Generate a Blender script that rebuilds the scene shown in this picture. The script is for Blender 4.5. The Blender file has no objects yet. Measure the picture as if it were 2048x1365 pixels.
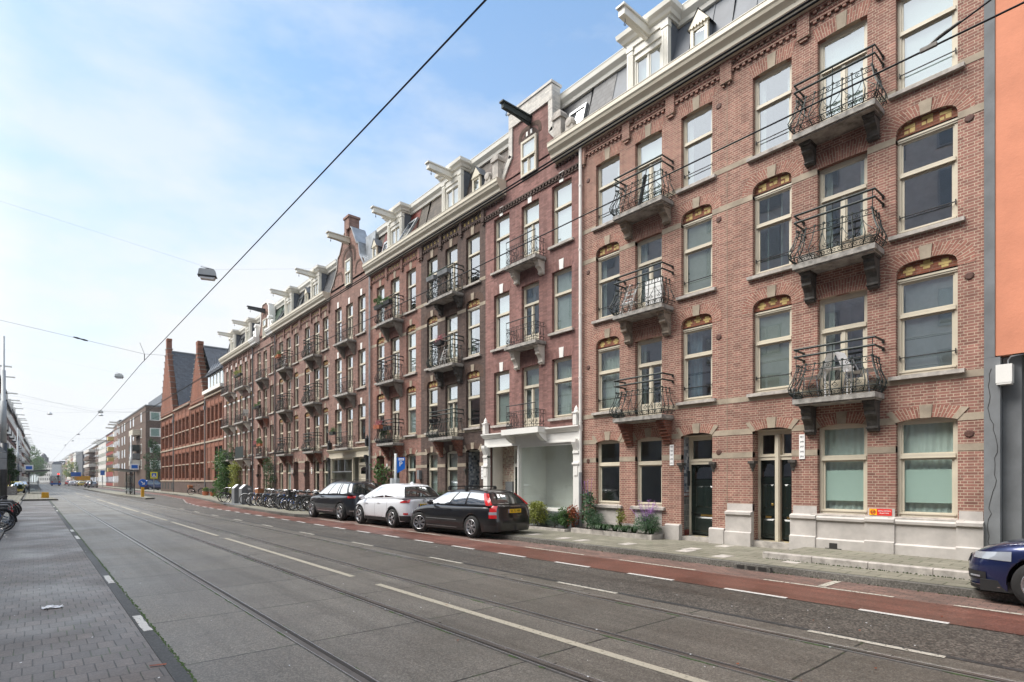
import bpy, math, random
from mathutils import Vector, Matrix
random.seed(7)
SC=bpy.context.scene; COL=SC.collection
V=13.1      # distance from the camera line to the row of facades
R=math.radians
# ------------------------------------------------------------------ helpers
ORG={}
def link(o): COL.objects.link(o); return o
def tag(o,label=None,cat=None,group=None,kind=None):
    if label: o['label']=label
    if cat: o['category']=cat
    if group: o['group']=group
    if kind: o['kind']=kind
    return o
def empty(name,loc,rz=0,label=None,cat=None,group=None):
    o=bpy.data.objects.new(name,None); link(o); o.location=loc; o.rotation_euler=(0,0,rz); o.empty_display_size=.3
    ORG[o.name]=Vector(loc); return tag(o,label,cat,group)
class MB:
    def __init__(s): s.v=[]; s.f=[]; s.m=[]; s.uv={}; s.sm=[]; s.cur=0; s.smooth=False
    def add(s,vs,fs,uvs=None):
        b=len(s.v); s.v+= [tuple(p) for p in vs]
        for k,f in enumerate(fs):
            if uvs: s.uv[len(s.f)]=uvs[k]
            s.f.append(tuple(b+i for i in f)); s.m.append(s.cur); s.sm.append(s.smooth)
        return s
    def box(s,a,b):
        x0,y0,z0=[min(p,q) for p,q in zip(a,b)]; x1,y1,z1=[max(p,q) for p,q in zip(a,b)]
        return s.add([(x0,y0,z0),(x1,y0,z0),(x1,y1,z0),(x0,y1,z0),(x0,y0,z1),(x1,y0,z1),(x1,y1,z1),(x0,y1,z1)],
          [(0,3,2,1),(4,5,6,7),(0,1,5,4),(1,2,6,5),(2,3,7,6),(3,0,4,7)])
    def quad(s,*p,uv=None): return s.add(p,[tuple(range(len(p)))],[uv] if uv else None)
    def prism(s,pts,fn,a,b,cap=True):
        # pts: 2d outline, fn(p,t)->3d at t=a and t=b
        n=len(pts); vs=[fn(p,a) for p in pts]+[fn(p,b) for p in pts]
        fs=[(i,(i+1)%n,n+(i+1)%n,n+i) for i in range(n)]
        if cap: fs+= [tuple(range(n-1,-1,-1)),tuple(range(n,2*n))]
        return s.add(vs,fs)
    def pane(s,a,b):
        x=a[0]; y0,y1=sorted((a[1],b[1])); z0,z1=sorted((a[2],b[2])); return s.quad((x,y1,z0),(x,y0,z0),(x,y0,z1),(x,y1,z1))
    def tube(s,pts,r,n=5,closed=False,cap=True):
        pts=[Vector(p) for p in pts]; m=len(pts)
        if m<2: return s
        rr=r if isinstance(r,(list,tuple)) else [r]*m
        vs=[]; up=None
        for i,p in enumerate(pts):
            a=pts[i-1] if (i>0 or closed) else p; b=pts[(i+1)%m] if (i<m-1 or closed) else p
            t=(b-a)
            if t.length<1e-9: t=Vector((0,0,1))
            t.normalize()
            if up is None: up=Vector((0,0,1)) if abs(t.z)<.9 else Vector((1,0,0))
            x=t.cross(up)
            if x.length<1e-4: x=t.cross(Vector((1,.3,0)))
            x.normalize(); y=x.cross(t).normalized(); up=y
            for k in range(n):
                an=2*math.pi*k/n; vs.append(p+x*math.cos(an)*rr[i]+y*math.sin(an)*rr[i])
        fs=[]
        for i in range(m if closed else m-1):
            j=(i+1)%m
            for k in range(n): fs.append((i*n+k,i*n+(k+1)%n,j*n+(k+1)%n,j*n+k))
        if cap and not closed: fs+=[tuple(range(n-1,-1,-1)),tuple((m-1)*n+k for k in range(n))]
        return s.add(vs,fs)
    def lathe(s,prof,n=24,c=(0,0,0),axis='z'):
        vs=[]; m=len(prof)
        for i in range(n):
            a=2*math.pi*i/n
            for r,h in prof:
                x,y=r*math.cos(a),r*math.sin(a)
                p={'z':(x,y,h),'x':(h,x,y),'y':(x,h,y)}[axis]
                vs.append((p[0]+c[0],p[1]+c[1],p[2]+c[2]))
        fs=[]
        for i in range(n):
            j=(i+1)%n
            for k in range(m-1): fs.append((i*m+k,j*m+k,j*m+k+1,i*m+k+1))
        return s.add(vs,fs)
    def grid(s,g,closed_u=False):
        n=len(g); m=len(g[0]); vs=[p for row in g for p in row]; fs=[]
        for i in range(n if closed_u else n-1):
            for j in range(m-1):
                a=(i*m+j); b=((i+1)%n)*m+j; fs.append((a,b,b+1,a+1))
        return s.add(vs,fs)
    def build(s,name,mat,parent=None,loc=None,world=True):
        me=bpy.data.meshes.new(name)
        off=Vector((0,0,0))
        if parent is not None and world: off=ORG.get(parent.name,Vector((0,0,0)))
        if parent is None and loc is not None: off=Vector(loc)
        me.from_pydata([(x-off.x,y-off.y,z-off.z) for x,y,z in s.v],[],s.f)
        mats=mat if isinstance(mat,(list,tuple)) else [mat]
        for m in mats: me.materials.append(M[m] if isinstance(m,str) else m)
        me.polygons.foreach_set('material_index',s.m); me.polygons.foreach_set('use_smooth',s.sm)
        if s.uv:
            L=me.uv_layers.new(name='UVMap')
            for fi,u in s.uv.items():
                for k,li in enumerate(me.polygons[fi].loop_indices): L.data[li].uv=u[k]
        me.validate(); me.update()
        o=bpy.data.objects.new(name,me); link(o)
        if parent is not None: o.parent=parent; ORG[o.name]=off
        else: o.location=off; ORG[o.name]=off
        return o
def mesh_inst(name,me,parent,loc=(0,0,0)):
    o=bpy.data.objects.new(name,me); link(o); o.parent=parent; o.location=loc; ORG[o.name]=ORG.get(parent.name,Vector((0,0,0)))+Vector(loc); return o
def kids(o): return [c for c in list(SC.objects) if c.parent==o]
def copy_tree(o,parent=None):
    c=o.copy(); link(c)
    if parent is not None: c.parent=parent
    for ch in TREE.get(o.name,[]): 
        copy_tree(ch,c)
    return c
TREE={}
def reg_tree(o):
    # remember children once so that copies need no scene scans
    def rec(x):
        TREE[x.name]=[c for c in SC.objects if c.parent==x]
        for c in TREE[x.name]: rec(c)
    rec(o)
# ------------------------------------------------------------------ materials
M={}
def nt(name):
    m=bpy.data.materials.new(name); m.use_nodes=True; t=m.node_tree; t.nodes.clear(); M[name]=m
    o=t.nodes.new('ShaderNodeOutputMaterial'); return m,t,o
def N(t,ty,**k):
    n=t.nodes.new(ty)
    for a,b in k.items():
        if a.startswith('i_'): n.inputs[a[2:].replace('_',' ')].default_value=b
        else: setattr(n,a,b)
    return n
def rgb(c): return (c[0],c[1],c[2],1)
def ramp(t,fac,stops):
    r=t.nodes.new('ShaderNodeValToRGB'); e=r.color_ramp.elements
    e[0].position,e[0].color=stops[0][0],rgb(stops[0][1]); e[1].position,e[1].color=stops[-1][0],rgb(stops[-1][1])
    for p,c in stops[1:-1]:
        q=e.new(p); q.color=rgb(c)
    t.links.new(fac,r.inputs[0]); return r.outputs[0]
def mix(t,fac,a,b,mode='MIX'):
    n=t.nodes.new('ShaderNodeMix'); n.data_type='RGBA'; n.blend_type=mode
    for s,v in ((0,fac),(6,a),(7,b)):
        if isinstance(v,(int,float)): n.inputs[s].default_value=v
        elif isinstance(v,(tuple,list)): n.inputs[s].default_value=rgb(v)
        else: t.links.new(v,n.inputs[s])
    return n.outputs[2]
def math_(t,op,a,b=0,c=None):
    n=t.nodes.new('ShaderNodeMath'); n.operation=op
    for i,v in enumerate((a,b) if c is None else (a,b,c)):
        if isinstance(v,(int,float)): n.inputs[i].default_value=v
        else: t.links.new(v,n.inputs[i])
    return n.outputs[0]
def noise(t,vec,scale,detail=4,rough=.55,col=False):
    n=N(t,'ShaderNodeTexNoise'); n.inputs['Scale'].default_value=scale; n.inputs['Detail'].default_value=detail; n.inputs['Roughness'].default_value=rough
    if vec: t.links.new(vec,n.inputs['Vector'])
    return n.outputs[1 if col else 0]
def pos(t): return t.nodes.new('ShaderNodeNewGeometry').outputs['Position']
def wallvec(t):
    g=pos(t); s=N(t,'ShaderNodeSeparateXYZ'); t.links.new(g,s.inputs[0])
    a=math_(t,'ADD',s.outputs[0],s.outputs[1]); c=N(t,'ShaderNodeCombineXYZ'); t.links.new(a,c.inputs[0]); t.links.new(s.outputs[2],c.inputs[1]); return c.outputs[0]
def bump(t,h,strength=.3,dist=.01):
    b=N(t,'ShaderNodeBump'); b.inputs['Strength'].default_value=strength; b.inputs['Distance'].default_value=dist; t.links.new(h,b.inputs['Height']); return b.outputs[0]
def bsdf(t,o,col,rough=.7,metal=0,normal=None,spec=.5,coat=0):
    b=N(t,'ShaderNodeBsdfPrincipled')
    for k,v in (('Base Color',col),('Roughness',rough),('Metallic',metal),('Specular IOR Level',spec),('Coat Weight',coat)):
        if isinstance(v,(int,float)): b.inputs[k].default_value=v
        elif isinstance(v,(tuple,list)): b.inputs[k].default_value=rgb(v)
        else: t.links.new(v,b.inputs[k])
    if normal: t.links.new(normal,b.inputs['Normal'])
    t.links.new(b.outputs[0],o.inputs[0]); return b
def simple(name,col,rough=.6,metal=0,var=.15,scale=3.,spec=.5,coat=0,bmp=0,bs=40):
    m,t,o=nt(name); p=pos(t)
    tc=N(t,'ShaderNodeTexCoord').outputs['Object']
    n=noise(t,tc,scale,5,.6); d=tuple(c*(1-var) for c in col); e=tuple(min(1,c*(1+var)) for c in col)
    c=ramp(t,n,[(.3,d),(.7,e)])
    nm=bump(t,noise(t,tc,bs,3),bmp,.004) if bmp else None
    bsdf(t,o,c,rough,metal,nm,spec,coat); return m
def brick(name,c1,c2,mortar,w=.205,h=.0545,ms=.0055,dirt=.25,dark=(.05,.04,.035),uv=False,rough=.85,squash=.5,gloss=None,bs=.5,bias=0.):
    m,t,o=nt(name)
    if uv: vec=N(t,'ShaderNodeUVMap').outputs[0]
    else: vec=wallvec(t)
    b=N(t,'ShaderNodeTexBrick'); b.offset=.5; b.offset_frequency=2; b.squash=squash; b.squash_frequency=2
    t.links.new(vec,b.inputs['Vector'])
    for k,v in (('Scale',1.),('Mortar Size',ms),('Mortar Smooth',.15),('Bias',bias),('Brick Width',w),('Row Height',h)): b.inputs[k].default_value=v
    b.inputs['Color1'].default_value=rgb(c1); b.inputs['Color2'].default_value=rgb(c2); b.inputs['Mortar'].default_value=rgb(mortar)
    n=noise(t,pos(t),.55,6,.6); n2=noise(t,pos(t),7,3)
    f=math_(t,'MULTIPLY',ramp(t,n,[(.42,(0,0,0)),(.75,(1,1,1))]),dirt)
    c=mix(t,f,b.outputs[0],dark); 
    c=mix(t,.35,c,ramp(t,n2,[(.3,(.55,.55,.55)),(.7,(1.,1.,1.))]),'MULTIPLY')
    mpn=N(t,'ShaderNodeMapping'); mpn.inputs['Scale'].default_value=(4.5,4.5,.45); t.links.new(pos(t),mpn.inputs[0])
    c=mix(t,dirt*.9,c,ramp(t,noise(t,mpn.outputs[0],1.,5,.6),[(.40,(.52,.50,.48)),(.58,(1.,1.,1.)),(.8,(1.12,1.10,1.08))]),'MULTIPLY')
    vb=N(t,'ShaderNodeTexWhiteNoise'); sn=N(t,'ShaderNodeVectorMath'); sn.operation='SNAP'; sn.inputs[1].default_value=(w*1.0,h,1); t.links.new(vec,sn.inputs[0]); t.links.new(sn.outputs[0],vb.inputs['Vector'])
    c=mix(t,.5,c,ramp(t,vb.outputs[0],[(0,(.62,.60,.60)),(.5,(1,1,1)),(1,(1.18,1.12,1.08))]),'MULTIPLY')
    hgt=math_(t,'SUBTRACT',1,b.outputs[1]); hh=math_(t,'MULTIPLY_ADD',noise(t,pos(t),90,2),.35,hgt)
    bsdf(t,o,c,rough,0,bump(t,hh,bs,.006),.3); return m
MORT=(.56,.45,.35)
brick('brick_rose',(.37,.185,.15),(.262,.125,.102),MORT,dirt=.22,ms=.0065)
brick('arch_rose',(.385,.18,.14),(.30,.135,.105),MORT,uv=True,dirt=.15,squash=1,ms=.0065)
brick('brick_pink',(.36,.195,.175),(.275,.145,.13),(.24,.15,.135),dirt=.4,ms=.004,dark=(.07,.055,.055))
brick('arch_pink',(.34,.18,.16),(.26,.135,.12),(.23,.145,.13),uv=True,dirt=.3,squash=1,ms=.004)
brick('brick_brown',(.145,.100,.088),(.10,.069,.061),(.15,.115,.095),dirt=.45,ms=.0045,dark=(.04,.035,.035))
brick('arch_brown',(.135,.085,.065),(.10,.062,.05),(.12,.085,.07),uv=True,dirt=.3,squash=1,ms=.0045)
brick('brick_plum',(.32,.155,.125),(.225,.105,.085),(.40,.32,.27),dirt=.3,ms=.0055)
brick('arch_plum',(.31,.125,.095),(.23,.09,.07),(.40,.32,.27),uv=True,dirt=.2,squash=1)
brick('brick_mauve',(.325,.195,.165),(.235,.138,.115),(.32,.24,.20),dirt=.35,ms=.004)
brick('arch_mauve',(.325,.195,.165),(.235,.138,.115),(.32,.24,.20),uv=True,dirt=.2,squash=1)
brick('brick_gable',(.29,.115,.07),(.21,.08,.05),(.25,.15,.11),dirt=.35,ms=.005,bs=.3)
brick('brick_panel',(.33,.12,.07),(.24,.085,.055),(.32,.2,.14),dirt=.3,ms=.005,bs=.3)
brick('brick_modern',(.155,.105,.085),(.11,.075,.06),(.2,.15,.12),dirt=.2,w=.21,h=.062,bs=.3,squash=1)
brick('brick_whitewash',(.72,.70,.66),(.66,.64,.60),(.55,.53,.5),dirt=.25,dark=(.4,.38,.34))
brick('brick_corbel',(.30,.10,.06),(.22,.075,.05),(.25,.17,.13),dirt=.4)
brick('slates',(.10,.105,.115),(.065,.07,.08),(.03,.03,.032),w=.28,h=.16,ms=.008,dirt=.2,squash=1,rough=.5)
brick('slates_brown',(.13,.10,.085),(.085,.07,.06),(.03,.028,.026),w=.25,h=.15,ms=.008,dirt=.3,squash=1,rough=.6,dark=(.05,.06,.03))
brick('tiles_red',(.20,.035,.025),(.15,.025,.02),(.06,.015,.012),w=.22,h=.14,ms=.008,dirt=.2,squash=1,rough=.5)
brick('tiles_green',(.06,.10,.07),(.04,.075,.05),(.02,.03,.02),w=.22,h=.14,ms=.008,dirt=.2,squash=1,rough=.5)
brick('tile_blue',(.55,.58,.6),(.06,.085,.13),(.3,.32,.34),w=.09,h=.09,ms=.006,dirt=.05,squash=1,rough=.25)
brick('tile_grey',(.20,.21,.20),(.13,.14,.135),(.3,.3,.28),w=.15,h=.15,ms=.007,dirt=.1,squash=1,rough=.25)
brick('tile_flower',(.66,.60,.48),(.36,.16,.14),(.6,.55,.45),w=.075,h=.075,ms=.01,dirt=.05,squash=1,rough=.3)
simple('sandstone',(.34,.285,.22),.85,var=.28,scale=2.5,bmp=.2)
simple('plinth_stone',(.47,.44,.415),.8,var=.2,scale=2.2,bmp=.2)
simple('sill_stone',(.40,.37,.34),.85,var=.35,scale=6,bmp=.3)
simple('balcony_stone',(.30,.285,.265),.85,var=.5,scale=7,bmp=.4)
simple('console_dark',(.06,.054,.048),.7,var=.5,scale=12,bmp=.3)
simple('console_brown',(.26,.215,.17),.8,var=.5,scale=6,bmp=.3)
simple('console_white',(.62,.58,.52),.7,var=.15,scale=6)
simple('console_grey',(.20,.175,.15),.8,var=.3,scale=6)
simple('cream_paint',(.60,.55,.445),.35,var=.07,scale=2,spec=.5)
simple('white_paint',(.70,.68,.62),.35,var=.06,scale=2)
simple('bright_white',(.78,.77,.74),.4,var=.05,scale=2)
simple('iron_green',(.014,.024,.022),.6,0,var=.3,scale=10)
simple('iron_black',(.014,.014,.016),.6,0,var=.3,scale=10)
simple('door_green',(.010,.018,.015),.22,var=.3,scale=3,coat=.3)
simple('zinc',(.105,.12,.145),.6,0,var=.25,scale=1.2)
simple('pipe_zinc',(.34,.36,.38),.45,.6,var=.25,scale=3)
simple('black_rubber',(.018,.018,.018),.8,var=.2,scale=20)
simple('yellow_brick',(.50,.37,.14),.7,var=.2,scale=9)
simple('orange_stucco',(.64,.26,.16),.9,var=.14,scale=.9,bmp=.9,bs=22)
simple('grey_concrete',(.17,.18,.19),.85,var=.22,scale=1.6,bmp=.3)
simple('dark_gap',(.03,.028,.026),.9,var=.2)
simple('brass',(.45,.30,.10),.3,.9,var=.2)
simple('wire_black',(.02,.02,.022),.6,var=.1)
simple('wire_grey',(.12,.12,.13),.5,var=.1)
simple('lamp_grey',(.46,.49,.5),.5,0,var=.1)
simple('lamp_cover',(.75,.78,.8),.2,var=.05)
simple('room_wall',(.42,.40,.36),.9,var=.1)
simple('curtain_white',(.76,.77,.73),.9,var=.08,scale=4)
simple('curtain_blue',(.20,.27,.34),.9,var=.2,scale=4)
simple('screen_grey',(.40,.405,.45),.9,var=.03)
simple('screen_light',(.62,.64,.63),.9,var=.03)
simple('screen_taupe',(.50,.49,.45),.9,var=.04)
simple('venetian',(.15,.20,.185),.5,var=.1)
simple('terracotta',(.42,.13,.06),.8,var=.2)
simple('plastic_white',(.88,.88,.88),.35,var=.04)
simple('wood_crate',(.30,.12,.05),.7,var=.3,scale=8)
simple('steel_grey',(.30,.31,.32),.4,.5,var=.15)
simple('dark_steel',(.06,.065,.07),.45,.3,var=.2)
simple('soil',(.035,.025,.018),.95,var=.4,scale=12,bmp=.5)
simple('tree_bark',(.10,.08,.06),.9,var=.4,scale=8,bmp=.4)
simple('sign_blue',(.01,.13,.55),.35,var=.03)
simple('sign_yellow',(.75,.72,.02),.4,var=.03)
simple('sign_white',(.85,.85,.85),.4,var=.02)
simple('sign_red',(.70,.04,.03),.4,var=.05)
simple('post_yellow',(.70,.36,.01),.5,var=.1)
simple('skin',(.5,.3,.22),.6,var=.1)
simple('cloth_dark',(.03,.035,.05),.9,var=.2)
simple('moss',(.045,.085,.018),.95,var=.5,scale=20,bmp=.5)
simple('rail_steel',(.62,.62,.64),.30,.9,var=.1,scale=4)
simple('rail_head',(.17,.155,.14),.28,.6,var=.2,scale=3)
simple('rail_groove',(.035,.03,.026),.7,.2,var=.3,scale=6)
simple('litter',(.70,.72,.74),.4,var=.15)
simple('vent_rust',(.09,.04,.03),.7,var=.4,scale=20)
for nm,c in (('leaf_mid',(.055,.115,.028)),('leaf_dark',(.025,.065,.018)),('leaf_yellow',(.18,.20,.035)),('leaf_red',(.25,.07,.03)),('leaf_blue',(.06,.12,.06)),('petal_violet',(.35,.17,.45)),('petal_pink',(.35,.12,.14))):
    m,t,o=nt(nm); b=bsdf(t,o,ramp(t,noise(t,pos(t),9,3),[(.3,tuple(x*.6 for x in c)),(.7,tuple(min(1,x*1.5) for x in c))]),.55)
    tr=N(t,'ShaderNodeBsdfTranslucent'); tr.inputs[0].default_value=rgb(tuple(min(1,x*1.6) for x in c)); mx=N(t,'ShaderNodeMixShader'); mx.inputs[0].default_value=.25
    t.links.new(b.outputs[0],mx.inputs[1]); t.links.new(tr.outputs[0],mx.inputs[2]); t.links.new(mx.outputs[0],o.inputs[0])
def glass(name,tint=(.75,.85,.83),refl=.28,boost=1.5,rough=.0,wav=.02):
    m,t,o=nt(name); nrm=bump(t,noise(t,pos(t),.9,2),wav,.1)
    lw=N(t,'ShaderNodeLayerWeight'); lw.inputs[0].default_value=.5; fr=math_(t,'MULTIPLY_ADD',math_(t,'POWER',lw.outputs[1],5),.93,.07)
    f=math_(t,'MULTIPLY_ADD',fr,boost,refl); f=math_(t,'MINIMUM',f,.97)
    tr=N(t,'ShaderNodeBsdfTransparent'); tr.inputs[0].default_value=rgb(tint)
    gl=N(t,'ShaderNodeBsdfGlossy'); gl.inputs['Roughness'].default_value=rough; gl.inputs[0].default_value=(.93,.96,1,1); t.links.new(nrm,gl.inputs['Normal'])
    mx=N(t,'ShaderNodeMixShader'); t.links.new(f,mx.inputs[0]); t.links.new(tr.outputs[0],mx.inputs[1]); t.links.new(gl.outputs[0],mx.inputs[2]); t.links.new(mx.outputs[0],o.inputs[0])
glass('window_glass'); glass('window_low',refl=.04,boost=1.0); glass('car_glass',(.22,.26,.26),.10,1.5,.0,0); glass('shop_glass',(.85,.9,.88),.03,.8,.0,0)
simple('frost_glass',(.62,.69,.63),.35,var=.02)
def carpaint(name,c,metal=.3): simple(name,c,.32,metal,var=.03,coat=1.)
carpaint('paint_black',(.006,.006,.008)); carpaint('paint_white',(.74,.76,.80),0); carpaint('paint_grey',(.022,.026,.034),.6); carpaint('paint_blue',(.008,.018,.085),.5)
carpaint('paint_red',(.5,.02,.02),0); carpaint('paint_silver',(.35,.36,.38),.5); carpaint('paint_yellow',(.6,.5,.1),0)
simple('car_trim',(.02,.02,.021),.6,var=.1); simple('chrome',(.6,.6,.62),.15,1,var=.03); simple('alloy',(.48,.48,.5),.25,.9,var=.05)
simple('lamp_red',(.55,.01,.012),.15,var=.1,coat=1); simple('lamp_clear',(.42,.45,.5),.1,.3,var=.05,coat=1); simple('plate_yellow',(.85,.55,.02),.4,var=.02); simple('plate_blue',(.01,.05,.5),.4,var=.02)
# ---- ground materials
def grd(name,col,agg=.5,scale=260,big=.25,rough=(.45,.8),wet=.0,joint=None,jcol=(.03,.03,.025)):
    m,t,o=nt(name); p=pos(t)
    n1=noise(t,p,.7,6,.6); n2=noise(t,p,scale,2,.7); n3=noise(t,p,38,3)
    c=ramp(t,n1,[(.3,tuple(x*(1-big) for x in col)),(.7,tuple(x*(1+big) for x in col))])
    vo=N(t,'ShaderNodeTexVoronoi'); vo.inputs['Scale'].default_value=scale*.28; t.links.new(p,vo.inputs['Vector'])
    sp=ramp(t,vo.outputs['Color'],[(.35,tuple(1-agg for _ in '123')),(.9,tuple(1+agg*1.4 for _ in '123'))])
    c=mix(t,1,c,sp,'MULTIPLY')
    c=mix(t,.4,c,ramp(t,n3,[(.3,(.7,.7,.7)),(.7,(1,1,1))]),'MULTIPLY')
    ms_=N(t,'ShaderNodeMapping'); ms_.inputs['Scale'].default_value=(2.6,.10,1); t.links.new(p,ms_.inputs[0])
    c=mix(t,.8,c,ramp(t,noise(t,ms_.outputs[0],1.,5,.65),[(.36,(.70,.69,.67)),(.52,(1,1,1)),(.72,(1.14,1.13,1.12))]),'MULTIPLY')
    c=mix(t,.8,c,ramp(t,noise(t,p,1.9,6,.75),[(.30,(.62,.61,.60)),(.44,(1,1,1))]),'MULTIPLY')
    r=N(t,'ShaderNodeMapRange'); r.inputs[3].default_value=rough[0]; r.inputs[4].default_value=rough[1]; t.links.new(noise(t,p,.35,4),r.inputs[0]); r.inputs[1].default_value=.35; r.inputs[2].default_value=.65
    h=vo.outputs['Distance']
    if joint:
        s=N(t,'ShaderNodeSeparateXYZ'); t.links.new(p,s.inputs[0])
        wob=math_(t,'MULTIPLY_ADD',noise(t,p,3,2),.02,s.outputs[1])
        y=math_(t,'FRACT',math_(t,'DIVIDE',math_(t,'SUBTRACT',wob,joint[1]),joint[0])); d=math_(t,'LESS_THAN',math_(t,'ABSOLUTE',math_(t,'SUBTRACT',y,.5)),.5-.012/joint[0])
        jn=ramp(t,noise(t,p,5,3),[(.5,(.018,.018,.016)),(.68,(.04,.06,.02))])
        c=mix(t,d,jn,c)
        # each slab its own shade
        wn=N(t,'ShaderNodeTexWhiteNoise'); wn.noise_dimensions='1D'; t.links.new(math_(t,'FLOOR',math_(t,'DIVIDE',math_(t,'SUBTRACT',wob,joint[1]),joint[0])),wn.inputs['W'])
        c=mix(t,.35,c,ramp(t,wn.outputs[0],[(0,(.72,.72,.72)),(1,(1.05,1.05,1.05))]),'MULTIPLY')
    bsdf(t,o,c,r.outputs[0],0,bump(t,h,.35,.004),.5); return m
grd('slab_concrete',(.178,.165,.142),.34,300,.12,(.36,.60),joint=(1.95,1.98))
grd('slab_inner',(.165,.15,.127),.34,300,.12,(.38,.62),joint=(1.95,2.0))
grd('slab_outer',(.138,.124,.104),.36,300,.12,(.42,.68),joint=(1.90,2.1))
grd('asphalt',(.088,.078,.066),.62,190,.15,(.50,.75))
grd('asphalt_patch',(.045,.045,.045),.4,190,.15,(.5,.75))
grd('red_asphalt',(.155,.064,.046),.28,260,.32,(.30,.60))
grd('kerb_stone',(.15,.145,.13),.3,200,.3,(.6,.85))
grd('dark_strip',(.045,.046,.045),.35,200,.25,(.5,.7))
grd('ground_soil',(.10,.095,.085),.3,60,.3,(.7,.9))
def paving(name,c1,c2,jc,w,h,ms,rot=False,off=.5,rough=(.4,.75),agg=.25,moss=.5):
    m,t,o=nt(name); p=pos(t); s=N(t,'ShaderNodeSeparateXYZ'); t.links.new(p,s.inputs[0]); cb=N(t,'ShaderNodeCombineXYZ')
    a,b_=(0,1) if not rot else (1,0)
    t.links.new(s.outputs[a],cb.inputs[0]); t.links.new(s.outputs[b_],cb.inputs[1])
    dv=N(t,'ShaderNodeVectorMath'); dv.operation='ADD'; nz=N(t,'ShaderNodeTexNoise'); nz.inputs['Scale'].default_value=2.; t.links.new(p,nz.inputs['Vector'])
    sc=N(t,'ShaderNodeVectorMath'); sc.operation='SCALE'; sc.inputs['Scale'].default_value=.02; t.links.new(nz.outputs[1],sc.inputs[0]); t.links.new(cb.outputs[0],dv.inputs[0]); t.links.new(sc.outputs[0],dv.inputs[1])
    b=N(t,'ShaderNodeTexBrick'); b.offset=off; b.squash=1; t.links.new(dv.outputs[0],b.inputs['Vector'])
    for k,v in (('Scale',1.),('Mortar Size',ms),('Mortar Smooth',.3),('Brick Width',w),('Row Height',h)): b.inputs[k].default_value=v
    b.inputs['Color1'].default_value=rgb(c1); b.inputs['Color2'].default_value=rgb(c2)
    t.links.new(ramp(t,noise(t,p,1.7,4),[(.5,jc),(.66,(.05,.10,.015))]) if moss else ramp(t,noise(t,p,2,3),[(.3,jc),(.7,tuple(x*1.5 for x in jc))]),b.inputs['Mortar'])
    c=mix(t,.6,b.outputs[0],ramp(t,noise(t,p,1.1,6),[(.3,(.6,.6,.6)),(.7,(1.1,1.1,1.1))]),'MULTIPLY')
    vo=N(t,'ShaderNodeTexVoronoi'); vo.inputs['Scale'].default_value=70; t.links.new(p,vo.inputs['Vector'])
    c=mix(t,1,c,ramp(t,vo.outputs['Color'],[(.3,(1-agg,)*3),(.9,(1+agg,)*3)]),'MULTIPLY')
    r=N(t,'ShaderNodeMapRange'); r.inputs[3].default_value=rough[0]; r.inputs[4].default_value=rough[1]; t.links.new(noise(t,p,.5,4),r.inputs[0]); r.inputs[1].default_value=.35; r.inputs[2].default_value=.65
    bsdf(t,o,c,r.outputs[0],0,bump(t,math_(t,'SUBTRACT',1,b.outputs[1]),.7,.008),.5); return m
paving('path_brick',(.150,.122,.106),(.100,.086,.078),(.03,.028,.024),.145,.27,.005,rot=False,rough=(.30,.58),agg=.2)
paving('bay_brick',(.24,.145,.118),(.15,.098,.082),(.06,.05,.042),.2,.1,.006,rot=True,rough=(.5,.8),agg=.2,moss=False)
paving('pavement_tile',(.255,.24,.19),(.205,.193,.15),(.05,.055,.028),.45,.30,.009,rot=True,rough=(.6,.85),agg=.12)
paving('porch_tile',(.50,.40,.20),(.16,.19,.22),(.2,.2,.2),.1,.1,.002,rot=True,rough=(.5,.7),agg=.1,off=0,moss=False)
def worn(name,c,lo=.38):
    m,t,o=nt(name); p=pos(t); f=ramp(t,noise(t,p,22,5,.7),[(lo,(0,0,0)),(lo+.08,(1,1,1))])
    b=bsdf(t,o,mix(t,ramp(t,noise(t,p,60,3),[(.3,(0,0,0)),(.8,(1,1,1))]),c,tuple(x*.75 for x in c)),.6)
    tr=N(t,'ShaderNodeBsdfTransparent'); mx=N(t,'ShaderNodeMixShader'); t.links.new(f,mx.inputs[0]); t.links.new(tr.outputs[0],mx.inputs[1]); t.links.new(b.outputs[0],mx.inputs[2]); t.links.new(mx.outputs[0],o.inputs[0])
worn('line_white',(.60,.59,.56),.335)
worn('line_yellow',(.46,.42,.33),.33)
worn('line_worn',(.5,.47,.40))
# ------------------------------------------------------------------ facade pieces
def curve_pts(kind,y0,y1,zs,rise,n=16):
    yc=(y0+y1)/2; a=(y1-y0)/2; P=[]
    for i in range(n+1):
        t=i/n
        if kind=='basket':
            ph=math.pi*(1-t); c,s=math.cos(ph),math.sin(ph); e=.60
            P.append((yc+a*math.copysign(abs(c)**e,c),zs+rise*abs(s)**e))
        else:
            y=y0+(y1-y0)*t; P.append((y,zs+rise*(1-((y-yc)/a)**2)))
    return P
def outer_pts(kind,y0,y1,zs,rise,th,n=16):
    yc=(y0+y1)/2; a=(y1-y0)/2
    if kind=='basket': return curve_pts('basket',y0-th*.95,y1+th*.95,zs,rise+th*.85,n)
    fl=.10 if kind=='flat' else .17
    P=[]
    for i in range(n+1):
        t=i/n; y=y0-fl+(y1-y0+2*fl)*t; P.append((y,zs+th+(rise*1.15 if kind!='flat' else rise)*(1-((2*t-1))**2)-(.06 if kind=='segment' else 0)))
    return P
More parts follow.
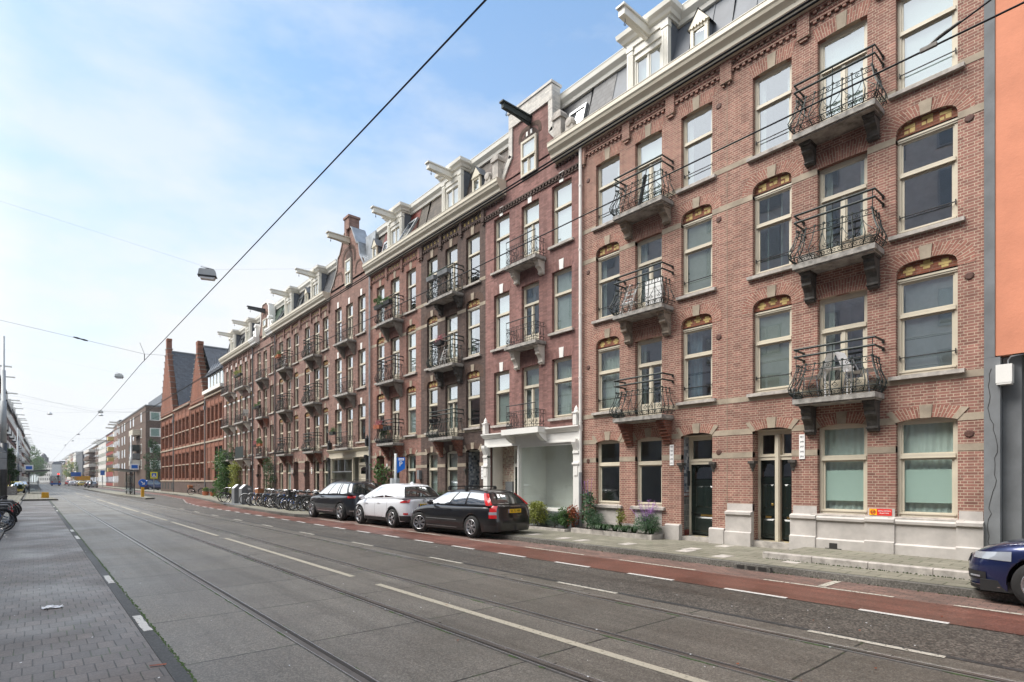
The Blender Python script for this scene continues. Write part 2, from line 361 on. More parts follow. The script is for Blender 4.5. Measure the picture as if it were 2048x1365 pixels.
def wall(mb,x,u0,u1,z0,z1,ops,depth=.13):
    ys=sorted(set([u0,u1]+[o[k] for o in ops for k in (0,1)])); zs=sorted(set([z0,z1]+[o[2] for o in ops]+[o[3]+o[4] for o in ops]))
    for i in range(len(ys)-1):
        for j in range(len(zs)-1):
            ym,zm=(ys[i]+ys[i+1])/2,(zs[j]+zs[j+1])/2
            if any(o[0]<ym<o[1] and o[2]<zm<o[3]+o[4] for o in ops): continue
            a,b,c,d=ys[i],ys[i+1],zs[j],zs[j+1]
            mb.quad((x,b,c),(x,a,c),(x,a,d),(x,b,d))
    for (y0,y1,zb,zs_,rise,kind) in ops:
        top=zs_+rise; P=curve_pts(kind,y0,y1,zs_,rise) if rise>0 else [(y0,zs_),(y1,zs_)]
        for k in range(len(P)-1):
            (a,za),(b,zb_)=P[k],P[k+1]
            if rise>0 and (za<top-1e-4 or zb_<top-1e-4): mb.quad((x,b,zb_),(x,a,za),(x,a,top),(x,b,top))
            mb.quad((x,a,za),(x,b,zb_),(x+depth,b,zb_),(x+depth,a,za))
        mb.quad((x,y1,zb),(x,y1,zs_),(x+depth,y1,zs_),(x+depth,y1,zb))
        mb.quad((x,y0,zs_),(x,y0,zb),(x+depth,y0,zb),(x+depth,y0,zs_))
        mb.quad((x,y0,zb),(x,y1,zb),(x+depth,y1,zb),(x+depth,y0,zb))
def lintel(mbb,mbs,x,o,th,key=True,ends=False,keyw=.085):
    y0,y1,zb,zs,rise,kind=o; n=24
    I=curve_pts(kind,y0,y1,zs,rise,n); O=outer_pts(kind,y0,y1,zs,rise,th,n); L=0; xo=x-.006
    for k in range(n):
        t=(k+.5)/n
        stone=(ends and (t<.10 or t>.90))
        a,b,c,d=I[k],I[k+1],O[k+1],O[k]
        dl=math.hypot(b[0]-a[0]+c[0]-d[0],b[1]-a[1]+c[1]-d[1])/2
        if stone: 
            xs=x-.018
            mbs.prism([a,b,c,d],lambda p,q:(q,p[0],p[1]),x+.005,xs)
        else: mbb.quad((xo,b[0],b[1]),(xo,a[0],a[1]),(xo,d[0],d[1]),(xo,c[0],c[1]),uv=[(0,L+dl),(0,L),(th,L),(th,L+dl)])
        L+=dl
    if key:
        yc=(y0+y1)/2; zi=max(p[1] for p in I); zo=max(p[1] for p in O); kw=keyw
        mbs.prism([(yc-kw,zi-.012),(yc+kw,zi-.012),(yc+kw*1.25,zo+.02),(yc-kw*1.25,zo+.02)],lambda p,q:(q,p[0],p[1]),x+.01,x-.022)
def frame_mesh(x,y0,y1,z0,z1,kind,split=.64):
    f=MB(); g=MB(); w=.065; dp=.07
    f.box((x,y0,z0),(x+dp,y0+w,z1)); f.box((x,y1-w,z0),(x+dp,y1,z1)); f.box((x+.003,y0+w,z1-w-.02),(x+dp,y1-w,z1)); f.box((x-.012,y0+w,z0),(x+dp,y1-w,z0+.06))
    zt=z0+(z1-z0)*split; a,b=y0+w,y1-w
    f.box((x-.022,a-.02,zt-.035),(x+dp,b+.02,zt+.035)); f.box((x-.035,a-.025,zt-.045),(x-.01,b+.025,zt-.03))
    s=.045
    def sash(ya,yb,za,zb,xx,s=.045):
        f.box((xx,ya,za),(xx+.035,ya+s,zb)); f.box((xx,yb-s,za),(xx+.035,yb,zb)); f.box((xx+.002,ya+s,zb-s),(xx+.035,yb-s,zb)); f.box((xx+.002,ya+s,za),(xx+.035,yb-s,za+s))
        g.pane((xx+.015,ya+s,za+s),(xx+.021,yb-s,zb-s))
    sash(a,b,zt+.035,z1-w-.02,x+.02,.028)
    if kind=='sash':
        sash(a,b,z0+.06,zt-.035,x+.025,.045); f.box((x-.03,a-.03,z0+.055),(x+.03,b+.03,z0+.085))
    elif kind=='french':
        m=(a+b)/2; pz=z0+.06+.30
        for ya,yb in ((a,m-.012),(m+.012,b)):
            sash(ya,yb,pz,zt-.035,x+.022,.055); f.box((x+.028,ya,z0+.06),(x+.05,yb,pz)); f.box((x+.018,ya+.07,z0+.12),(x+.03,yb-.07,pz-.04))
        f.box((x+.0,m-.035,z0+.06),(x+.03,m+.035,zt-.035))
    elif kind=='mullion':
        m=(a+b)/2; sash(a,m-.02,z0+.06,zt-.035,x+.025); sash(m+.02,b,z0+.06,zt-.035,x+.025); f.box((x,m-.02,z0+.06),(x+.05,m+.02,zt-.035))
    return f,g,zt
def curtain_mesh(x,y0,y1,z0,z1,wav=.02,n=None):
    c=MB(); c.smooth=True; n=n or max(6,int((y1-y0)/.025)); rows=[]
    for i in range(n+1):
        y=y0+(y1-y0)*i/n; dx=wav*(math.sin(i*1.35)+.4*math.sin(i*.37+y*7))
        rows.append([(x+dx,y,z0),(x+dx*.8,y,z1)])
    return c.grid(rows)
def window(house,x,o,kind,inside=None,frame_mat='cream_paint',glassm='window_glass',split=.64,label=None,zt_top=None,rec=.11):
    y0,y1,zb,zs,rise,ak=o
    top=(zs if ak=='basket' else zs+rise) if zt_top is None else zt_top
    fx=x+rec
    f,g,zt=frame_mesh(fx,y0+.004,y1-.004,zb+.004,top,kind,split)
    if ak=='basket' and zt_top is None: f.box((fx-.035,y0+.01,zs-.035),(fx+.01,y1-.01,zs+.03)); f.box((fx-.02,y0+.02,zs-.07),(fx,y1-.02,zs-.035))
    w=f.build('window',frame_mat,house); 
    if label: w['label']=label
    g.build('pane',glassm,w); xi=fx+.16; a,b=y0+.02,y1-.02
    L=(y1-y0)
    for it in (inside or '').split('+'):
        if it=='nets': curtain_mesh(xi,a,b,zb+.05,top,.012).build('curtain','curtain_white',w)
        elif it=='curt': 
            curtain_mesh(xi,b-L*.24,b,zb+.05,top,.03).build('curtain','curtain_white',w)
        elif it=='curtl': curtain_mesh(xi,a,a+L*.3,zb+.05,top,.03).build('curtain','curtain_white',w)
        elif it=='curt2':
            curtain_mesh(xi,b-L*.2,b,zb+.05,top,.03).build('curtain','curtain_white',w); curtain_mesh(xi,a,a+L*.2,zb+.05,top,.03).build('curtain','curtain_white',w)
        elif it=='blue': curtain_mesh(xi,b-L*.5,b,zb+.05,top,.03).build('curtain','curtain_blue',w)
        elif it in('screen','light','taupe'): 
            q=MB(); q.box((fx+.075,a,zb+.06),(fx+.08,b,top)); q.build('blind',{'screen':'screen_grey','light':'screen_light','taupe':'screen_taupe'}[it],w)
        elif it=='half':
            q=MB(); q.box((fx+.1,a,zb+L*.9),(fx+.105,b,top)); q.build('blind','screen_light',w)
        elif it=='venetian':
            q=MB(); n=int((top-zb)/.05)
            for i in range(n):
                z=zb+.06+i*.05; q.add([(fx+.09,a,z),(fx+.09,b,z),(fx+.125,b,z+.018),(fx+.125,a,z+.018)],[(0,1,2,3)])
            for yy in (a+L*.3,a+L*.65): q.box((fx+.083,yy,zb),(fx+.086,yy+.025,top))
            q.build('blind','venetian',w)
        elif it=='frost':
            q=MB(); h=zt-zb; q.box((fx+.062,y0+.1,zb+h*.24),(fx+.066,y1-.1,zb+h*.78)); q.build('frosted_band','frost_glass',w)
    return w
def sill(house,x,y0,y1,z,proj=.09,ov=.11,mat='sill_stone',h=.09):
    m=MB(); m.prism([(x+.12,z-h),(x-proj,z-h),(x-proj,z-.015),(x+.12,z+.012)],lambda p,t:(p[0],t,p[1]),y0-ov,y1+ov); m.build('window_sill',mat,house)
def guard_bar(house,x,y0,y1,z,xx=.085):
    m=MB(); m.tube([(x+xx,y0+.05,z),(x+xx,y1-.05,z)],.012,5); m.box((x+xx-.012,y0+.04,z-.045),(x+xx+.012,y0+.055,z+.045)); m.box((x+xx-.012,y1-.055,z-.045),(x+xx+.012,y1-.04,z+.045)); m.build('guard_bar','iron_black',house)
def spiral(cx,cz,r0,turns,a0,dr=1,n=14):
    return [(cx+r0*(1-.8*i/n)*math.cos(a0+dr*turns*2*math.pi*i/n),cz+r0*(1-.8*i/n)*math.sin(a0+dr*turns*2*math.pi*i/n)) for i in range(n+1)]
BAL={}
def railing_mesh(w,proj,style,far=False):
    m=MB(); H=.72 if style=='bombe' else .62
    def off(z):
        if style!='bombe': return 0
        pts=[(0,.02),(.12,.10),(.24,.12),(.45,.04),(.72,-.02)]
        for (a,b),(c,d) in zip(pts,pts[1:]):
            if z<=c: t=(z-a)/(c-a); t=t*t*(3-2*t); return b+(d-b)*t
        return -.02
    fl=proj-.05; hw=w/2-.06; per=[fl,fl+2*hw,2*fl+2*hw]
    def S(s,z):
        o=off(z); hw2=hw+o; 
        if s<fl: return (-(s/fl)*(fl+o),hw2,z)
        if s<per[1]: return (-(fl+o),hw2-(s-fl)/(2*hw)*2*hw2,z)
        return (-(1-(s-per[1])/fl)*(fl+o),-hw2,z)
    ns=3; nf=max(6,round(w/.2)); ss=[fl*(i+.5)/ns for i in range(ns)]+[fl+2*hw*i/nf for i in range(nf+1)]+[per[1]+fl*(i+.5)/ns for i in range(ns)]
    k=4 if not far else 3
    if style=='bombe':
        for s in ss: m.tube([S(s,z) for z in (0.02,.12,.24,.34,.45,.6,.72)],.012,k); m.box(tuple(c-.02 for c in S(s,.735)),tuple(c+.016 for c in S(s,.735)))
        for z in (.035,.13,.50 if 0 else .60,.72):
            m.tube([S(s,z) for s in [0,fl*.5,fl-.001,fl+.001]+[fl+2*hw*i/6 for i in range(1,6)]+[per[1]-.001,per[1]+.001,per[1]+fl*.5,per[2]]],.011,k)
        sp=(2*hw)/nf
        cells=[(fl+sp*i,sp) for i in range(nf)]+[(fl/3*i,fl/3) for i in range(3)]+[(per[1]+fl/3*i,fl/3) for i in range(3)]
        for idx,(s0,d) in enumerate(cells):
            r=d*.24
            for cx,cz,a0,dr in ((s0+d*.27,.08,math.pi/2,1),(s0+d*.73,.08,math.pi/2,-1)): m.tube([S(min(max(a,0),per[2]),max(b,.02)) for a,b in spiral(cx,cz,min(r,.04),1.2,a0,dr,9)],.0075,3)
            if idx%2==0: A,B=s0,s0+d; 
            else: A,B=s0+d,s0
            cv=[(A+(B-A)*t,.2+.33*t**1.6) for t in [i/6 for i in range(7)]]
            m.tube([S(a,b) for a,b in cv],.0075,3)
            m.tube([S(a,b) for a,b in spiral(A+(B-A)*.42,.22,d*.3,1.4,math.pi if idx%2 else 0,1 if idx%2 else -1,12)],.0075,3)
            m.tube([S(a,b) for a,b in spiral(s0+d*.5,.655,.045,1.2,0,1,9)],.0075,3)
        for z in (.92,1.08):
            m.tube([(0,hw+.04,z),(-fl,hw+.04,z),(-fl,-hw-.04,z),(0,-hw-.04,z)],.024,6)
            for sy in (1,-1): m.box((-.03,sy*(hw+.04)-.02,z-.05),(0,sy*(hw+.04)+.02,z+.02))
        for y in (-hw,0,hw): m.tube([(-fl,y,.7),(-fl,y,1.08)],.009,4)
    else:
        for s in ss: m.tube([S(s,0.0),S(s,H)],.009,k)
        for z in (.05,.14,.5,.62): m.tube([(0,hw,z),(-fl,hw,z),(-fl,-hw,z),(0,-hw,z)],.010,k)
        sp=(2*hw)/nf
        cells=[(fl+sp*i,sp) for i in range(nf)]+[(fl/3*i,fl/3) for i in range(3)]+[(per[1]+fl/3*i,fl/3) for i in range(3)]
        for idx,(s0,d) in enumerate(cells):
            A,B=(s0,s0+d) if idx%2 else (s0+d,s0)
            m.tube([S(A,.14),S((A+B)/2,.32),S(A,.5)],.0075,3); m.tube([S(a,b) for a,b in spiral((A+B)/2,.22,.045,1.2,0,1,9)],.0075,3)
            m.tube([S(a,b) for a,b in spiral((A+B)/2,.56,.035,1.,0,1,8)],.0075,3); m.tube([S(a,b) for a,b in spiral((A+B)/2,.095,.03,1.,0,1,8)],.0075,3)
        m.tube([(-fl,hw,.84),(-fl,-hw,.84)],.017,6)
        for y in (-hw,0,hw): m.tube([(-fl,y,.6),(-fl,y,.84)],.009,4)
    return m
def console_mesh(h,p,w,step=False):
    m=MB()
    if step:
        n=7
        for i in range(n): m.box((0,-w/2,-h+h*i/n),(-p*(i+1)/n,w/2,-h+h*(i+1)/n-.006))
    else:
        pr=[(0,0),(-p,0),(-p,-.05),(-p*.92,-.07),(-p*.95,-h*.24),(-p*.80,-h*.34),(-p*.82,-h*.45),(-p*.6,-h*.52),(-p*.42,-h*.66),(-p*.34,-h*.82),(-p*.36,-h*.86),(-p*.3,-h*.97),(-p*.15,-h),(0,-h)]
        m.prism(pr,lambda q,t:(q[0],t,q[1]),-w/2,w/2); m.box((0,-w/2-.015,0),(-p-.02,w/2+.015,-.045)); m.box((0,-w/2-.012,-h*.86),(-p*.4,w/2+.012,-h*.9))
        pr2=[(a*.97,b*.96) for a,b in pr]; 
    return m
def tri_console(h,p,w):
    m=MB(); m.prism([(0,0),(-p,0),(-p,-.06),(-.04,-h),(0,-h)],lambda q,t:(q[0],t,q[1]),-w/2,w/2); return m
def balcony(house,x,yc,z,w=1.6,proj=.55,style='bombe',cons='scroll',cmat='console_dark',ch=.52,slabm='balcony_stone',label=None,railm='iron_green',th=.105,noslab=False):
    key=(round(w,2),style)
    s=MB(); s.box((x,yc-w/2,z-th),(x-proj,yc+w/2,z)); 
    if not noslab: s.box((x,yc-w/2+.04,z-th-.03),(x-proj+.04,yc+w/2-.04,z-th-.001))
    b=s.build('balcony',slabm,house)
    if label: b['label']=label
    if key not in BAL:
        r=railing_mesh(w,proj,style); o=r.build('railing',railm,b,world=False); BAL[key]=o.data
    else: o=mesh_inst('railing',BAL[key],b)
    base=Vector((x,yc,z))-ORG[b.name]; o.location=base
    if o.data.materials[0]!=M[railm]: pass
    if cons:
        ck=(cons,round(ch,2),cmat)
        for sy in (-1,1):
            if ck not in BAL:
                c={'scroll':lambda:console_mesh(ch,proj*.62,.2),'step':lambda:console_mesh(ch,proj*.7,.24,True),'tri':lambda:tri_console(ch,proj*.8,.14)}[cons]()
                q=c.build('console',cmat,b,world=False); BAL[ck]=q.data
            else: q=mesh_inst('console',BAL[ck],b)
            q.location=base+Vector((0,sy*(w/2-.18),-th-(0 if noslab else .03)))
    return b
def tympanum(house,x,o,motif):
    y0,y1,zb,zs,rise,k=o; m=MB(); xx=x+.075; P=curve_pts(k,y0,y1,zs,rise)
    m.add([(xx,(y0+y1)/2,zs)]+[(xx,a,b) for a,b in P],[(0,i+2,i+1) for i in range(len(P)-1)])
    t=m.build('arch_panel','brick_panel',house); q=MB(); yc=(y0+y1)/2; L=y1-y0
    for dy in (-.29*L,0,.29*L):
        zc=zs+.06+ (.05 if dy==0 else 0)+rise*.25
        if motif=='cross':
            for a,b,c,d in ((-.10,.10,-.02,.03),(-.055,.055,-.075,-.025),(-.055,.055,.035,.085)): q.box((xx-.004,yc+dy+a,zc+b*0+c),(xx,yc+dy+b,zc+d))
        else:
            q.box((xx-.004,yc+dy-.10,zc-.07),(xx,yc+dy-.01,zc+.02)); q.box((xx-.004,yc+dy+.01,zc-.07),(xx,yc+dy+.08,zc-.01)); q.box((xx-.004,yc+dy-.10,zc+.03),(xx,yc+dy+.08,zc+.09))
    q.build('brick_motif','yellow_brick',t)
CORN=[(0,-.02),(-.20,0),(-.22,.05),(-.29,.07),(-.30,.16),(-.33,.20),(-.40,.27),(-.42,.34),(-.45,.38),(-.45,.50),(0,.50)]
def cornice(house,x,u0,u1,z,mat='cream_paint',sc=1.,name='cornice',ends=False):
    m=MB(); m.prism([(x+a*sc,z+b*sc) for a,b in CORN],lambda p,t:(p[0],t,p[1]),u0,u1)
    m.box((x-.46*sc,u0,z+.5*sc),(x,u1,z+.515*sc)); return m.build(name,mat,house)
def frieze(house,x,u0,u1,style,cols,mat):
    m=MB(); y=MB()
    if style=='rose':
        edges=[u0+.02]+[(cols[i][1]+cols[i+1][0])/2 for i in range(len(cols)-1)]+[u1-.02]
        n=int((u1-u0)/.15)
        for i in range(n): yy=u0+.04+i*(u1-u0-.08)/n; m.box((x,yy,11.74),(x-.05,yy+.07,11.80))
        m.box((x,u0,11.80),(x-.055,u1,11.85)); m.box((x,u0,12.03),(x-.06,u1,12.12))
        for i in range(n): yy=u0+.04+i*(u1-u0-.08)/n; m.box((x,yy,11.96),(x-.05,yy+.07,12.03))
        for e in edges: 
            a,b=max(e-.13,u0+.001),min(e+.13,u1-.001)
            m.box((x,a,11.55),(x-.085,b,12.035)); m.box((x,a+.05,11.48),(x-.06,b-.05,11.55))
        for a,b in zip(edges,edges[1:]): m.box((x,a+.28,11.89),(x-.03,b-.28,11.94))
    else:
        n=int((u1-u0)/.15)
        for i in range(n): yy=u0+.04+i*(u1-u0-.08)/n; m.box((x,yy,11.66),(x-.05,yy+.07,11.72))
        m.box((x,u0,11.72),(x-.055,u1,11.76)); m.box((x,u0,12.03),(x-.06,u1,12.12))
        edges=[u0+.1]+[(cols[i][1]+cols[i+1][0])/2 for i in range(len(cols)-1)]+[u1-.1]
        for e in edges: m.box((x,e-.09,11.55),(x-.09,e+.09,12.03)); m.box((x,e-.05,11.45),(x-.07,e+.05,11.55))
        if style=='yellow':
            for a,b in zip(edges,edges[1:]):
                k=5
                for i in range(k):
                    c=a+.22+(b-a-.44)*i/(k-1); y.box((x-.006,c-.05,11.84),(x,c+.05,11.90)); y.box((x-.006,c-.03,11.905),(x,c+.05,11.96))
    f=m.build('frieze',mat,house)
    if y.v: y.build('brick_motif','yellow_brick',f)
def roof(house,u0,u1,mat,zb=12.6,zt=14.25,x0=V+.1,x1=V+.55,top='white_paint',side=True):
    m=MB(); m.quad((x0,u1,zb),(x0,u0,zb),(x1,u0,zt),(x1,u1,zt)); m.quad((x1,u1,zt+.3),(x1,u0,zt+.3),(x1+7,u0,zt+.3),(x1+7,u1,zt+.3)); m.quad((x0,u0,zb),(x0+8,u0,zb),(x1+7,u0,zt+.3),(x1,u0,zt+.3)); m.quad((x0,u1,zb),(x0+8,u1,zb),(x1+7,u1,zt+.3),(x1,u1,zt+.3))
    r=m.build('roof',mat,house); t=MB()
    if top:
        t.prism([(x1+.1,zt-.02),(x1-.08,zt),(x1-.10,zt+.10),(x1-.2,zt+.22),(x1-.22,zt+.38),(x1+.1,zt+.38)],lambda p,q:(p[0],q,p[1]),u0,u1); t.box((x1-.23,u0,zt+.38),(x1+.3,u1,zt+.40)); t.build('roof_cornice',top,r)
    return r
def seams(r,u0,u1,x0=V+.1,x1=V+.55,zb=12.6,zt=14.25,step=.62):
    m=MB(); n=int((u1-u0)/step)
    for i in range(1,n+1):
        y=u0+i*step; m.prism([(x0-.02,zb),(x0+.02,zb),(x1+.02,zt),(x1-.02,zt)],lambda p,t:(p[0],t,p[1]),y-.012,y+.012)
    m.build('roof_seam','zinc',r)
def beam(house,x,yc,z,L=1.15,mat='white_paint',w=.2,h=.24,name='hoist_beam',hook=True):
    m=MB(); m.prism([(x+.2,z-h*.5),(x-L,z-h*.35),(x-L,z+h*.5),(x+.2,z+h*.5)],lambda p,t:(p[0],t,p[1]),yc-w/2,yc+w/2)
    m.box((x+.2,yc-w/2-.04,z+h*.5),(x-L-.06,yc+w/2+.04,z+h*.5+.05)); m.prism([(x-.05,z-h*.5-.07),(x-L*.75,z-h*.42),(x-.05,z-h*.42)],lambda p,t:(p[0],t,p[1]),yc-w/4,yc+w/4)
    b=m.build(name,mat,house)
    if hook:
        k=MB(); k.tube([(x-L*.86,yc,z-h*.4),(x-L*.86,yc,z-h*.4-.08),(x-L*.86,yc+.04,z-h*.4-.14),(x-L*.86,yc,z-h*.4-.19),(x-L*.86,yc-.04,z-h*.4-.14)],.012,4); k.build('hook','dark_steel',b)
def dormer(house,yc,w=1.38,zb=12.6,zt=14.28,x=V+.06,mat='white_paint',side='zinc',panes='mullion'):
    m=MB(); a,b=yc-w/2,yc+w/2; pw=.2
    for y in (a,b-pw):
        m.box((x-.05,y,zb),(x+.1,y+pw,zt-.16)); m.box((x-.07,y-.02,zt-.2),(x+.1,y+pw+.02,zt-.12)); m.box((x-.06,y-.01,zb),(x+.1,y+pw+.01,zb+.12))
        for k in range(3): m.box((x-.062,y+.045+k*.045,zb+.3),(x-.05,y+.06+k*.045,zt-.28))
    m.box((x-.02,a+pw,zt-.34),(x+.1,b-pw,zt-.1)); m.box((x-.04,a+pw,zb),(x+.1,b-pw,zb+.14)); m.box((x-.06,a-.01,zt-.12),(x+.1,b+.01,zt))
    d=m.build('dormer',mat,house); 
    o=(a+pw+.01,b-pw-.01,zb+.14,zt-.34,0,'flat'); f,g,_=frame_mesh(x+.02,o[0],o[1],o[2],o[3],'mullion',.88); w_=f.build('dormer_window',mat,d); g.build('dormer_pane','window_glass',d)
    q=MB(); q.box((x+.16,o[0],o[2]),(x+.18,o[1],o[3])); q.build('dormer_blind','screen_light',d)
    # crown with its returns
    c=MB(); pr=[(.02,0),(-.05,0),(-.07,.05),(-.12,.07),(-.16,.15),(-.24,.22),(-.26,.34),(.02,.34)]
    rings=[]
    for p,h in pr:
        e=-p; rings.append([(x+1.,a-e,zt+h),(x-e,a-e,zt+h),(x-e,b+e,zt+h),(x+1.,b+e,zt+h)])
    c.grid(rings); c.quad(*[tuple(p) for p in rings[-1]]); c.build('dormer_cornice',mat,d)
    s=MB(); s.box((x+.1,a+.02,zb),(x+.62,a+.05,zt)); s.box((x+.1,b-.05,zb),(x+.62,b-.02,zt)); s.build('dormer_side',side,d)
    beam(house,x-.02,yc,zt-.02,1.15,mat)
def small_dormer(house,yc,w=.5,zb=12.6,h=.95,x=V+.05,mat='cream_paint'):
    m=MB(); a,b=yc-w/2,yc+w/2; f=.09
    m.box((x,a,zb),(x+.08,a+f,zb+h)); m.box((x,b-f,zb),(x+.08,b,zb+h)); m.box((x,a+f,zb+h-f),(x+.08,b-f,zb+h)); m.box((x,a+f,zb),(x+.08,b-f,zb+f))
    m.prism([(a-.05,zb+h),(b+.05,zb+h),(yc,zb+h+.38)],lambda p,t:(t,p[0],p[1]),x-.03,x+.06)
    for k in range(5): 
        y=a+.03+k*(w-.06)/5; m.prism([(y,zb+h+.02),(y+.08,zb+h+.02),(y+.04,zb+h-.05)],lambda p,t:(t,p[0],p[1]),x-.045,x-.03)
    d=m.build('small_dormer',mat,house); g=MB(); g.pane((x+.04,a+f,zb+f),(x+.05,b-f,zb+h-f)); g.build('dormer_pane','window_glass',d)
    q=MB(); q.box((x+.12,a+f,zb+f),(x+.13,b-f,zb+h-f)); q.build('dormer_blind','screen_light',d)
    r=MB(); r.quad((x-.05,a-.07,zb+h-.02),(x+.7,a-.07,zb+h-.02),(x+.7,yc,zb+h+.42),(x-.05,yc,zb+h+.42)); r.quad((x-.05,b+.07,zb+h-.02),(x-.05,yc,zb+h+.42),(x+.7,yc,zb+h+.42),(x+.7,b+.07,zb+h-.02)); r.box((x+.08,a+.01,zb),(x+.6,a+.03,zb+h)); r.box((x+.08,b-.03,zb),(x+.6,b-.01,zb+h)); r.build('dormer_roof','zinc',d)
def skylight(house,yc,z,w=.8,h=.95,mat='dark_steel',x0=V+.1,x1=V+.55,zb=12.6,zt=14.25,tilt=.0):
    m=MB(); g=MB(); s=(x1-x0)/(zt-zb)
    def P(y,zz,o): return (x0+(zz-zb)*s-o-tilt*(h-(zz-z))*.6,y,zz+o*.2)
    a,b=yc-w/2,yc+w/2; t=.07
    def bar(y0,y1,z0,z1):
        vs=[P(y0,z0,.0),P(y1,z0,.0),P(y1,z1,.0),P(y0,z1,.0),P(y0,z0,.1),P(y1,z0,.1),P(y1,z1,.1),P(y0,z1,.1)]
        m.add(vs,[(0,3,2,1),(4,5,6,7),(0,1,5,4),(1,2,6,5),(2,3,7,6),(3,0,4,7)])
    bar(a,a+t,z,z+h); bar(b-t,b,z,z+h); bar(a+t,b-t,z,z+t); bar(a+t,b-t,z+h-t*1.6,z+h)
    r=m.build('skylight',mat,house); g.quad(P(a+t,z+t,.07),P(b-t,z+t,.07),P(b-t,z+h-t,.07),P(a+t,z+h-t,.07)); g.build('pane','window_glass',r)
def door(house,x,y0,y1,z0,z1,zt,mat='door_green',frame='cream_paint',double=False,rec=.75,label=None,slot=True):
    # recessed doorway: frame, leaf, fanlight
    fx=x+rec; m=MB(); w=.055
    m.box((fx,y0,z0),(fx+.1,y0+w,z1)); m.box((fx,y1-w,z0),(fx+.1,y1,z1)); m.box((fx+.003,y0+w,z1-.1),(fx+.1,y1-w,z1)); m.box((fx-.03,y0+w,zt),(fx+.1,y1-w,zt+.08)); m.box((fx-.05,y0+w-.02,zt+.08),(fx+.1,y1-w+.02,zt+.11))
    leaves=[(y0+w,y1-w)]
    if double:
        c=(y0+y1)/2; m.box((fx-.06,c-.06,z0),(fx+.1,c+.06,z1-.1)); m.box((fx-.09,c-.035,z0),(fx-.06,c+.035,z1-.1)); leaves=[(y0+w,c-.06),(c+.06,y1-w)]
    fr=m.build('door_frame',frame,house)
    for a,b in leaves:
        d=MB(); d.box((fx+.04,a,z0+.05),(fx+.09,b,zt)); H=zt-z0; L=b-a
        def panel(p0,p1,q0,q1,dp=.02):
            y_0,y_1,z_0,z_1=a+L*p0,a+L*p1,z0+H*q0,z0+H*q1
            d.add([(fx+.04,y_0,z_0),(fx+.04,y_1,z_0),(fx+.04,y_1,z_1),(fx+.04,y_0,z_1),(fx+.04-dp,y_0+.04,z_0+.04),(fx+.04-dp,y_1-.04,z_0+.04),(fx+.04-dp,y_1-.04,z_1-.04),(fx+.04-dp,y_0+.04,z_1-.04)],[(4,5,6,7),(0,1,5,4),(1,2,6,5),(2,3,7,6),(3,0,4,7)])
        panel(.12,.88,.06,.27); panel(.15,.40,.40,.70); panel(.60,.85,.40,.70); panel(.42,.58,.40,.70,.012)
        d.box((fx+.0,a+.02,z0+H*.31),(fx+.04,b-.02,z0+H*.33)); d.box((fx+.0,a+.02,z0+H*.755),(fx+.04,b-.02,z0+H*.775)); d.box((fx+.02,a+.04,z0+H*.72),(fx+.04,b-.04,z0+H*.75))
        dr=d.build('door',mat,house)
        if label: dr['label']=label
        g=MB(); P=curve_pts('segment',a+L*.14,b-L*.14,z0+H*.93,H*.03,8); g.prism([(a+L*.14,z0+H*.80)]+P+[(b-L*.14,z0+H*.80)],lambda p,t:(t,p[0],p[1]),fx+.02,fx+.038); g.build('door_pane','car_glass',dr)
        if slot:
            s=MB(); s.box((fx+.02,a+L*.32,z0+H*.295-.03),(fx+.04,b-L*.32,z0+H*.295+.02)); s.build('letter_slot','brass',dr)
            k=MB(); k.lathe([(0,-.07),(.03,-.06),(.035,-.03),(.012,-.02),(.012,0)],10,(fx+.04,a+.08,z0+H*.45),'x'); k.build('door_knob','brass',dr)
        f=MB(); f.pane((fx+.05,a,zt+.11),(fx+.056,b,z1-.1)); f.build('fanlight','window_low',fr); f=MB(); f.box((fx+.03,a,zt+.11),(fx+.06,a+.05,z1-.1)); f.box((fx+.03,b-.05,zt+.11),(fx+.06,b,z1-.1)); f.box((fx+.03,a+.05,zt+.11),(fx+.06,b-.05,zt+.15)); f.build('fanlight_frame',frame,fr)
def porch(house,x,y0,y1,z0,z1,rec,tile='brick_rose',floor='porch_tile',tiles=True):
    m=MB(); xb=x+rec+.09
    m.quad((x+.13,y1,z0),(xb,y1,z0),(xb,y1,z1),(x+.13,y1,z1)); m.quad((x+.13,y0,z0),(x+.13,y0,z1),(xb,y0,z1),(xb,y0,z0)); m.build('porch_wall',tile,house)
    f=MB(); f.box((x-.02,y0+.002,z0-.16),(xb,y1,z0)); f.build('door_step','sill_stone',house)
    f=MB(); f.box((x+.10,y0+.01,z0),(xb-.05,y1-.01,z0+.006)); f.build('porch_floor',floor,house)
    c=MB(); c.box((x+.12,y0,z1),(xb,y1,z1+.02)); c.build('porch_ceiling','cream_paint',house)
def corbel(house,x,y,z,mat='console_dark'):
    m=MB(); m.box((x-.09,y-.09,z),(x+.10,y+.07,z+.06)); m.lathe([(0.0,-.2),(.03,-.17),(.035,-.12),(.06,-.08),(.08,0)],8,(x+.0,y-.01,z)); m.build('corbel',mat,house)
def text_mesh(txt,size,mat,parent,loc,rot,name='lettering',ext=.002,align='CENTER',font=None):
    cu=bpy.data.curves.new(name,'FONT'); cu.body=txt; cu.size=size; cu.extrude=ext; cu.align_x=align; cu.align_y='CENTER'
    ob=bpy.data.objects.new('t',cu); link(ob); dg=bpy.context.evaluated_depsgraph_get(); me=bpy.data.meshes.new_from_object(ob.evaluated_get(dg)); bpy.data.objects.remove(ob)
    me.name=name; me.materials.clear(); me.materials.append(M[mat]); o=bpy.data.objects.new(name,me); link(o); o.parent=parent; o.location=loc; o.rotation_euler=rot; ORG[o.name]=Vector(loc); return o
FACE=(R(90),0,R(-90))   # lettering that faces the street (-x)
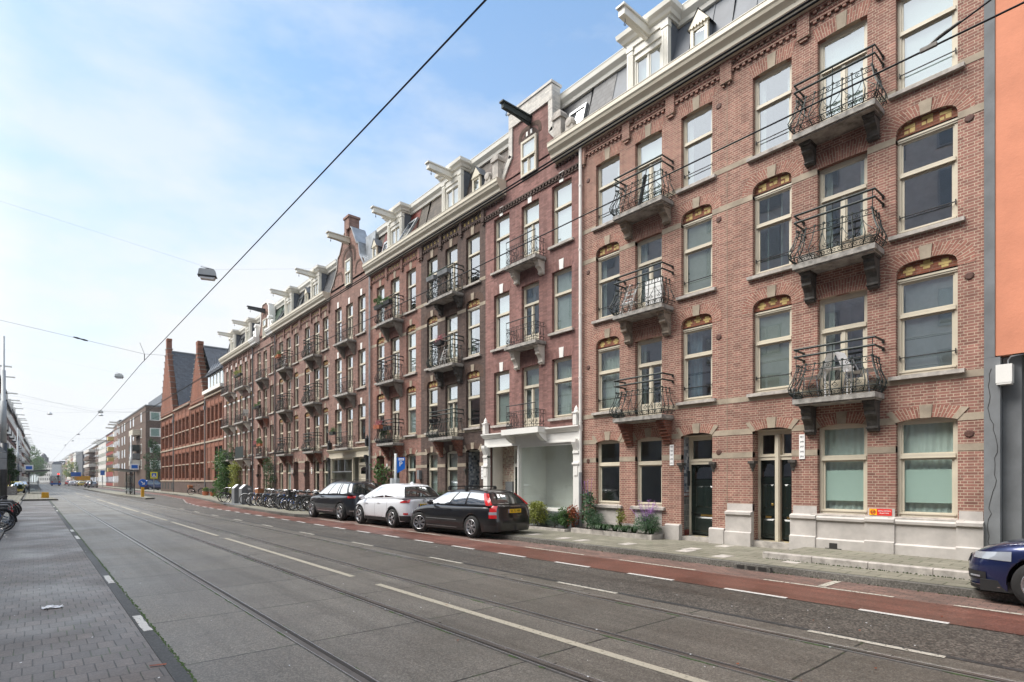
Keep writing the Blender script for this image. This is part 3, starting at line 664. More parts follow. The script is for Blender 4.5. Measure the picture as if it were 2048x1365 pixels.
def number_plate(house,x,y,z,nums,h=.55):
    m=MB(); m.box((x-.02,y-.06,z-h/2),(x-.001,y+.06,z+h/2)); p=m.build('number_plate','sign_white',house)
    for i,n in enumerate(nums): 
        l=Vector((x-.021,y,z+h/2-h*(i+.5)/len(nums)))-ORG[p.name]; text_mesh(n,.055,'dark_steel',p,l,FACE)
def interior(house,x,u0,u1,zs=(.05,3.4,6.3,9.1,12.1),d=3.2):
    m=MB(); m.quad((x+d,u0,zs[0]),(x+d,u1,zs[0]),(x+d,u1,zs[-1]),(x+d,u0,zs[-1]))
    for z in zs: m.quad((x+.13,u0,z),(x+d,u0,z),(x+d,u1,z),(x+.13,u1,z))
    for y in (u0+.02,u1-.02,(u0+u1)/2+.75): m.quad((x+.13,y,zs[0]),(x+d,y,zs[0]),(x+d,y,zs[-1]),(x+.13,y,zs[-1]))
    m.build('interior','room_wall',house)
def bands(house,x,u0,u1,ops,zz,mat='sandstone'):
    for z0,z1 in zz:
        cuts=sorted((o[0],o[1]) for o in ops if o[2]<z1-.001 and o[3]+(o[4] if o[5]!='flat' else 0)>z0+.001); y=u0
        for a,b in cuts+[(u1,u1)]:
            if a-y>.03: m=MB(); m.box((x-.008,y,z0),(x+.12,a,z1)); m.build('stone_band',mat,house)
            y=max(y,b)
def downpipe(house,x,y,z0,z1,mat='pipe_zinc',r=.05):
    m=MB(); m.tube([(x-.09,y,z0),(x-.09,y,z1)],r,8)
    for z in (z0+1.6,z0+3,z0+5,z0+7,z0+9): 
        if z<z1: m.tube([(x-.09,y,z),(x-.09,y,z+.04)],r+.012,8)
    m.build('drainpipe',mat,house)
def wall_vent(house,x,y,z):
    m=MB(); m.lathe([(0,-.02),(.055,-.02),(.075,-.006),(.08,.01)],12,(x,y,z),'x'); m.build('wall_anchor','vent_rust',house)
# ------------------------------------------------------------------ the terrace of town houses
GZ=.14
INS=['','curt','nets','','curt2','blue','half','','curtl','light','','taupe']
def terrace(label,u0,u1,cols,brickm,archm,ground,style='arched',key='sandstone',roofm='slates',gable=None,bal=(1,),balstyle='bombe',cons=('step','scroll','scroll'),cmat='console_dark',fr='dark',ins={},framem='cream_paint',base=True,dorm=True,pitch_extra=None,keyall=True,glass_over={},shop=None,slabproj=.55,balw=1.6,seed=1,bandz=True,railm='iron_green'):
    rnd=random.Random(seed); yc=(u0+u1)/2
    H=empty('terraced_house',(V,yc,GZ),0,label,'house')
    lv=[]
    for ci,(a,b) in enumerate(cols):
        mid=ci in bal
        if ground[ci]=='porch': lv.append((0,ci,(a,b,.2,2.86,.075,'segment')))
        elif ground[ci]=='window': lv.append((0,ci,(a,b,.97,2.84,.075,'segment' if style=='arched' else 'flat')))
        if mid:
            lv+= [(1,ci,(a,b,3.45,5.66,.015,'flat')),(2,ci,(a,b,6.37,8.52,.015,'flat')),(3,ci,(a,b,9.22,11.32,.02,'flat'))]
        elif style=='arched':
            lv+= [(1,ci,(a,b,3.78,5.70,.29,'basket')),(2,ci,(a,b,6.58,8.50,.29,'basket')),(3,ci,(a,b,9.42,11.32,.02,'flat'))]
        else:
            lv+= [(1,ci,(a,b,3.75,5.70,.02,'flat')),(2,ci,(a,b,6.58,8.58,.02,'flat')),(3,ci,(a,b,9.45,11.42,.02,'flat'))]
    ops=[o for _,_,o in lv]
    zb=.1
    extra=[]
    if shop: extra=[shop]
    w=MB(); wall(w,V,u0,u1,zb,12.62,ops+extra)
    w.quad((V,u0,12.62),(V,u0,zb),(V+8,u0,zb),(V+8,u0,12.62)); w.quad((V,u1,zb),(V,u1,12.62),(V+8,u1,12.62),(V+8,u1,zb)); w.build('wall',brickm,H)
    for l,ci,o in lv:
        A=MB(); S=MB(); lintel(A,S,V,o,.27 if o[5]!='flat' else .30,key=not(l in(1,2) and ci in bal),ends=(l==0 and style=='arched'))
        ar=A.build('brick_arch',archm,H)
        if S.v: S.build('keystone',key,ar)
    if bandz:
        bands(H,V,u0,u1,ops,[(2.25,2.38),(2.81,2.94),(3.60,3.73),(8.42,8.55),(9.37,9.50)] if style=='arched' else [])
    for l,ci,o in lv:
        if l==0 and ground[ci]=='porch': continue
        mid=ci in bal and l>0
        it=ins.get((l,ci),rnd.choice(INS))
        gm=glass_over.get((l,ci),'window_low' if l==0 else 'window_glass')
        window(H,V,o,'french' if mid else 'sash',it,framem,gm,split=.68 if mid else .62)
        if not mid:
            sill(H,V,o[0],o[1],o[2])
            if l>0 and style=='arched' and u0<20: guard_bar(H,V,o[0],o[1],o[2]+.36)
        if style=='arched' and l in(1,2) and not mid: tympanum(H,V,o,'cross' if l==1 else 'square')
    interior(H,V,u0,u1)
    for ci in bal:
        c=(cols[ci][0]+cols[ci][1])/2
        for k,z in enumerate((3.45,6.37,9.20)):
            if cons[k]=='shop': balcony(H,V,c,z,balw,slabproj,balstyle,None,railm=railm); continue
            balcony(H,V,c,z,balw,slabproj,balstyle,cons[k],'brick_corbel' if cons[k]=='step' else cmat,.62 if cons[k]!='scroll' or k<2 else .42,railm=railm)
    if gable is None:
        cornice(H,V,u0,u1,12.1)
        frieze(H,V,u0,u1,fr,cols,brickm)
        r=roof(H,u0,u1,roofm)
        if dorm: dormer(H,yc)
    else: r=None
    return H,lv,r
def plinth(H,u0,u1,z0,z1,proj=.09,mould=True,mat='plinth_stone'):
    m=MB(); x=V; zm=z0+(z1-z0)*.42
    m.prism([(x+.02,z0-.1),(x-proj-.05,z0-.1),(x-proj-.05,zm-.03),(x-proj,zm),(x-proj,z1-.11)]+([(x-proj-.04,z1-.10),(x-proj-.045,z1-.05),(x-proj+.02,z1)] if mould else [(x-proj,z1)])+[(x+.02,z1)],lambda p,t:(p[0],t,p[1]),u0,u1); return m.build('plinth',mat,H)
# ---- house 1 (nearest, right) and 2: rose brick pair
c1=[(2.57,3.56),(4.06,5.03),(5.58,6.49)]
H1,lv1,r1=terrace('light red brick house with dark double entrance door beside the orange building',2.19,7.14,c1,'brick_rose','arch_rose',['window','window','porch'],cons=('scroll','scroll','scroll'),fr='rose',roofm='zinc',balw=1.58,
  ins={(0,0):'nets+frost',(0,1):'nets+frost',(1,0):'screen',(1,1):'curt',(1,2):'taupe',(2,0):'',(2,1):'curt2',(2,2):'venetian',(3,0):'light',(3,1):'light',(3,2):'curt2'},seed=3)
seams(r1,2.19,7.14)
plinth(H1,2.215,5.56,.10,.94); 
for a,b in ((2.2,2.55),(3.57,4.05),(5.04,5.545)): m=MB(); m.prism([(V+.02,0),(V-.165,0),(V-.165,.46),(V-.12,.48),(V-.12,.85),(V-.16,.86),(V-.16,.92),(V-.06,.955),(V+.02,.955)],lambda p,t:(p[0],t,p[1]),a-.02,b+.02); m.box((V-.012,a,.955),(V+.1,b,1.13)); m.build('plinth_pier','plinth_stone',H1)
m=MB(); m.prism([(V+.02,0),(V-.16,0),(V-.16,.44),(V-.11,.46),(V-.11,.86),(V-.15,.87),(V-.15,.93),(V-.03,.96),(V+.02,.96)],lambda p,t:(p[0],t,p[1]),6.47,7.13); m.box((V-.012,6.49,.96),(V+.1,7.13,1.13)); m.build('plinth_pier','plinth_stone',H1)
porch(H1,V,5.58,6.49,.26,2.88,.36); door(H1,V,5.50,6.49,.26,2.88,2.18,double=True,rec=.27)
number_plate(H1,V,5.35,2.45,['401','399','397','395','393'])
corbel(H1,V,6.50,2.10); corbel(H1,V,5.56,2.10)
# sign on the brick between the ground-floor windows
m=MB(); m.box((V-.02,3.62,.985),(V-.012,4.02,1.12)); sg=m.build('bicycle_sign','sign_red',H1)
m=MB(); m.box((V-.023,3.885,.99),(V-.02,4.015,1.115)); m.build('symbol_field','plate_yellow',sg)
m=MB(); m.lathe([(.036,-.003),(.050,-.003),(.050,0),(.036,0)],20,(V-.024,3.95,1.052),'x'); m.tube([(V-.027,3.92,1.085),(V-.027,3.98,1.02)],.006,4); m.build('ban_ring','sign_red',sg)
m=MB(); 
for dy in (-.02,.02): m.lathe([(.010,-.002),(.015,-.002),(.015,0),(.010,0)],10,(V-.025,3.95+dy,1.047),'x')
m.tube([(V-.026,3.93,1.047),(V-.026,3.945,1.065),(V-.026,3.97,1.047)],.0025,3); m.build('bicycle_symbol','dark_steel',sg)
for tx,z in (('GEEN FIETSEN',1.075),('PLAATSEN',1.03)): text_mesh(tx,.035,'sign_white',sg,Vector((V-.024,3.75,z))-ORG[sg.name],FACE)
for z in (2.56,5.46,8.36,11.2): wall_vent(H1,V,2.40,z)
c2=[(7.54,8.44),(9.04,9.94),(10.50,11.41)]
H2,lv2,r2=terrace('light red brick house with one dark door and a flower bed along its foot',7.14,11.96,c2,'brick_rose','arch_rose',['porch','window','window'],cons=('step','scroll','scroll'),fr='rose',roofm='zinc',balw=1.64,cmat='console_brown',
  ins={(0,1):'',(0,2):'',(1,0):'blue',(1,1):'curt2',(1,2):'nets',(2,0):'taupe',(2,1):'curt',(2,2):'curt2',(3,0):'curt2',(3,1):'light',(3,2):'curtl'},seed=5)
seams(r2,7.14,10.6)
m=MB(); m.quad((V+.085,11.96,12.6),(V+.085,11.0,12.6),(V+.53,11.0,14.25),(V+.53,11.96,14.25)); m.build('slate_strip','slates',r2)
small_dormer(H2,7.95)
m=MB(); m.prism([(V+.02,0),(V-.14,0),(V-.14,.5),(V-.1,.53),(V+.02,.53)],lambda p,t:(p[0],t,p[1]),8.42,8.86); m.prism([(V+.02,0),(V-.14,0),(V-.14,.48),(V-.1,.51),(V+.02,.51)],lambda p,t:(p[0],t,p[1]),7.16,7.56); m.box((V-.05,8.86,.1),(V+.05,11.94,.45)); m.build('plinth','plinth_stone',H2)
m=MB(); 
for a,b in c2[1:]: m.box((V-.012,a,.42),(V+.08,b,.86))
m.build('stone_apron','plinth_stone',H2)
porch(H2,V,7.54,8.44,.22,2.86,.46,'tile_blue'); door(H2,V,7.42,8.43,.22,2.86,2.12,rec=.36)
m=MB(); m.box((V+.13,8.425,.22),(V+.36,8.435,1.28)); t=m.build('porch_dado','tile_grey',H2)
m=MB(); m.box((V+.13,8.418,.22),(V+.355,8.425,.38)); m.box((V+.13,8.418,1.26),(V+.355,8.425,1.29)); m.box((V+.13,8.418,1.36),(V+.355,8.425,1.38)); m.build('tile_border','tiles_red',t)
m=MB(); m.box((V+.28,8.38,1.55),(V+.34,8.42,1.95)); m.build('doorbells','dark_steel',H2)
number_plate(H2,V,8.72,2.38,['403','405','407','409','411'])
corbel(H2,V,8.45,2.10); corbel(H2,V,7.52,2.10)
downpipe(H2,V,11.97,1.9,12.2,'bright_white'); m=MB(); m.tube([(V-.09,11.97,.1),(V-.09,11.97,1.95)],.055,8); m.build('drainpipe_foot','pipe_zinc',H2)
for z in (2.3,5.2,8.15,11.0): wall_vent(H2,V,11.72,z); wall_vent(H2,V,7.36,z+.1)
m=MB(); m.box((V-.006,7.134,.5),(V+.01,7.146,11.6)); m.build('expansion_joint','sandstone',H2)
# ---- house 3: pink brick with neck gable and white shop front
c3=[(12.43,13.33),(13.96,14.86),(15.52,16.42)]
H3,lv3,_=terrace('pinkish brick house with white neck gable and white shop front',11.96,16.93,c3,'brick_pink','arch_pink',['x','x','x'],style='flat',key='bright_white',gable='neck',balstyle='straight',cons=('shop','scroll','scroll'),cmat='console_white',
   shop=(12.2,16.72,.2,3.02,0,'flat'),ins={(1,0):'nets',(1,1):'nets',(1,2):'light',(2,0):'light',(2,1):'blue',(2,2):'light',(3,0):'light',(3,1):'light',(3,2):'light'},slabproj=.5,balw=1.62,seed=8,railm='iron_black')
def gable_wall(H,pts,brickm,x=V,th=.3,op=None):
    # pts outline above 12.6, counter-clockwise seen from the street; op = window opening
    m=MB(); m.prism(pts,lambda p,t:(t,p[0],p[1]),x,x+th); return m.build('gable',brickm,H)
def coping(H,pts,w,mat,x=V,out=.05,th=.34,name='gable_coping'):
    m=MB()
    for (a,b),(c,d) in zip(pts,pts[1:]):
        dx,dz=c-a,d-b; L=math.hypot(dx,dz); nx,nz=-dz/L*w,dx/L*w
        m.add([(x-out,a,b),(x-out,c,d),(x-out,c+nx,d+nz),(x-out,a+nx,b+nz),(x+th,a,b),(x+th,c,d),(x+th,c+nx,d+nz),(x+th,a+nx,b+nz)],[(0,1,2,3),(7,6,5,4),(0,4,5,1),(3,2,6,7),(1,5,6,2),(0,3,7,4)])
    return m.build(name,mat,H)
G3=[(12.95,12.6),(13.15,12.95),(13.45,13.3),(13.48,14.85),(15.3,14.85),(15.32,13.3),(15.6,12.95),(15.85,12.6)]
g=gable_wall(H3,G3+[(15.85,12.55),(12.95,12.55)],'brick_pink')
coping(H3,list(reversed(G3[:4]))[::-1],.2,'brick_whitewash'); coping(H3,G3[4:],.2,'brick_whitewash')
m=MB(); m.box((V-.058,13.3,14.35),(V+.34,15.5,14.9)); m.box((V-.09,13.26,14.88),(V+.4,15.54,14.97)); m.build('gable_top','brick_whitewash',H3)
o=(14.03,14.8,12.3,13.55,.42,'basket'); f,gg,_=frame_mesh(V-.09,o[0],o[1],o[2],13.55,'mullion',.5)
q=MB(); P=curve_pts('segment',o[0]-.05,o[1]+.05,13.62,.3); q.prism([(o[0]-.05,12.25)]+P+[(o[1]+.05,12.25)],lambda p,t:(t,p[0],p[1]),V-.004,V+.02); q.build('window_niche','brick_brown',H3)
w_=f.build('window','cream_paint',H3); gg.build('pane','window_glass',w_); q=MB(); q.box((V-.018,o[0],o[2]),(V-.012,o[1],13.55)); q.build('blind','screen_light',w_)
q=MB()
for dy in (-.12,.1): q.box((V-.02,14.415+dy,13.7),(V,14.415+dy+.08,13.85))
q.build('gable_tiles','bright_white',H3)
A=MB(); S=MB(); lintel(A,S,V-.005,(13.98,14.85,12.3,13.6,.32,'basket'),.16,key=False); A.build('gable_arch','arch_brown',H3)
cornice(H3,V,11.96,13.1,12.1); cornice(H3,V,15.7,16.93,12.1)
m=MB()
for i in range(33): yy=12.0+i*.15; m.box((V-.07,yy,11.58),(V,yy+.075,11.66))
m.box((V-.075,11.97,11.66),(V,16.92,11.70)); m.box((V-.04,11.97,11.53),(V,16.92,11.58))
for i in range(33):
    yy=12.0+i*.15
    if yy<13.1 or yy>15.7: m.box((V-.07,yy,11.97),(V,yy+.075,12.05))
m.build('frieze','brick_brown',H3)
beam(H3,V,14.4,14.15,1.25,'iron_green',.12,.2)
roof(H3,11.96,13.3,'slates'); roof(H3,15.5,16.93,'slates_brown'); roof(H3,13.3,15.5,'slates',x0=V+.3)
skylight(H3,12.45,12.75,.75,1.0,'steel_grey')
def ornament(H,y,s=1,x=V-.12,z=12.6,mat='sill_stone'):
    m=MB(); m.box((x-.12,y-.16*s,z),(x+.15,y+.16*s,z+.78)); m.box((x-.17,y-.21*s,z+.78),(x+.2,y+.21*s,z+.9)); m.prism([(-.2,.9),(.2,.9),(.13,1.02),(-.13,1.02)],lambda p,t:(t,y+p[0]*s,z+p[1]),x-.14,x+.16)
    m.lathe([(0,-.14),(.13,-.13),(.17,0),(.13,.13),(0,.14)],12,(x,y-.50*s,z+.45),'x'); m.prism([(-.70,0),(-.34,0),(-.34,.4),(-.5,.5),(-.66,.3)],lambda p,t:(t,y+p[0]*s,z+p[1]),x-.1,x+.12); m.build('finial_block',mat,H)
ornament(H3,12.85); ornament(H3,16.05,-1)
q=MB(); q.tube([(V+2,16.0,14.3),(V+2,16.0,15.3)],.14,10); q.box((V+1.8,15.8,15.35),(V+2.2,16.2,15.4)); q.build('flue','steel_grey',H3)
# shop front
def shopfront(H,u0,u1,glass,doors,mat,trim,zt=3.42,fascia=(2.95,3.25),side='l',base='grey_concrete',rec=.25):
    s=MB(); x=V
    s.box((x-.07,u0+.02,fascia[0]),(x+.05,u1-.02,fascia[1])); s.prism([(x-.07,fascia[1]),(x-.12,fascia[1]+.03),(x-.18,fascia[1]+.1),(x-.22,fascia[1]+.14),(x-.22,fascia[1]+.18),(x,fascia[1]+.2),(x,fascia[1])],lambda p,t:(p[0],t,p[1]),u0-.02,u1+.02)
    s.box((x-.09,u0+.2,fascia[0]-.02),(x-.06,u1-.2,fascia[0]+.03)); r=s.build('shop_front',mat,H)
    for a in (u0+.02,u1-.27):
        p=MB(); p.box((x-.13,a,.72),(x+.02,a+.25,fascia[0])); p.box((x-.17,a-.02,2.2),(x+.02,a+.27,2.26)); p.box((x-.16,a,2.55),(x+.02,a+.25,2.62)); p.prism([(x-.13,2.62),(x-.25,2.9),(x-.25,fascia[0]+.05),(x-.13,fascia[0]+.05)],lambda q,t:(q[0],t,q[1]),a+.03,a+.22)
        p.box((x-.15,a+.05,1.85),(x-.12,a+.2,2.15)); p.box((x-.2,a+.05,fascia[1]+.2),(x-.02,a+.20,fascia[1]+.56)); p.box((x-.22,a+.03,fascia[1]+.56),(x,a+.22,fascia[1]+.60)); p.lathe([(.09,0),(.065,.06),(.065,.10),(.035,.15),(.0,.22)],8,(x-.11,a+.125,fascia[1]+.60)); p.build('pilaster',trim,r)
        p=MB(); p.box((x-.15,a-.01,.1),(x+.02,a+.26,.72)); p.build('pilaster_foot',base,r)
    ya,yb=glass; xf=x-.02
    g=MB(); g.pane((xf+.06,ya+.08,.78),(xf+.07,yb-.08,fascia[0]-.1)); 
    f=MB(); f.box((xf,ya,.7),(xf+.12,ya+.08,fascia[0])); f.box((xf,yb-.08,.7),(xf+.12,yb,fascia[0])); f.box((xf,ya+.08,fascia[0]-.1),(xf+.12,yb-.08,fascia[0])); f.box((xf-.03,ya+.08,.68),(xf+.12,yb-.08,.78)); f.tube([(xf-.03,yb-.02,.7),(xf-.03,yb-.02,fascia[0])],.045,8)
    w=f.build('shop_window',mat,r); g.build('shop_pane','shop_glass',w)
    b=MB(); b.box((x-.05,ya,.1),(x+.1,yb,.68)); b.box((x-.12,ya,.5),(x-.05,yb,.56)); b.build('shop_base',base,r)
    return r
SF=shopfront(H3,11.98,16.93,(12.24,14.98),None,'bright_white','bright_white')
# display box behind the shop window
m=MB(); m.quad((V+.12,12.3,.75),(V+.12,14.9,.75),(V+1.25,14.9,.75),(V+1.25,12.3,.75)); m.quad((V+1.25,12.3,.7),(V+1.25,14.9,.7),(V+1.25,14.9,3),(V+1.25,12.3,3)); m.quad((V+.12,14.9,.7),(V+1.25,14.9,.7),(V+1.25,14.9,3),(V+.12,14.9,3)); m.quad((V+.12,12.3,.7),(V+1.25,12.3,.7),(V+1.25,12.3,3),(V+.12,12.3,3)); m.box((V+1.2,13.2,.8),(V+1.25,13.24,2.4)); m.box((V+1.2,12.5,2.36),(V+1.25,13.24,2.4)); m.box((V+1.1,13.0,1.),(V+1.18,13.06,2.9)); m.build('display_box','bright_white',SF)
m=MB(); P=[(V+.25,15.0,2.9),(V+.25,15.0,.2)]; m.box((V+.62,15.85,.2),(V+.64,16.66,3.0)); m.build('entrance_tiles','tile_flower',SF)
m=MB(); m.quad((V+.13,16.66,.2),(V+.13,16.66,3.0),(V+.64,16.66,3.),(V+.64,16.66,.2)); m.quad((V+.13,15.0,.2),(V+.64,15.0,.2),(V+.64,15.,3.),(V+.13,15.,3.)); m.quad((V+.1,15.,2.98),(V+.64,15.,2.98),(V+.64,16.7,2.98),(V+.1,16.7,2.98)); m.quad((V-.05,15.0,.19),(V+.7,15.,.19),(V+.7,16.7,.19),(V-.05,16.7,.19)); m.build('entrance','white_paint',SF)
door(H3,V,15.02,15.85,.2,2.95,2.2,frame='white_paint',rec=.5)
m=MB(); m.box((V+.5,15.95,1.25),(V+.62,16.35,1.65)); m.build('letter_box','grey_concrete',SF)
m=MB(); m.box((V-.53,13.45,3.28),(V-.02,15.35,3.47)); m.prism([(V-.48,3.3),(V-.05,3.3),(V-.05,3.0),(V-.2,3.05),(V-.4,3.2)],lambda p,t:(p[0],t,p[1]),13.5,13.68); m.prism([(V-.48,3.3),(V-.05,3.3),(V-.05,3.0),(V-.2,3.05),(V-.4,3.2)],lambda p,t:(p[0],t,p[1]),15.12,15.3); m.build('balcony_hood','bright_white',SF)
# ---- house 4: dark brown brick
c4=[(17.3,18.2),(18.8,19.68),(20.28,21.12)]
H4,lv4,r4=terrace('dark brown brick house with blue tiled porch behind the black estate car',16.93,21.61,c4,'brick_brown','arch_brown',['porch','window','window'],cons=('step','scroll','scroll'),cmat='console_dark',fr='yellow',roofm='slates_brown',balw=1.75,seed=11,glass_over={(0,1):'window_glass',(0,2):'window_glass'},
  ins={(2,0):'curt',(3,0):'curtl',(1,1):'light',(0,1):'nets',(0,2):'nets'})
small_dormer(H4,17.6)
porch(H4,V,17.3,18.2,.22,2.86,.8,'tile_blue'); door(H4,V,17.3,18.15,.22,2.86,2.12,rec=.7); corbel(H4,V,18.22,2.1); number_plate(H4,V,17.12,2.0,['413','415','417','419'],.5)
plinth(H4,18.4,21.6,.10,.7,.05,False)
# ---- house 5: plum brick with light joints
c5=[(22.06,22.92),(23.56,24.42),(25.05,25.86)]
H5,lv5,r5=terrace('dark red brick house with pale joints and red roof tiles behind the white hatchback',21.61,26.53,c5,'brick_plum','arch_plum',['window','window','porch'],cons=('step','tri','tri'),cmat='console_grey',fr='yellow',roofm='slates_brown',balw=1.65,seed=14,railm='iron_black')
m=MB(); m.quad((V+.085,23.3,12.6),(V+.085,22.4,12.6),(V+.53,22.4,14.25),(V+.53,23.3,14.25)); m.quad((V+.085,25.9,12.6),(V+.085,24.7,12.6),(V+.53,24.7,14.25),(V+.53,25.9,14.25)); m.build('red_tiles','tiles_red',r5)
skylight(H5,22.85,12.7,.8,1.1,'pipe_zinc',tilt=.5); skylight(H5,25.3,12.7,.6,.9,'pipe_zinc'); small_dormer(H5,26.2,.45)
porch(H5,V,25.05,25.86,.22,2.86,.8,'brick_plum'); door(H5,V,25.05,25.86,.22,2.86,2.12,rec=.7); corbel(H5,V,25.88,2.1); number_plate(H5,V,24.75,2.3,['425','427','429'],.4); downpipe(H5,V,26.45,.1,12.1)
plinth(H5,21.62,24.9,.10,.7,.05,False)
m=MB(); m.box((V-.14,21.55,1.75),(V-.002,21.75,2.15)); m.build('meter_box','grey_concrete',H5)
# ---- house 6: mauve brick, tall curved gable, grey shop front
c6=[(27.12,28.02),(28.63,29.5),(30.08,30.98)]
H6,lv6,_=terrace('greyish brick house with tall curved gable and grey shop front',26.53,31.69,c6,'brick_mauve','arch_mauve',['x','x','x'],style='flat',key='bright_white',gable='curved',balstyle='straight',cons=('shop','tri','tri'),cmat='console_grey',shop=(26.85,31.45,.2,3.02,0,'flat'),slabproj=.5,balw=1.7,seed=17,railm='iron_black')
G6=[(26.8,12.6),(27.3,13.0),(27.75,13.6),(27.9,14.25),(28.15,14.35),(28.75,15.35),(28.95,15.45),(28.95,15.5)]
G6r=[(29.45,15.5),(29.45,15.45),(29.65,15.35),(30.25,14.35),(30.5,14.25),(30.65,13.6),(31.1,13.0),(31.55,12.6)]
gable_wall(H6,G6+G6r+[(31.6,12.5),(26.7,12.5)],'brick_mauve',th=.35)
coping(H6,G6,-.0+.08,'pipe_zinc',th=.75); coping(H6,G6r,.06,'sill_stone',th=.4)
m=MB(); m.box((V-.1,28.9,15.4),(V+.5,29.5,16.0)); m.box((V-.15,28.85,16.0),(V+.55,29.55,16.12)); m.box((V-.05,29.0,16.12),(V+.4,29.4,16.2)); m.box((V-.16,29.1,15.0),(V-.1,29.3,15.4)); m.build('chimney','brick_mauve',H6)
A=MB(); S=MB(); lintel(A,S,V-.01,(28.45,29.75,12.3,13.55,.75,'basket'),.2,key=False); lintel(A,S,V-.01,(30.0,31.0,12.3,12.75,.55,'basket'),.12,key=False); lintel(A,S,V-.01,(27.3,28.2,12.3,12.75,.55,'basket'),.12,key=False); A.build('gable_arch','arch_brown',H6)  # same brick as the wall; darker arch colour paints in the recess shade
q=MB(); P=curve_pts('basket',28.62,29.58,13.3,.95); q.prism([(28.62,12.3)]+P+[(29.58,12.3)],lambda p,t:(t,p[0],p[1]),V-.006,V+.02); q.build('window_niche','brick_brown',H6)
f,gg,_=frame_mesh(V-.09,28.75,29.45,12.35,13.75,'mullion',.5); w_=f.build('window','cream_paint',H6); gg.build('pane','window_glass',w_); q=MB(); q.box((V-.018,28.75,12.35),(V-.012,29.45,13.75)); q.build('blind','screen_light',w_)
beam(H6,V,29.1,14.75,1.2,'cream_paint',.22,.26)
roof(H6,26.53,31.69,'slates',x0=V+.36,x1=V+.8,top=None)
q=MB(); q.box((V+.3,26.6,12.6),(V+.7,27.7,14.6)); q.build('zinc_return','pipe_zinc',H6)
SF6=shopfront(H6,26.55,31.67,(28.6,31.38),None,'cream_paint','iron_black'); 
q=MB(); q.quad((V+.9,26.9,.2),(V+.9,31.4,.2),(V+.9,31.4,3),(V+.9,26.9,3)); q.build('display_back','screen_taupe',SF6)
q=MB(); q.box((V-.045,28.7,2.15),(V+.02,31.3,2.2)); 
for k in range(1,3): q.box((V-.04,28.7+k*.87,2.2),(V+.02,28.74+k*.87,2.85))
q.build('glazing_bar','pipe_zinc',SF6)
door(H6,V,27.0,28.2,.2,2.95,2.5,mat='cream_paint',frame='cream_paint',rec=.15,slot=False)
# ---- houses 7 and 8
c7=[(31.95,32.78),(33.3,34.18),(34.85,35.7)]
H7,lv7,r7=terrace('brown red brick house with blue slate roof right of the paired front doors',31.69,36.43,c7,'brick_mauve','arch_mauve',['window','window','porch'],cons=('step','tri','tri'),cmat='console_grey',fr='yellow',roofm='slates',balw=1.7,seed=21)
c8=[(36.8,37.66),(38.25,39.12),(39.75,40.6)]
H8,lv8,r8=terrace('brown red brick house with skylights left of the paired front doors',36.43,41.25,c8,'brick_mauve','arch_mauve',['porch','window','window'],cons=('step','tri','tri'),cmat='console_grey',fr='yellow',roofm='slates',balw=1.65,seed=23,railm='iron_black')
m=MB(); m.quad((V+.085,41.25,12.6),(V+.085,39.9,12.6),(V+.53,39.9,14.25),(V+.53,41.25,14.25)); m.build('green_tiles','tiles_green',r8)
for H,c in ((H7,c7[2]),(H8,c8[0])): porch(H,V,c[0],c[1],.22,2.86,.8,'brick_mauve'); door(H,V,c[0],c[1],.22,2.86,2.12,rec=.7); corbel(H,V,c[1]+.02,2.1)
number_plate(H7,V,34.5,2.3,['439','441','443'],.4); number_plate(H8,V,37.95,2.3,['445','447','449'],.4)
skylight(H8,37.2,12.7,.7,1.1,'dark_steel'); skylight(H8,40.3,12.7,.7,1.,'dark_steel',tilt=.5); small_dormer(H7,35.6,.45); downpipe(H8,V,41.2,.1,12.1,'dark_steel')
# ---- house 9: small neck gable
c9=[(41.75,42.62),(43.27,44.15),(44.78,45.65)]
H9,lv9,_=terrace('brown brick house with slim white-edged neck gable and plants on its balconies',41.25,46.49,c9,'brick_mauve','arch_mauve',['window','window','porch'],style='flat',key='sandstone',gable='neck',balstyle='straight',cons=('step','step','tri'),cmat='console_grey',slabproj=.5,balw=1.7,seed=25,railm='iron_black')
G9=[(42.3,12.6),(42.55,13.0),(42.8,13.5),(42.9,14.5),(43.3,14.85),(44.2,14.85),(44.55,14.5),(44.65,13.5),(44.9,13.0),(45.2,12.6)]
gable_wall(H9,G9+[(45.2,12.5),(42.3,12.5)],'brick_mauve'); coping(H9,G9[:5],.22,'bright_white',th=.4); coping(H9,G9[4:],.12,'bright_white',th=.4)
f,gg,_=frame_mesh(V-.09,43.3,44.1,12.3,13.7,'mullion',.6); w_=f.build('window','cream_paint',H9); gg.build('pane','window_glass',w_); q=MB(); q.box((V-.018,43.3,12.3),(V-.012,44.1,13.7)); q.build('blind','screen_light',w_)
A=MB(); S=MB(); lintel(A,S,V-.01,(43.2,44.2,12.3,13.65,.45,'basket'),.15,key=False); A.build('gable_arch','arch_brown',H9)
cornice(H9,V,41.25,42.45,12.1,'bright_white'); cornice(H9,V,45.1,46.49,12.1,'bright_white'); beam(H9,V,43.75,14.3,1.2,'dark_steel',.14,.2)
ornament(H9,42.2,1,mat='bright_white'); ornament(H9,45.3,-1,mat='bright_white')
roof(H9,41.25,42.6,'tiles_green'); roof(H9,45.0,46.49,'tiles_red'); roof(H9,42.6,45.0,'slates',x0=V+.31)
m=MB(); m.box((V-.05,41.3,11.6),(V,46.45,11.66)); m.build('frieze','brick_brown',H9)
porch(H9,V,c9[2][0],c9[2][1],.22,2.86,.8,'brick_mauve'); door(H9,V,c9[2][0],c9[2][1],.22,2.86,2.12,rec=.7); corbel(H9,V,c9[2][1]+.02,2.1); corbel(H9,V,c9[2][0]-.02,2.1)
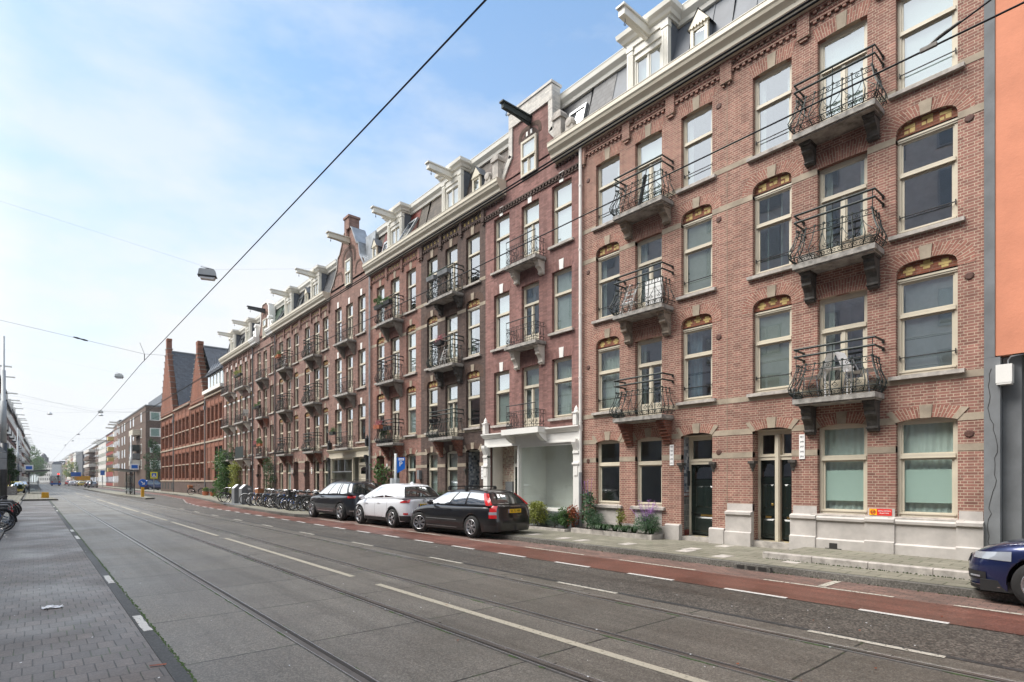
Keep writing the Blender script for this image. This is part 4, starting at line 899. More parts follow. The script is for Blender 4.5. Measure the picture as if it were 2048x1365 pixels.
# ---- house 10: wide corner house with ivy
c10=[(46.75,47.6),(48.2,49.05),(49.65,50.5),(51.1,51.95),(52.55,53.4),(54.0,54.85)]
H10,lv10,r10=terrace('wide brown brick house with white stone bands and ivy, end of the row',46.49,55.6,c10,'brick_mauve','arch_mauve',['porch','window','window','window','window','window'],key='bright_white',bal=(1,4),balstyle='straight',cons=('tri','tri','scroll'),cmat='console_white',fr='rose',roofm='slates',dorm=False,slabproj=.6,balw=2.5,seed=29,bandz=False,railm='iron_black')
bands(H10,V,46.49,55.6,[o for _,_,o in lv10],[(2.5,2.6),(3.6,3.72),(5.55,5.68),(8.3,8.44)],'bright_white')
porch(H10,V,c10[0][0],c10[0][1],.22,2.86,.8,'brick_mauve'); door(H10,V,c10[0][0],c10[0][1],.22,2.86,2.12,rec=.7)
dormer(H10,48.3); dormer(H10,52.9); skylight(H10,50.9,12.8,.7,1.,'dark_steel'); downpipe(H10,V,46.55,.1,12.1,'dark_steel')
m=MB(); m.box((V+.01,55.6,0.1),(V+8,55.605,12.6)); m.build('end_wall','brick_mauve',H10)
# ---- orange building at the right edge
OB=empty('orange_building',(V,-.5,GZ),0,'orange stuccoed building on grey columns at the right edge','building')
m=MB(); m.box((V-.02,-12,3.92),(V+8,2.03,16)); m.build('stucco_wall','orange_stucco',OB)
m=MB(); m.box((V-.035,2.035,3.9),(V+3,2.185,16)); m.build('corner_strip','grey_concrete',OB)
m=MB(); m.box((V-.05,1.96,.1),(V+2.5,2.185,3.895)); m.box((V+.14,1.70,.1),(V+2.5,1.955,3.9)); m.build('concrete_column','grey_concrete',OB)
m=MB(); m.box((V+2.6,-12,.1),(V+2.7,1.8,3.9)); m.quad((V,-12,3.91),(V+3,-12,3.91),(V+3,1.8,3.91),(V,1.8,3.91)); m.build('passage_wall','brick_modern',OB)
m=MB(); rr=random.Random(4); pts=[]; y=2.08; z=3.7
while z>.3: pts.append((V-.053,y,z)); z-=.1; y=2.07+.06*math.sin(z*2.3)+rr.uniform(-.03,.03)
m.tube(pts,.004,4); m.build('crack','dark_gap',OB)
AB=MB(); AB.box((V-.13,1.79,3.42),(V+.08,2.01,3.74)); AB.box((V-.125,1.80,3.39),(V+.07,2.0,3.419)); ab=AB.build('alarm_box','bright_white',OB); m=MB(); m.tube([(V,1.86,3.74),(V,1.86,3.82),(V-.01,1.82,3.88),(V+.02,1.65,3.90)],.012,6); m.build('conduit','pipe_zinc',ab)

m=MB(); m.box((V-.142,4.58,.25),(V-.13,4.74,.36)); m.box((V-.146,4.50,.235),(V-.13,4.82,.25)); m.build('plinth_vent','dark_gap',H1)
# ------------------------------------------------------------------ ground
def st(name,mat,x0,x1,y0,y1,z=0.,z2=None,kind='structure'):
    m=MB()
    if z2 is None: m.quad((x0,y0,z),(x1,y0,z),(x1,y1,z),(x0,y1,z))
    else: m.box((x0,y0,z),(x1,y1,z2))
    o=m.build(name,mat); o['kind']=kind; return o
YB,YF=-8,620
m=MB(); m.quad((-420,-120,-.12),(520,-120,-.12),(520,900,-.12),(-420,900,-.12)); o=m.build('ground','ground_soil'); o['kind']='structure'
def struct(m,name,mat): o=m.build(name,mat); o['kind']='structure'; return o
st('cycle_path','path_brick',-.73,.906,YB,60.8); st('path_edge','dark_strip',.906,1.03,YB,60.8,-.1,.006)
m=MB(); m.box((-.87,YB,-.1),(-.73,60,.07)); struct(m,'kerb','kerb_stone')
st('left_pavement','pavement_tile',-4.2,-.871,YB,420,.05); 
# track bed as concrete slabs between the rails
rails=[(2.075,2.215),(3.505,3.645),(4.745,4.885),(6.145,6.285)]
RF=330
xs=[1.03]+[a for r in rails for a in r]+[6.70]
mats=['slab_concrete','slab_concrete','slab_inner','slab_outer','slab_outer']
m=MB()
for i in range(5):
    m.cur=[0,0,1,2,2][i]; m.quad((xs[2*i],YB,0),(xs[2*i+1],YB,0),(xs[2*i+1],RF,0),(xs[2*i],RF,0))
o=m.build('track_bed',['slab_concrete','slab_inner','slab_outer']); o['kind']='structure'
for k,(a,b) in enumerate(rails):
    c=(a+b)/2; f=1 if k%2==0 else -1
    m=MB(); m.prism([(a,-.06),(a,-.004),(a+.012,.004),(b-.012,.004),(b,-.004),(b,-.06)] ,lambda p,t:(p[0],t,p[1]),YB,RF); o=m.build('rail_bed','rail_groove'); o['kind']='structure'
    m=MB()
    # running head on the outer side of each pair and thin check lip
    h0,h1=(a+.012,a+.075) if f==1 else (b-.075,b-.012); l0,l1=(b-.022,b-.010) if f==1 else (a+.010,a+.022); e0,e1=(a+.004,a+.012) if f==1 else (b-.012,b-.004)
    for p0,p1,zz in ((l0,l1,.011),(e0,e1,.012)): m.prism([(p0,.003),(p0,zz),(p1,zz),(p1,.003)],lambda p,t:(p[0],t,p[1]),YB,RF)
    m.cur=1; m.prism([(h0,.003),(h0,.009),(h1-.01,.012),(h1,.006),(h1,.003)],lambda p,t:(p[0],t,p[1]),YB,RF)
    o=m.build('tram_rail',['rail_steel','rail_head']); tag(o,['tram rail nearest the brick path','second tram rail from the brick path','third tram rail, dark one right of the long yellow line','tram rail nearest the asphalt lane'][k],'tram rail','tram rails set in the street')
# mossy mortar strips beside the rails
rr=random.Random(3); m=MB()
for k,(a,b) in enumerate(rails):
    for s,e in ((a,-1),(b,1)):
        if k%2==0 and s==a: pass
        y=YB
        while y<60:
            L=rr.uniform(.05,.5); wd=rr.uniform(.004,.014)
            if rr.random()<.35: m.add([(s-e*.006,y,.006),(s-e*.006,y+L,.006),(s+e*wd,y+L*.8,.003),(s+e*wd*rr.uniform(.4,1),y+L*.2,.003)],[(0,1,2,3)])
            y+=L+rr.uniform(0,.3)
y=YB
while y<60:
    L=rr.uniform(.02,.10); x=1.035+rr.uniform(-.012,.016); wd=rr.uniform(.006,.022)
    if rr.random()<.9: m.add([(x,y,.004),(x+wd,y+.02,.008),(x+wd*.9,y+L,.006),(x-.005,y+L*.9,.009)],[(0,1,2,3)])
    y+=L*.55
o=m.build('moss_in_joints','moss'); o['kind']='stuff'; 
m=MB(); 
for (a,b) in (rails[1],rails[3]):
    y=YB
    while y<90:
        m.box((b+.004,y,.0),(b+.06,y+1.9,.007)); y+=1.95
struct(m,'joint_filler','slab_concrete')
# edge marks on the strip beside the path
marks=[(7.45,8.38),(11.3,12.25),(20.4,21.6),(23.4,24.4),(39.5,40.5),(46,47)]
for k,(a,b) in enumerate(marks): 
    m=MB(); r_=random.Random(k); n=8; P=[(.93+r_.uniform(-.008,.008),a+(b-a)*i/n) for i in range(n+1)]+[(1.015+r_.uniform(-.008,.008),b-(b-a)*i/n) for i in range(n+1)]
    m.add([(x,y,.0095) for x,y in P],[tuple(range(len(P)))]); struct(m,'road_marking','line_white')
# yellow centre dashes
for a,b in ((-4.5,-.9),(-0.2,8.4),(9.35,17.99),(18.9,26.5),(27.5,35),(36,44),(45,53),(54,62),(70,78),(88,96),(110,118),(140,150)):
    st('road_marking','line_yellow',4.22,4.33,a,b,.004)
# asphalt lane
m=MB(); m.quad((6.70,YB,.002),(8.22,YB,.002),(8.22,42,.002),(6.70,42,.002)); m.add([(6.7,42,.002),(8.22,42,.002),(8.6,48,.002),(10.0,57,.002),(11.,75,.002),(11.2,100,.002),(11.2,560,.002),(6.7,560,.002)],[tuple(range(8))]); struct(m,'asphalt_lane','asphalt')
m=MB(); m.quad((6.285,YB,.003),(6.30,YB,.003),(6.30,80,.003),(6.285,80,.003)); 
st('asphalt_seam','asphalt_patch',6.655,6.74,YB,60,.004)
for k in range(-2,14):
    a=1.70+3.98*k; 
    if k>9: break
    st('road_marking','line_worn',6.60,6.69,a-.3,a+.95,.0065)
for k in range(-2,21): st('road_marking','line_white',8.19,8.29,1.70+1.88*k,2.65+1.88*k,.008)
# cycle lane in red, swinging right towards the stop
L0=[(8.23,YB),(8.23,42),(8.7,48),(10.1,57),(10.9,72),(11.1,100),(11.1,300)]; L1=[(9.43,YB),(9.43,24),(9.15,27),(9.40,36),(9.75,41),(10.7,50),(11.7,62),(12.3,80),(12.5,300)]
m=MB(); P=[(x,y,.006) for x,y in L0]+[(x,y,.006) for x,y in reversed(L1)]; m.add(P,[tuple(range(len(P)))]); struct(m,'cycle_lane','red_asphalt')
def lerp_line(L,y):
    for (a,b),(c,d) in zip(L,L[1:]):
        if b<=y<=d: return a+(c-a)*(y-b)/(d-b)
    return L[-1][0]
for k in range(24):
    y=41.3+1.88*k; m=MB(); x0,x1=lerp_line(L0,y),lerp_line(L0,y+.95); m.quad((x0-.05,y,.009),(x0+.05,y,.009),(x1+.05,y+.95,.009),(x1-.05,y+.95,.009)); struct(m,'road_marking','line_white')
for a,b in ((-3.6,-2.2),(0.6,1.9),(2.6,4.5),(5.8,7.6),(8.6,10.6),(11.6,13.),(14.5,16.5),(18,20.5),(21.5,24)): st('road_marking','line_worn',9.44,9.52,a,b,.010)
st('road_marking','line_worn',9.55,10.25,3.55,3.67,.012)
# parking bay, kerbs and pavement
st('parking_bay','bay_brick',9.43,10.32,YB,26,.004)
KB=[(10.32,YB),(10.32,23.5),(9.9,25.2),(9.25,26.6),(9.22,30),(9.45,36),(9.85,41),(10.8,50),(11.9,62),(12.5,80),(12.7,300)]
def strip(name,mat,A,B,z,zb=None):
    m=MB()
    for (a,b),(c,d) in zip(zip(A,B),list(zip(A,B))[1:]):
        pass
    n=len(A)
    vs=[(x,y,z) for x,y in A]+[(x,y,z) for x,y in B]; fs=[(i,n+i,n+i+1,i+1) for i in range(n-1)]
    if zb is not None:
        vs+=[(x,y,zb) for x,y in A]; fs+=[(i,i+1,2*n+i+1,2*n+i) for i in range(n-1)]
        vs+=[(x-.02 if 0 else x,y,z) for x,y in A]
    m.add(vs,fs); return struct(m,name,mat)
strip('kerb','kerb_stone',KB,[(x+.15,y) for x,y in KB],.115,-.05)
strip('pavement','pavement_tile',[(x+.15,y) for x,y in KB],[(V+.3 if y<57 else 14.6,y) for x,y in KB],.118)
m=MB(); m.box((11.42,-6,.1),(V+.2,5.2,.235)); m.prism([(11.42,5.2),(V+.2,5.2),(V+.2,7.4),(11.42,7.4)],lambda p,t:(p[0],p[1],t),.11,.12); struct(m,'raised_pavement','pavement_tile')
m=MB(); 
for k in range(12):
    y=-6+k*.95; m.prism([(11.30,.1),(11.30,.225),(11.315,.243),(11.42,.243),(11.42,.1)],lambda p,t:(p[0],t,p[1]),y,y+.94)
struct(m,'upper_kerb','sill_stone')
rr=random.Random(12); m=MB()
for k in range(420):
    y=rr.uniform(-1,5.3); x=11.29+rr.uniform(-.03,.0); h=rr.uniform(.01,.035); m.add([(x,y,.118),(x+rr.uniform(-.02,.02),y+rr.uniform(.01,.03),.118),(x-.01,y+.01,.118+h)],[(0,1,2)])
for k in range(260):
    y=rr.uniform(-1,16); x=10.31+rr.uniform(-.02,.0); h=rr.uniform(.01,.03); m.add([(x,y,.004),(x+rr.uniform(-.03,.01),y+rr.uniform(.01,.03),.004),(x-.01,y+.01,.004+h)],[(0,1,2)])
o=m.build('weeds','moss'); o['kind']='stuff'
# drain in the kerb
m=MB(); m.box((10.25,4.75,.005),(10.31,5.45,.10)); 
d=m.build('kerb_drain','kerb_stone'); tag(d,'stone kerb drain with three dark openings at the pavement edge','drain'); m=MB()
for k in range(3): m.box((10.244,4.82+k*.21,.025),(10.25,4.97+k*.21,.085))
m.build('drain_opening','dark_gap',d)
# light tiles in pavement
tl=[(11.0,8.6),(10.9,6.9),(11.3,7.0),(10.75,9.9),(10.7,5.9),(11.0,4.6),(12.4,6.8),(10.8,10.6),(10.9,11.9)]
m=MB()
for x,y in tl: m.box((x,y,.1),(x+.44,y+.29,.1225))
struct(m,'light_tiles','sill_stone')
# tram stop islands
def island(name,P,z=.14):
    m=MB(); m.prism(P,lambda p,t:(p[0],p[1],t),-.05,z-.02); o=m.build(name+'_kerb','kerb_stone'); o['kind']='structure'
    cx=sum(p[0] for p in P)/len(P); m=MB(); m.prism([(p[0]+(.12 if p[0]<cx else -.12),p[1]+(.15 if i in(0,1) else 0)) for i,p in enumerate(P)],lambda p,t:(p[0],p[1],t),-.04,z); o=m.build(name,'pavement_tile'); o['kind']='structure'
island('tram_island',[(7.5,58.8),(8.3,59.5),(8.9,75),(9.0,132),(6.95,132),(6.95,75)])
island('left_island',[(-.75,60.9),(1.55,60.7),(1.0,75),(.8,100),(.8,125),(-.75,125)])
st('left_road','asphalt',-3.2,-.9,126,560,.055); st('far_path','path_brick',.81,1.0,61,125,.003)
simple('door_teal',(.06,.14,.15),.5)
brick('slates_blue',(.075,.088,.11),(.05,.06,.078),(.02,.022,.028),w=.3,h=.2,ms=.008,dirt=.2,squash=1,rough=.55)
simple('brick_opposite',(.52,.51,.50),.85)
# ------------------------------------------------------------------ gabled brick hall beyond the terrace
XS=14.3
SCH=empty('gabled_brick_hall',(XS,78,GZ),0,'tall red brick hall with two stepped gables and a steep dark slate roof','building')
m=MB(); ops=[]
def tall(a,b,z0,z1): ops.append((a,b,z0,z1,0,'flat'))
secs=[(86.6,96.6,3,10.9,'g'),(76.4,86.4,4,11.3,'p'),(68.4,76.2,3,10.6,'g'),(60.6,68.2,4,11.0,'d')]
mull=MB(); glas=[]
for (a,b,n,zt,k) in secs:
    st_=(b-a-.8)/n
    for i in range(n):
        y0=a+.4+i*st_+.28; y1=y0+st_-.56
        for z0,z1 in ((1.95,3.55),(3.75,5.1),(6.2,7.75),(7.95,9.5)):
            if k=='d' and z1<6: continue
            tall(y0,y1,z0,z1)
# big glazed entrance bay on the right
tall(61.4,64.6,1.9,5.2); ops.append((66.3,67.4,.2,2.7,.35,'basket'))
wall(m,XS,60.6,96.7,.1,11.3,ops,.35); m.quad((XS,60.6,.1),(XS+15,60.6,.1),(XS+15,60.6,11.3),(XS,60.6,11.3)); m.quad((XS,96.7,.1),(XS,96.7,11.3),(XS+15,96.7,11.3),(XS+15,96.7,.1)); m.build('wall','brick_gable',SCH)
for o in ops:
    if o[2]==.2: continue
    a,b,z0,z1=o[:4]; q=MB(); q.box((XS+.28,a,z0),(XS+.33,b,z1)); w_=q.build('window','window_low' if b-a>3 else 'brick_panel',SCH)
    q=MB(); n=4 if b-a>3 else 2
    for i in range(n+1): y=a+(b-a-.07)*i/n; q.box((XS+.2,y,z0),(XS+.28,y+.07,z1))
    q.box((XS+.21,a,z0+(z1-z0)*.65),(XS+.27,b,z0+(z1-z0)*.65+.08)); q.box((XS+.205,a,z1-.08),(XS+.275,b,z1)); q.build('window_frame','door_teal' if b-a>3 else 'brick_gable',w_)
q=MB(); q.box((XS+.3,66.3,.2),(XS+.34,67.4,3.05)); q.build('door','door_teal',SCH)
def ledge(z0,z1,a,b,p,mat,name='stone_ledge'):
    q=MB(); q.box((XS-p,a,z0),(XS+.02,b,z1)); q.build(name,mat,SCH)
for (a,b,n,zt,k) in secs:
    pj=.10 if k=='g' else .06
    ledge(1.55,1.7,a,b,pj+.05,'sandstone'); 
    ledge(5.75,5.92,a,b,pj+.04,'sandstone'); ledge(zt-.45,zt-.28,a,b,.22,'sandstone')
    # wall piers between the tall windows
    st_=(b-a-.8)/n
    for i in range(n+1):
        y=a+.4+i*st_; q=MB(); q.box((XS-pj,y-.16,1.7),(XS+.01,y+.16,5.75)); q.box((XS-pj,y-.16,5.92),(XS+.01,y+.16,zt-.8)); q.build('pier','brick_gable',SCH)
    for z in (3.6,7.8): ledge(z,z+.1,a+.3,b-.3,.04,'sandstone')
    ledge(5.2,5.6,a+.3,b-.3,.03,'brick_panel','brick_frieze'); ledge(9.6,10.1,a+.3,b-.3,.03,'brick_panel','brick_frieze')
q=MB(); q.box((XS-.06,60.7,.1),(XS+.02,96.6,1.5)); q.build('plinth','brick_brown',SCH)
q=MB()
for y in (94.5,92.2,89.9,87.4): q.box((XS-.08,y,.5),(XS-.06,y+1.1,1.35))
q.build('basement_window','dark_gap',SCH)
def step_gable(yc,w,z0,z1,x=XS,th=.5,n=11):
    pts=[]; hw=w/2
    for i in range(n):
        h=z0+(z1-1.5-z0)*(i+1)/n; ww=hw*(1-i/n)+.25
        pts.append((ww,h-(z1-1.5-z0)/n if i else z0)); pts.append((ww,h))
    pts=pts+[(.38,z1-1.5),(.38,z1-.35),(.5,z1-.35),(.5,z1)]
    R_=[(yc+a,b) for a,b in pts]; L_=[(yc-a,b) for a,b in reversed(pts)]
    q=MB(); q.prism(R_+L_,lambda p,t:(t,p[0],p[1]),x-.12,x+th); g=q.build('stepped_gable','brick_gable',SCH)
    q=MB()
    for i in range(n):
        h=z0+(z1-1.5-z0)*(i+1)/n; ww=hw*(1-i/n)+.25; 
        for s in (-1,1): q.box((x-.2,yc+s*(ww-.5),h),(x+th+.08,yc+s*(ww+.06),h+.09))
    q.build('coping_stone','console_grey',g)
    q=MB()
    for dy,zt in ((-hw*.42,.55),(-hw*.2,.68),(0,.86),(hw*.2,.68),(hw*.42,.55)):
        q.box((x-.14,yc+dy-.18,z0+.6),(x-.119,yc+dy+.18,z0+(z1-z0)*zt)); 
    q.build('blind_niche','brick_panel',g)
step_gable(91.6,9.2,10.9,21.6); step_gable(72.3,7.0,10.6,17.6)
def pitched(yc,w,z0,z1,x0,x1,mat='slates_blue'):
    q=MB(); a,b=yc-w/2,yc+w/2; q.quad((x0,a,z0),(x1,a,z0),(x1,yc,z1),(x0,yc,z1)); q.quad((x0,b,z0),(x0,yc,z1),(x1,yc,z1),(x1,b,z0)); q.add([(x1,a,z0),(x1,b,z0),(x1,yc,z1)],[(0,1,2)]); r=q.build('roof',mat,SCH); q=MB(); q.tube([(x0,yc,z1),(x1,yc,z1)],.12,6); q.build('roof_ridge','grey_concrete',r); return r
rf=pitched(91.0,11.5,10.8,19.8,XS+.4,XS+26); pitched(71.5,13,10.6,17.0,XS+.4,XS+18)
q=MB(); q.quad((XS+4.2,86.9,13.4+.4),(XS+6.6,86.9,13.8),(XS+6.6,87.9,15.2),(XS+4.2,87.9,15.2)); q.build('skylight','lamp_cover',rf)
# small stepped dormer between the gables, parapet and dormer row
q=MB(); P=[(-1.6,11.3),(1.6,11.3),(1.6,13.6),(1.2,13.6),(1.2,14.2),(.8,14.2),(.8,14.8),(.35,14.8),(.35,15.6),(-.35,15.6),(-.35,14.8),(-.8,14.8),(-.8,14.2),(-1.2,14.2),(-1.2,13.6),(-1.6,13.6)]
q.prism(P,lambda p,t:(t,79.5+p[0],p[1]),XS+1.4,XS+3.2); sdm=q.build('stepped_dormer','brick_mauve',SCH); q=MB(); q.box((XS+1.35,78.9,11.9),(XS+1.4,80.1,13.8)); q.build('dormer_window','window_glass',sdm)
q=MB(); q.box((XS+1.2,76.4,10.8),(XS+1.5,86.4,12.0)); q.build('parapet','brick_mauve',SCH)
q=MB(); q.quad((XS+.1,60.6,11.3),(XS+.1,68.3,11.3),(XS+3,68.3,14.5),(XS+3,60.6,14.5)); q.build('side_roof','slates_blue',SCH)
for i in range(5):
    y=61.4+i*1.35; q=MB(); q.box((XS+.1,y,11.35),(XS+1.4,y+.95,12.9)); dd=q.build('roof_dormer','white_paint',SCH); q=MB(); q.box((XS+.06,y+.1,11.5),(XS+.09,y+.85,12.8)); q.build('dormer_pane','window_glass',dd)
    q=MB(); q.add([(XS-.2,y-.15,12.9),(XS-.2,y+1.1,12.9),(XS+2.4,y+1.1,12.9),(XS+2.4,y-.15,12.9),(XS+.5,y+.47,14.3),(XS+2,y+.47,14.3)],[(0,1,4),(1,2,5,4),(2,3,5),(3,0,4,5)]); q.tube([(XS+.5,y+.47,14.2),(XS+.5,y+.47,14.9)],.04,5); q.build('dormer_roof','zinc',dd)
ledge(10.95,11.3,60.6,68.3,.4,'white_paint','gutter')
for y in (86.5,68.3): q=MB(); q.tube([(XS-.12,y,.2),(XS-.12,y,10.6)],.07,7); q.box((XS-.25,y-.16,9.4),(XS,y+.16,9.8)); q.build('drainpipe','grey_concrete',SCH)
q=MB(); q.tube([(XS+7,72,16.6),(XS+7,72,18.4)],.16,8); q.build('chimney','dark_steel',SCH)
# ------------------------------------------------------------------ far buildings
def block(name,label,x0,x1,y0,y1,h,matn,storeys,bays,ebays=0,face=-1,frame='white_paint',ww=.5,flat=True,roofm='grey_concrete',ground=True,zb=3.6,hh=.55,cat='building',glassm='window_glass',wf=True,z0=GZ):
    # face -1: street facade is at x0 (faces -x); +1: at x1
    B=empty(name,((x0+x1)/2,(y0+y1)/2,z0),0,label,cat); xf=x0 if face<0 else x1
    m=MB(); m.box((x0,y0,0),(x1,y1,h)); m.build('wall',matn,B)
    sh=(h-zb-.3)/max(1,storeys)
    def win(P,a,b,z0_,z1_):
        q=MB(); P(q,a,b,z0_,z1_,.03); w_=q.build('window',frame,B); q=MB(); P(q,a+.09,(a+b)/2-.04,z0_+.1,z1_-.1,.045); P(q,(a+b)/2+.04,b-.09,z0_+.1,z1_-.1,.045); q.build('pane',glassm,w_)
    def PX(q,a,b,c,d,o): q.box((xf,a,c),(xf+face*o,b,d))
    def PY(q,a,b,c,d,o): q.box((a,y0-o,c),(b,y0,d))
    for s in range(storeys+1 if ground else storeys):
        zc=zb+s*sh-(sh if ground else 0) if ground else zb+s*sh
        if ground and s==0: za,zd=.9,2.9
        else: za=zc+sh*.25; zd=za+sh*hh
        if ground and s>0: za=zb+(s-1)*sh+sh*.25; zd=za+sh*hh
        for i in range(bays):
            p=(y1-y0)/bays; a=y0+p*(i+.5-ww/2); win(PX,a,a+p*ww,za,zd)
        for i in range(ebays):
            p=(x1-x0)/ebays; a=x0+p*(i+.5-ww*.5); win(PY,a,a+p*ww,za,zd)
    q=MB(); q.box((x0-.15,y0-.1,h),(x1+.15,y1+.1,h+.25)); q.build('roof',roofm,B)
    return B
# brown corner block across the side street
BB=empty('apartment_block',(21,150,GZ),0,'brown brick apartment block with wide white window frames across the side street','building')
m=MB(); m.box((17,133,0),(31,181,16.6)); m.build('wall','brick_modern',BB)
for s in range(4):
    z=4.0+s*3.25
    q=MB(); q.box((17.7,132.95,z),(24.4,133,z+1.75)); w_=q.build('window','white_paint',BB); q=MB(); q.box((17.9,132.93,z+.15),(19.3,132.95,z+1.6)); q.box((19.6,132.93,z+.15),(24.2,132.95,z+1.6)); q.build('pane','window_low',w_)
    for y in (138,150,155,166,171,178):
        q=MB(); q.box((16.95,y,z),(17,y+1.6,z+2.0)); w_=q.build('window','white_paint',BB); q=MB(); q.box((16.93,y+.2,z+.15),(16.95,y+1.4,z+1.85)); q.build('pane','window_glass',w_)
for z,mt in ((4.8,'white_paint'),(8.,'iron_green'),(11.2,'cream_paint'),(6.2,'grey_concrete')):
    q=MB(); q.box((15.7,141,z),(17,147,z+.15)); q.box((15.7,141,z+.15),(15.75,147,z+1.15)); q.box((15.75,141,z+.15),(17,141.05,z+1.15)); q.build('balcony',mt,BB)
q=MB(); q.box((16.9,132.9,16.6),(31,181,16.85)); q.build('roof','grey_concrete',BB)
q=MB(); q.box((21,137,16.85),(31,160,20.4)); q.build('roof_storey','zinc',BB); q=MB(); q.box((23,136,20.4),(24.6,138,22.4)); q.build('chimney','dark_steel',BB); q=MB(); q.tube([(23.4,137,22.4),(23.4,137,23.6)],.2,6); q.tube([(24.3,137,22.4),(24.3,137,23.6)],.2,6); q.build('chimney_pot','terracotta',BB)
simple('white_wall',(.62,.60,.57),.8); simple('yellow_wall',(.52,.42,.16),.8); simple('blue_wall',(.16,.24,.38),.8); simple('cream_wall',(.52,.45,.36),.8); simple('black_wall',(.045,.05,.06),.6); simple('red_panel',(.27,.045,.035),.7); simple('dark_brown_wall',(.17,.10,.08),.85)
b1=block('town_house','tall brown town house with hoist beam just past the brown block',17.5,28,182,190,17.6,'dark_brown_wall',4,3)
b2=block('town_house','narrow brown town house beside the red gridded block',17.5,28,190.1,197.5,16.8,'brick_mauve',4,3)
for bb,y,z in ((b1,184,17.2),(b1,188,16.9),(b2,194,16.4)): beam(bb,17.5,y,z,2.2,'white_paint',.3,.35,hook=False)
b3=block('pale_house','pale house with small yellow balconies left of the brown row',17.6,28,197.6,201,16,'cream_wall',4,1)
for s in range(4): q=MB(); q.box((16.2,197.9,4.2+s*3.),(17.6,200.6,5.3+s*3.)); q.build('balcony','post_yellow' if 0 else 'yellow_wall',b3)
b4=block('gridded_block','dark red block with a grid of deep dark windows',18,30,201.1,226.8,16.2,'red_panel',4,9,0,frame='dark_gap',ww=.7,hh=.72,glassm='window_low')
b5=block('white_apartments','tall white apartment house between the red block and the brick block',18,30,227,255.9,14.6,'white_wall',4,7,3)
for y in (230,240,250): beam(b5,18,y,14.9,2.4,'white_paint',.4,.4,hook=False)
b6=block('stepped_apartments','brown brick apartments with white balconies further down the street',18,34,256,330,14.8,'brick_modern',4,10,4)
for s in range(4): q=MB(); q.box((16.0,270,4.+s*2.9),(18,300,5.1+s*2.9)); q.build('balcony','white_wall' if s%2 else 'brick_modern',b6)
b7=block('dark_block','plain black corner block far down the street',18,34,345,402,15.6,'black_wall',0,0,0,frame='dark_gap',ground=False)
cols_=['brick_mauve','white_wall','cream_wall','brick_plum','brick_brown','cream_wall']
y=403.
rb=random.Random(5)
lab=['pale striped house first of the far row','red brick house second in the far row','cream house third in the far row','brown house fourth in the far row','pink brick house fifth in the far row']
for k in range(5):
    w_=26+rb.uniform(-3,5); bb=block('far_house',lab[k],18,30,y,y+w_,16.5+rb.uniform(-1,2),cols_[(k*2+1)%6],4,5,0,ww=.4); beam(bb,18,y+w_/2,17,2.6,'white_paint',.5,.5,hook=False); y+=w_+.1
# buildings closing the view at the far end
def pxd(x,d): X=(x-1024)/1122*d; th=R(40.43); return (math.cos(th)*X+math.sin(th)*d,-math.sin(th)*X+math.cos(th)*d)
E1=[(470,15,75,104,'white_wall','white corner house with three window rows closing the street',3,8),(480,15.5,104.3,111,'blue_wall','narrow blue house at the end of the street',3,2),(480,16,111.2,116,'yellow_wall','narrow yellow house at the end of the street',3,2),(480,15.,116.2,121,'blue_wall','second blue house at the end of the street',3,2),(480,15.,121.2,126,'cream_wall','narrow cream house at the end of the street',3,2)]
for d,h,xa,xb_,mt,lb,s,bn in E1:
    (ax,ay),(bx,by)=pxd(xa,d),pxd(xb_,d); L=math.hypot(bx-ax,by-ay); an=math.atan2(by-ay,bx-ax)
    B=empty('end_house',(ax,ay,GZ),an,lb,'house'); q=MB(); q.box((0,0,-.2),(L,12,h)); q.build('wall',mt,B,world=False)
    sh=(h-1.)/4
    for r_ in range(4):
        for c_ in range(bn):
            p=L/bn; q=MB(); q.box((p*(c_+.3),-.06,1+r_*sh+.5),(p*(c_+.7),0,1+r_*sh+2.6)); q.build('window','dark_gap' if mt!='dark' else mt,B,world=False)
    q=MB(); q.add([(-.3,-.4,h),(L+.3,-.4,h),(L+.3,12,h),(-.3,12,h),(1,3,h+2.4),(L-1,3,h+2.4),(L-1,9,h+2.4),(1,9,h+2.4)],[(0,1,5,4),(1,2,6,5),(2,3,7,6),(3,0,4,7),(4,5,6,7)]); q.build('roof','slates',B,world=False)
    if 'white corner' in lb:
        q=MB(); q.box((-3+L*.2,2,h),(L*.2+2,6,h+6)); q.lathe([(2.4,h+6),(1.6,h+8),(.2,h+9.5)],8,(L*.2-.5,4,0)); q.build('roof_turret','slates',B,world=False)
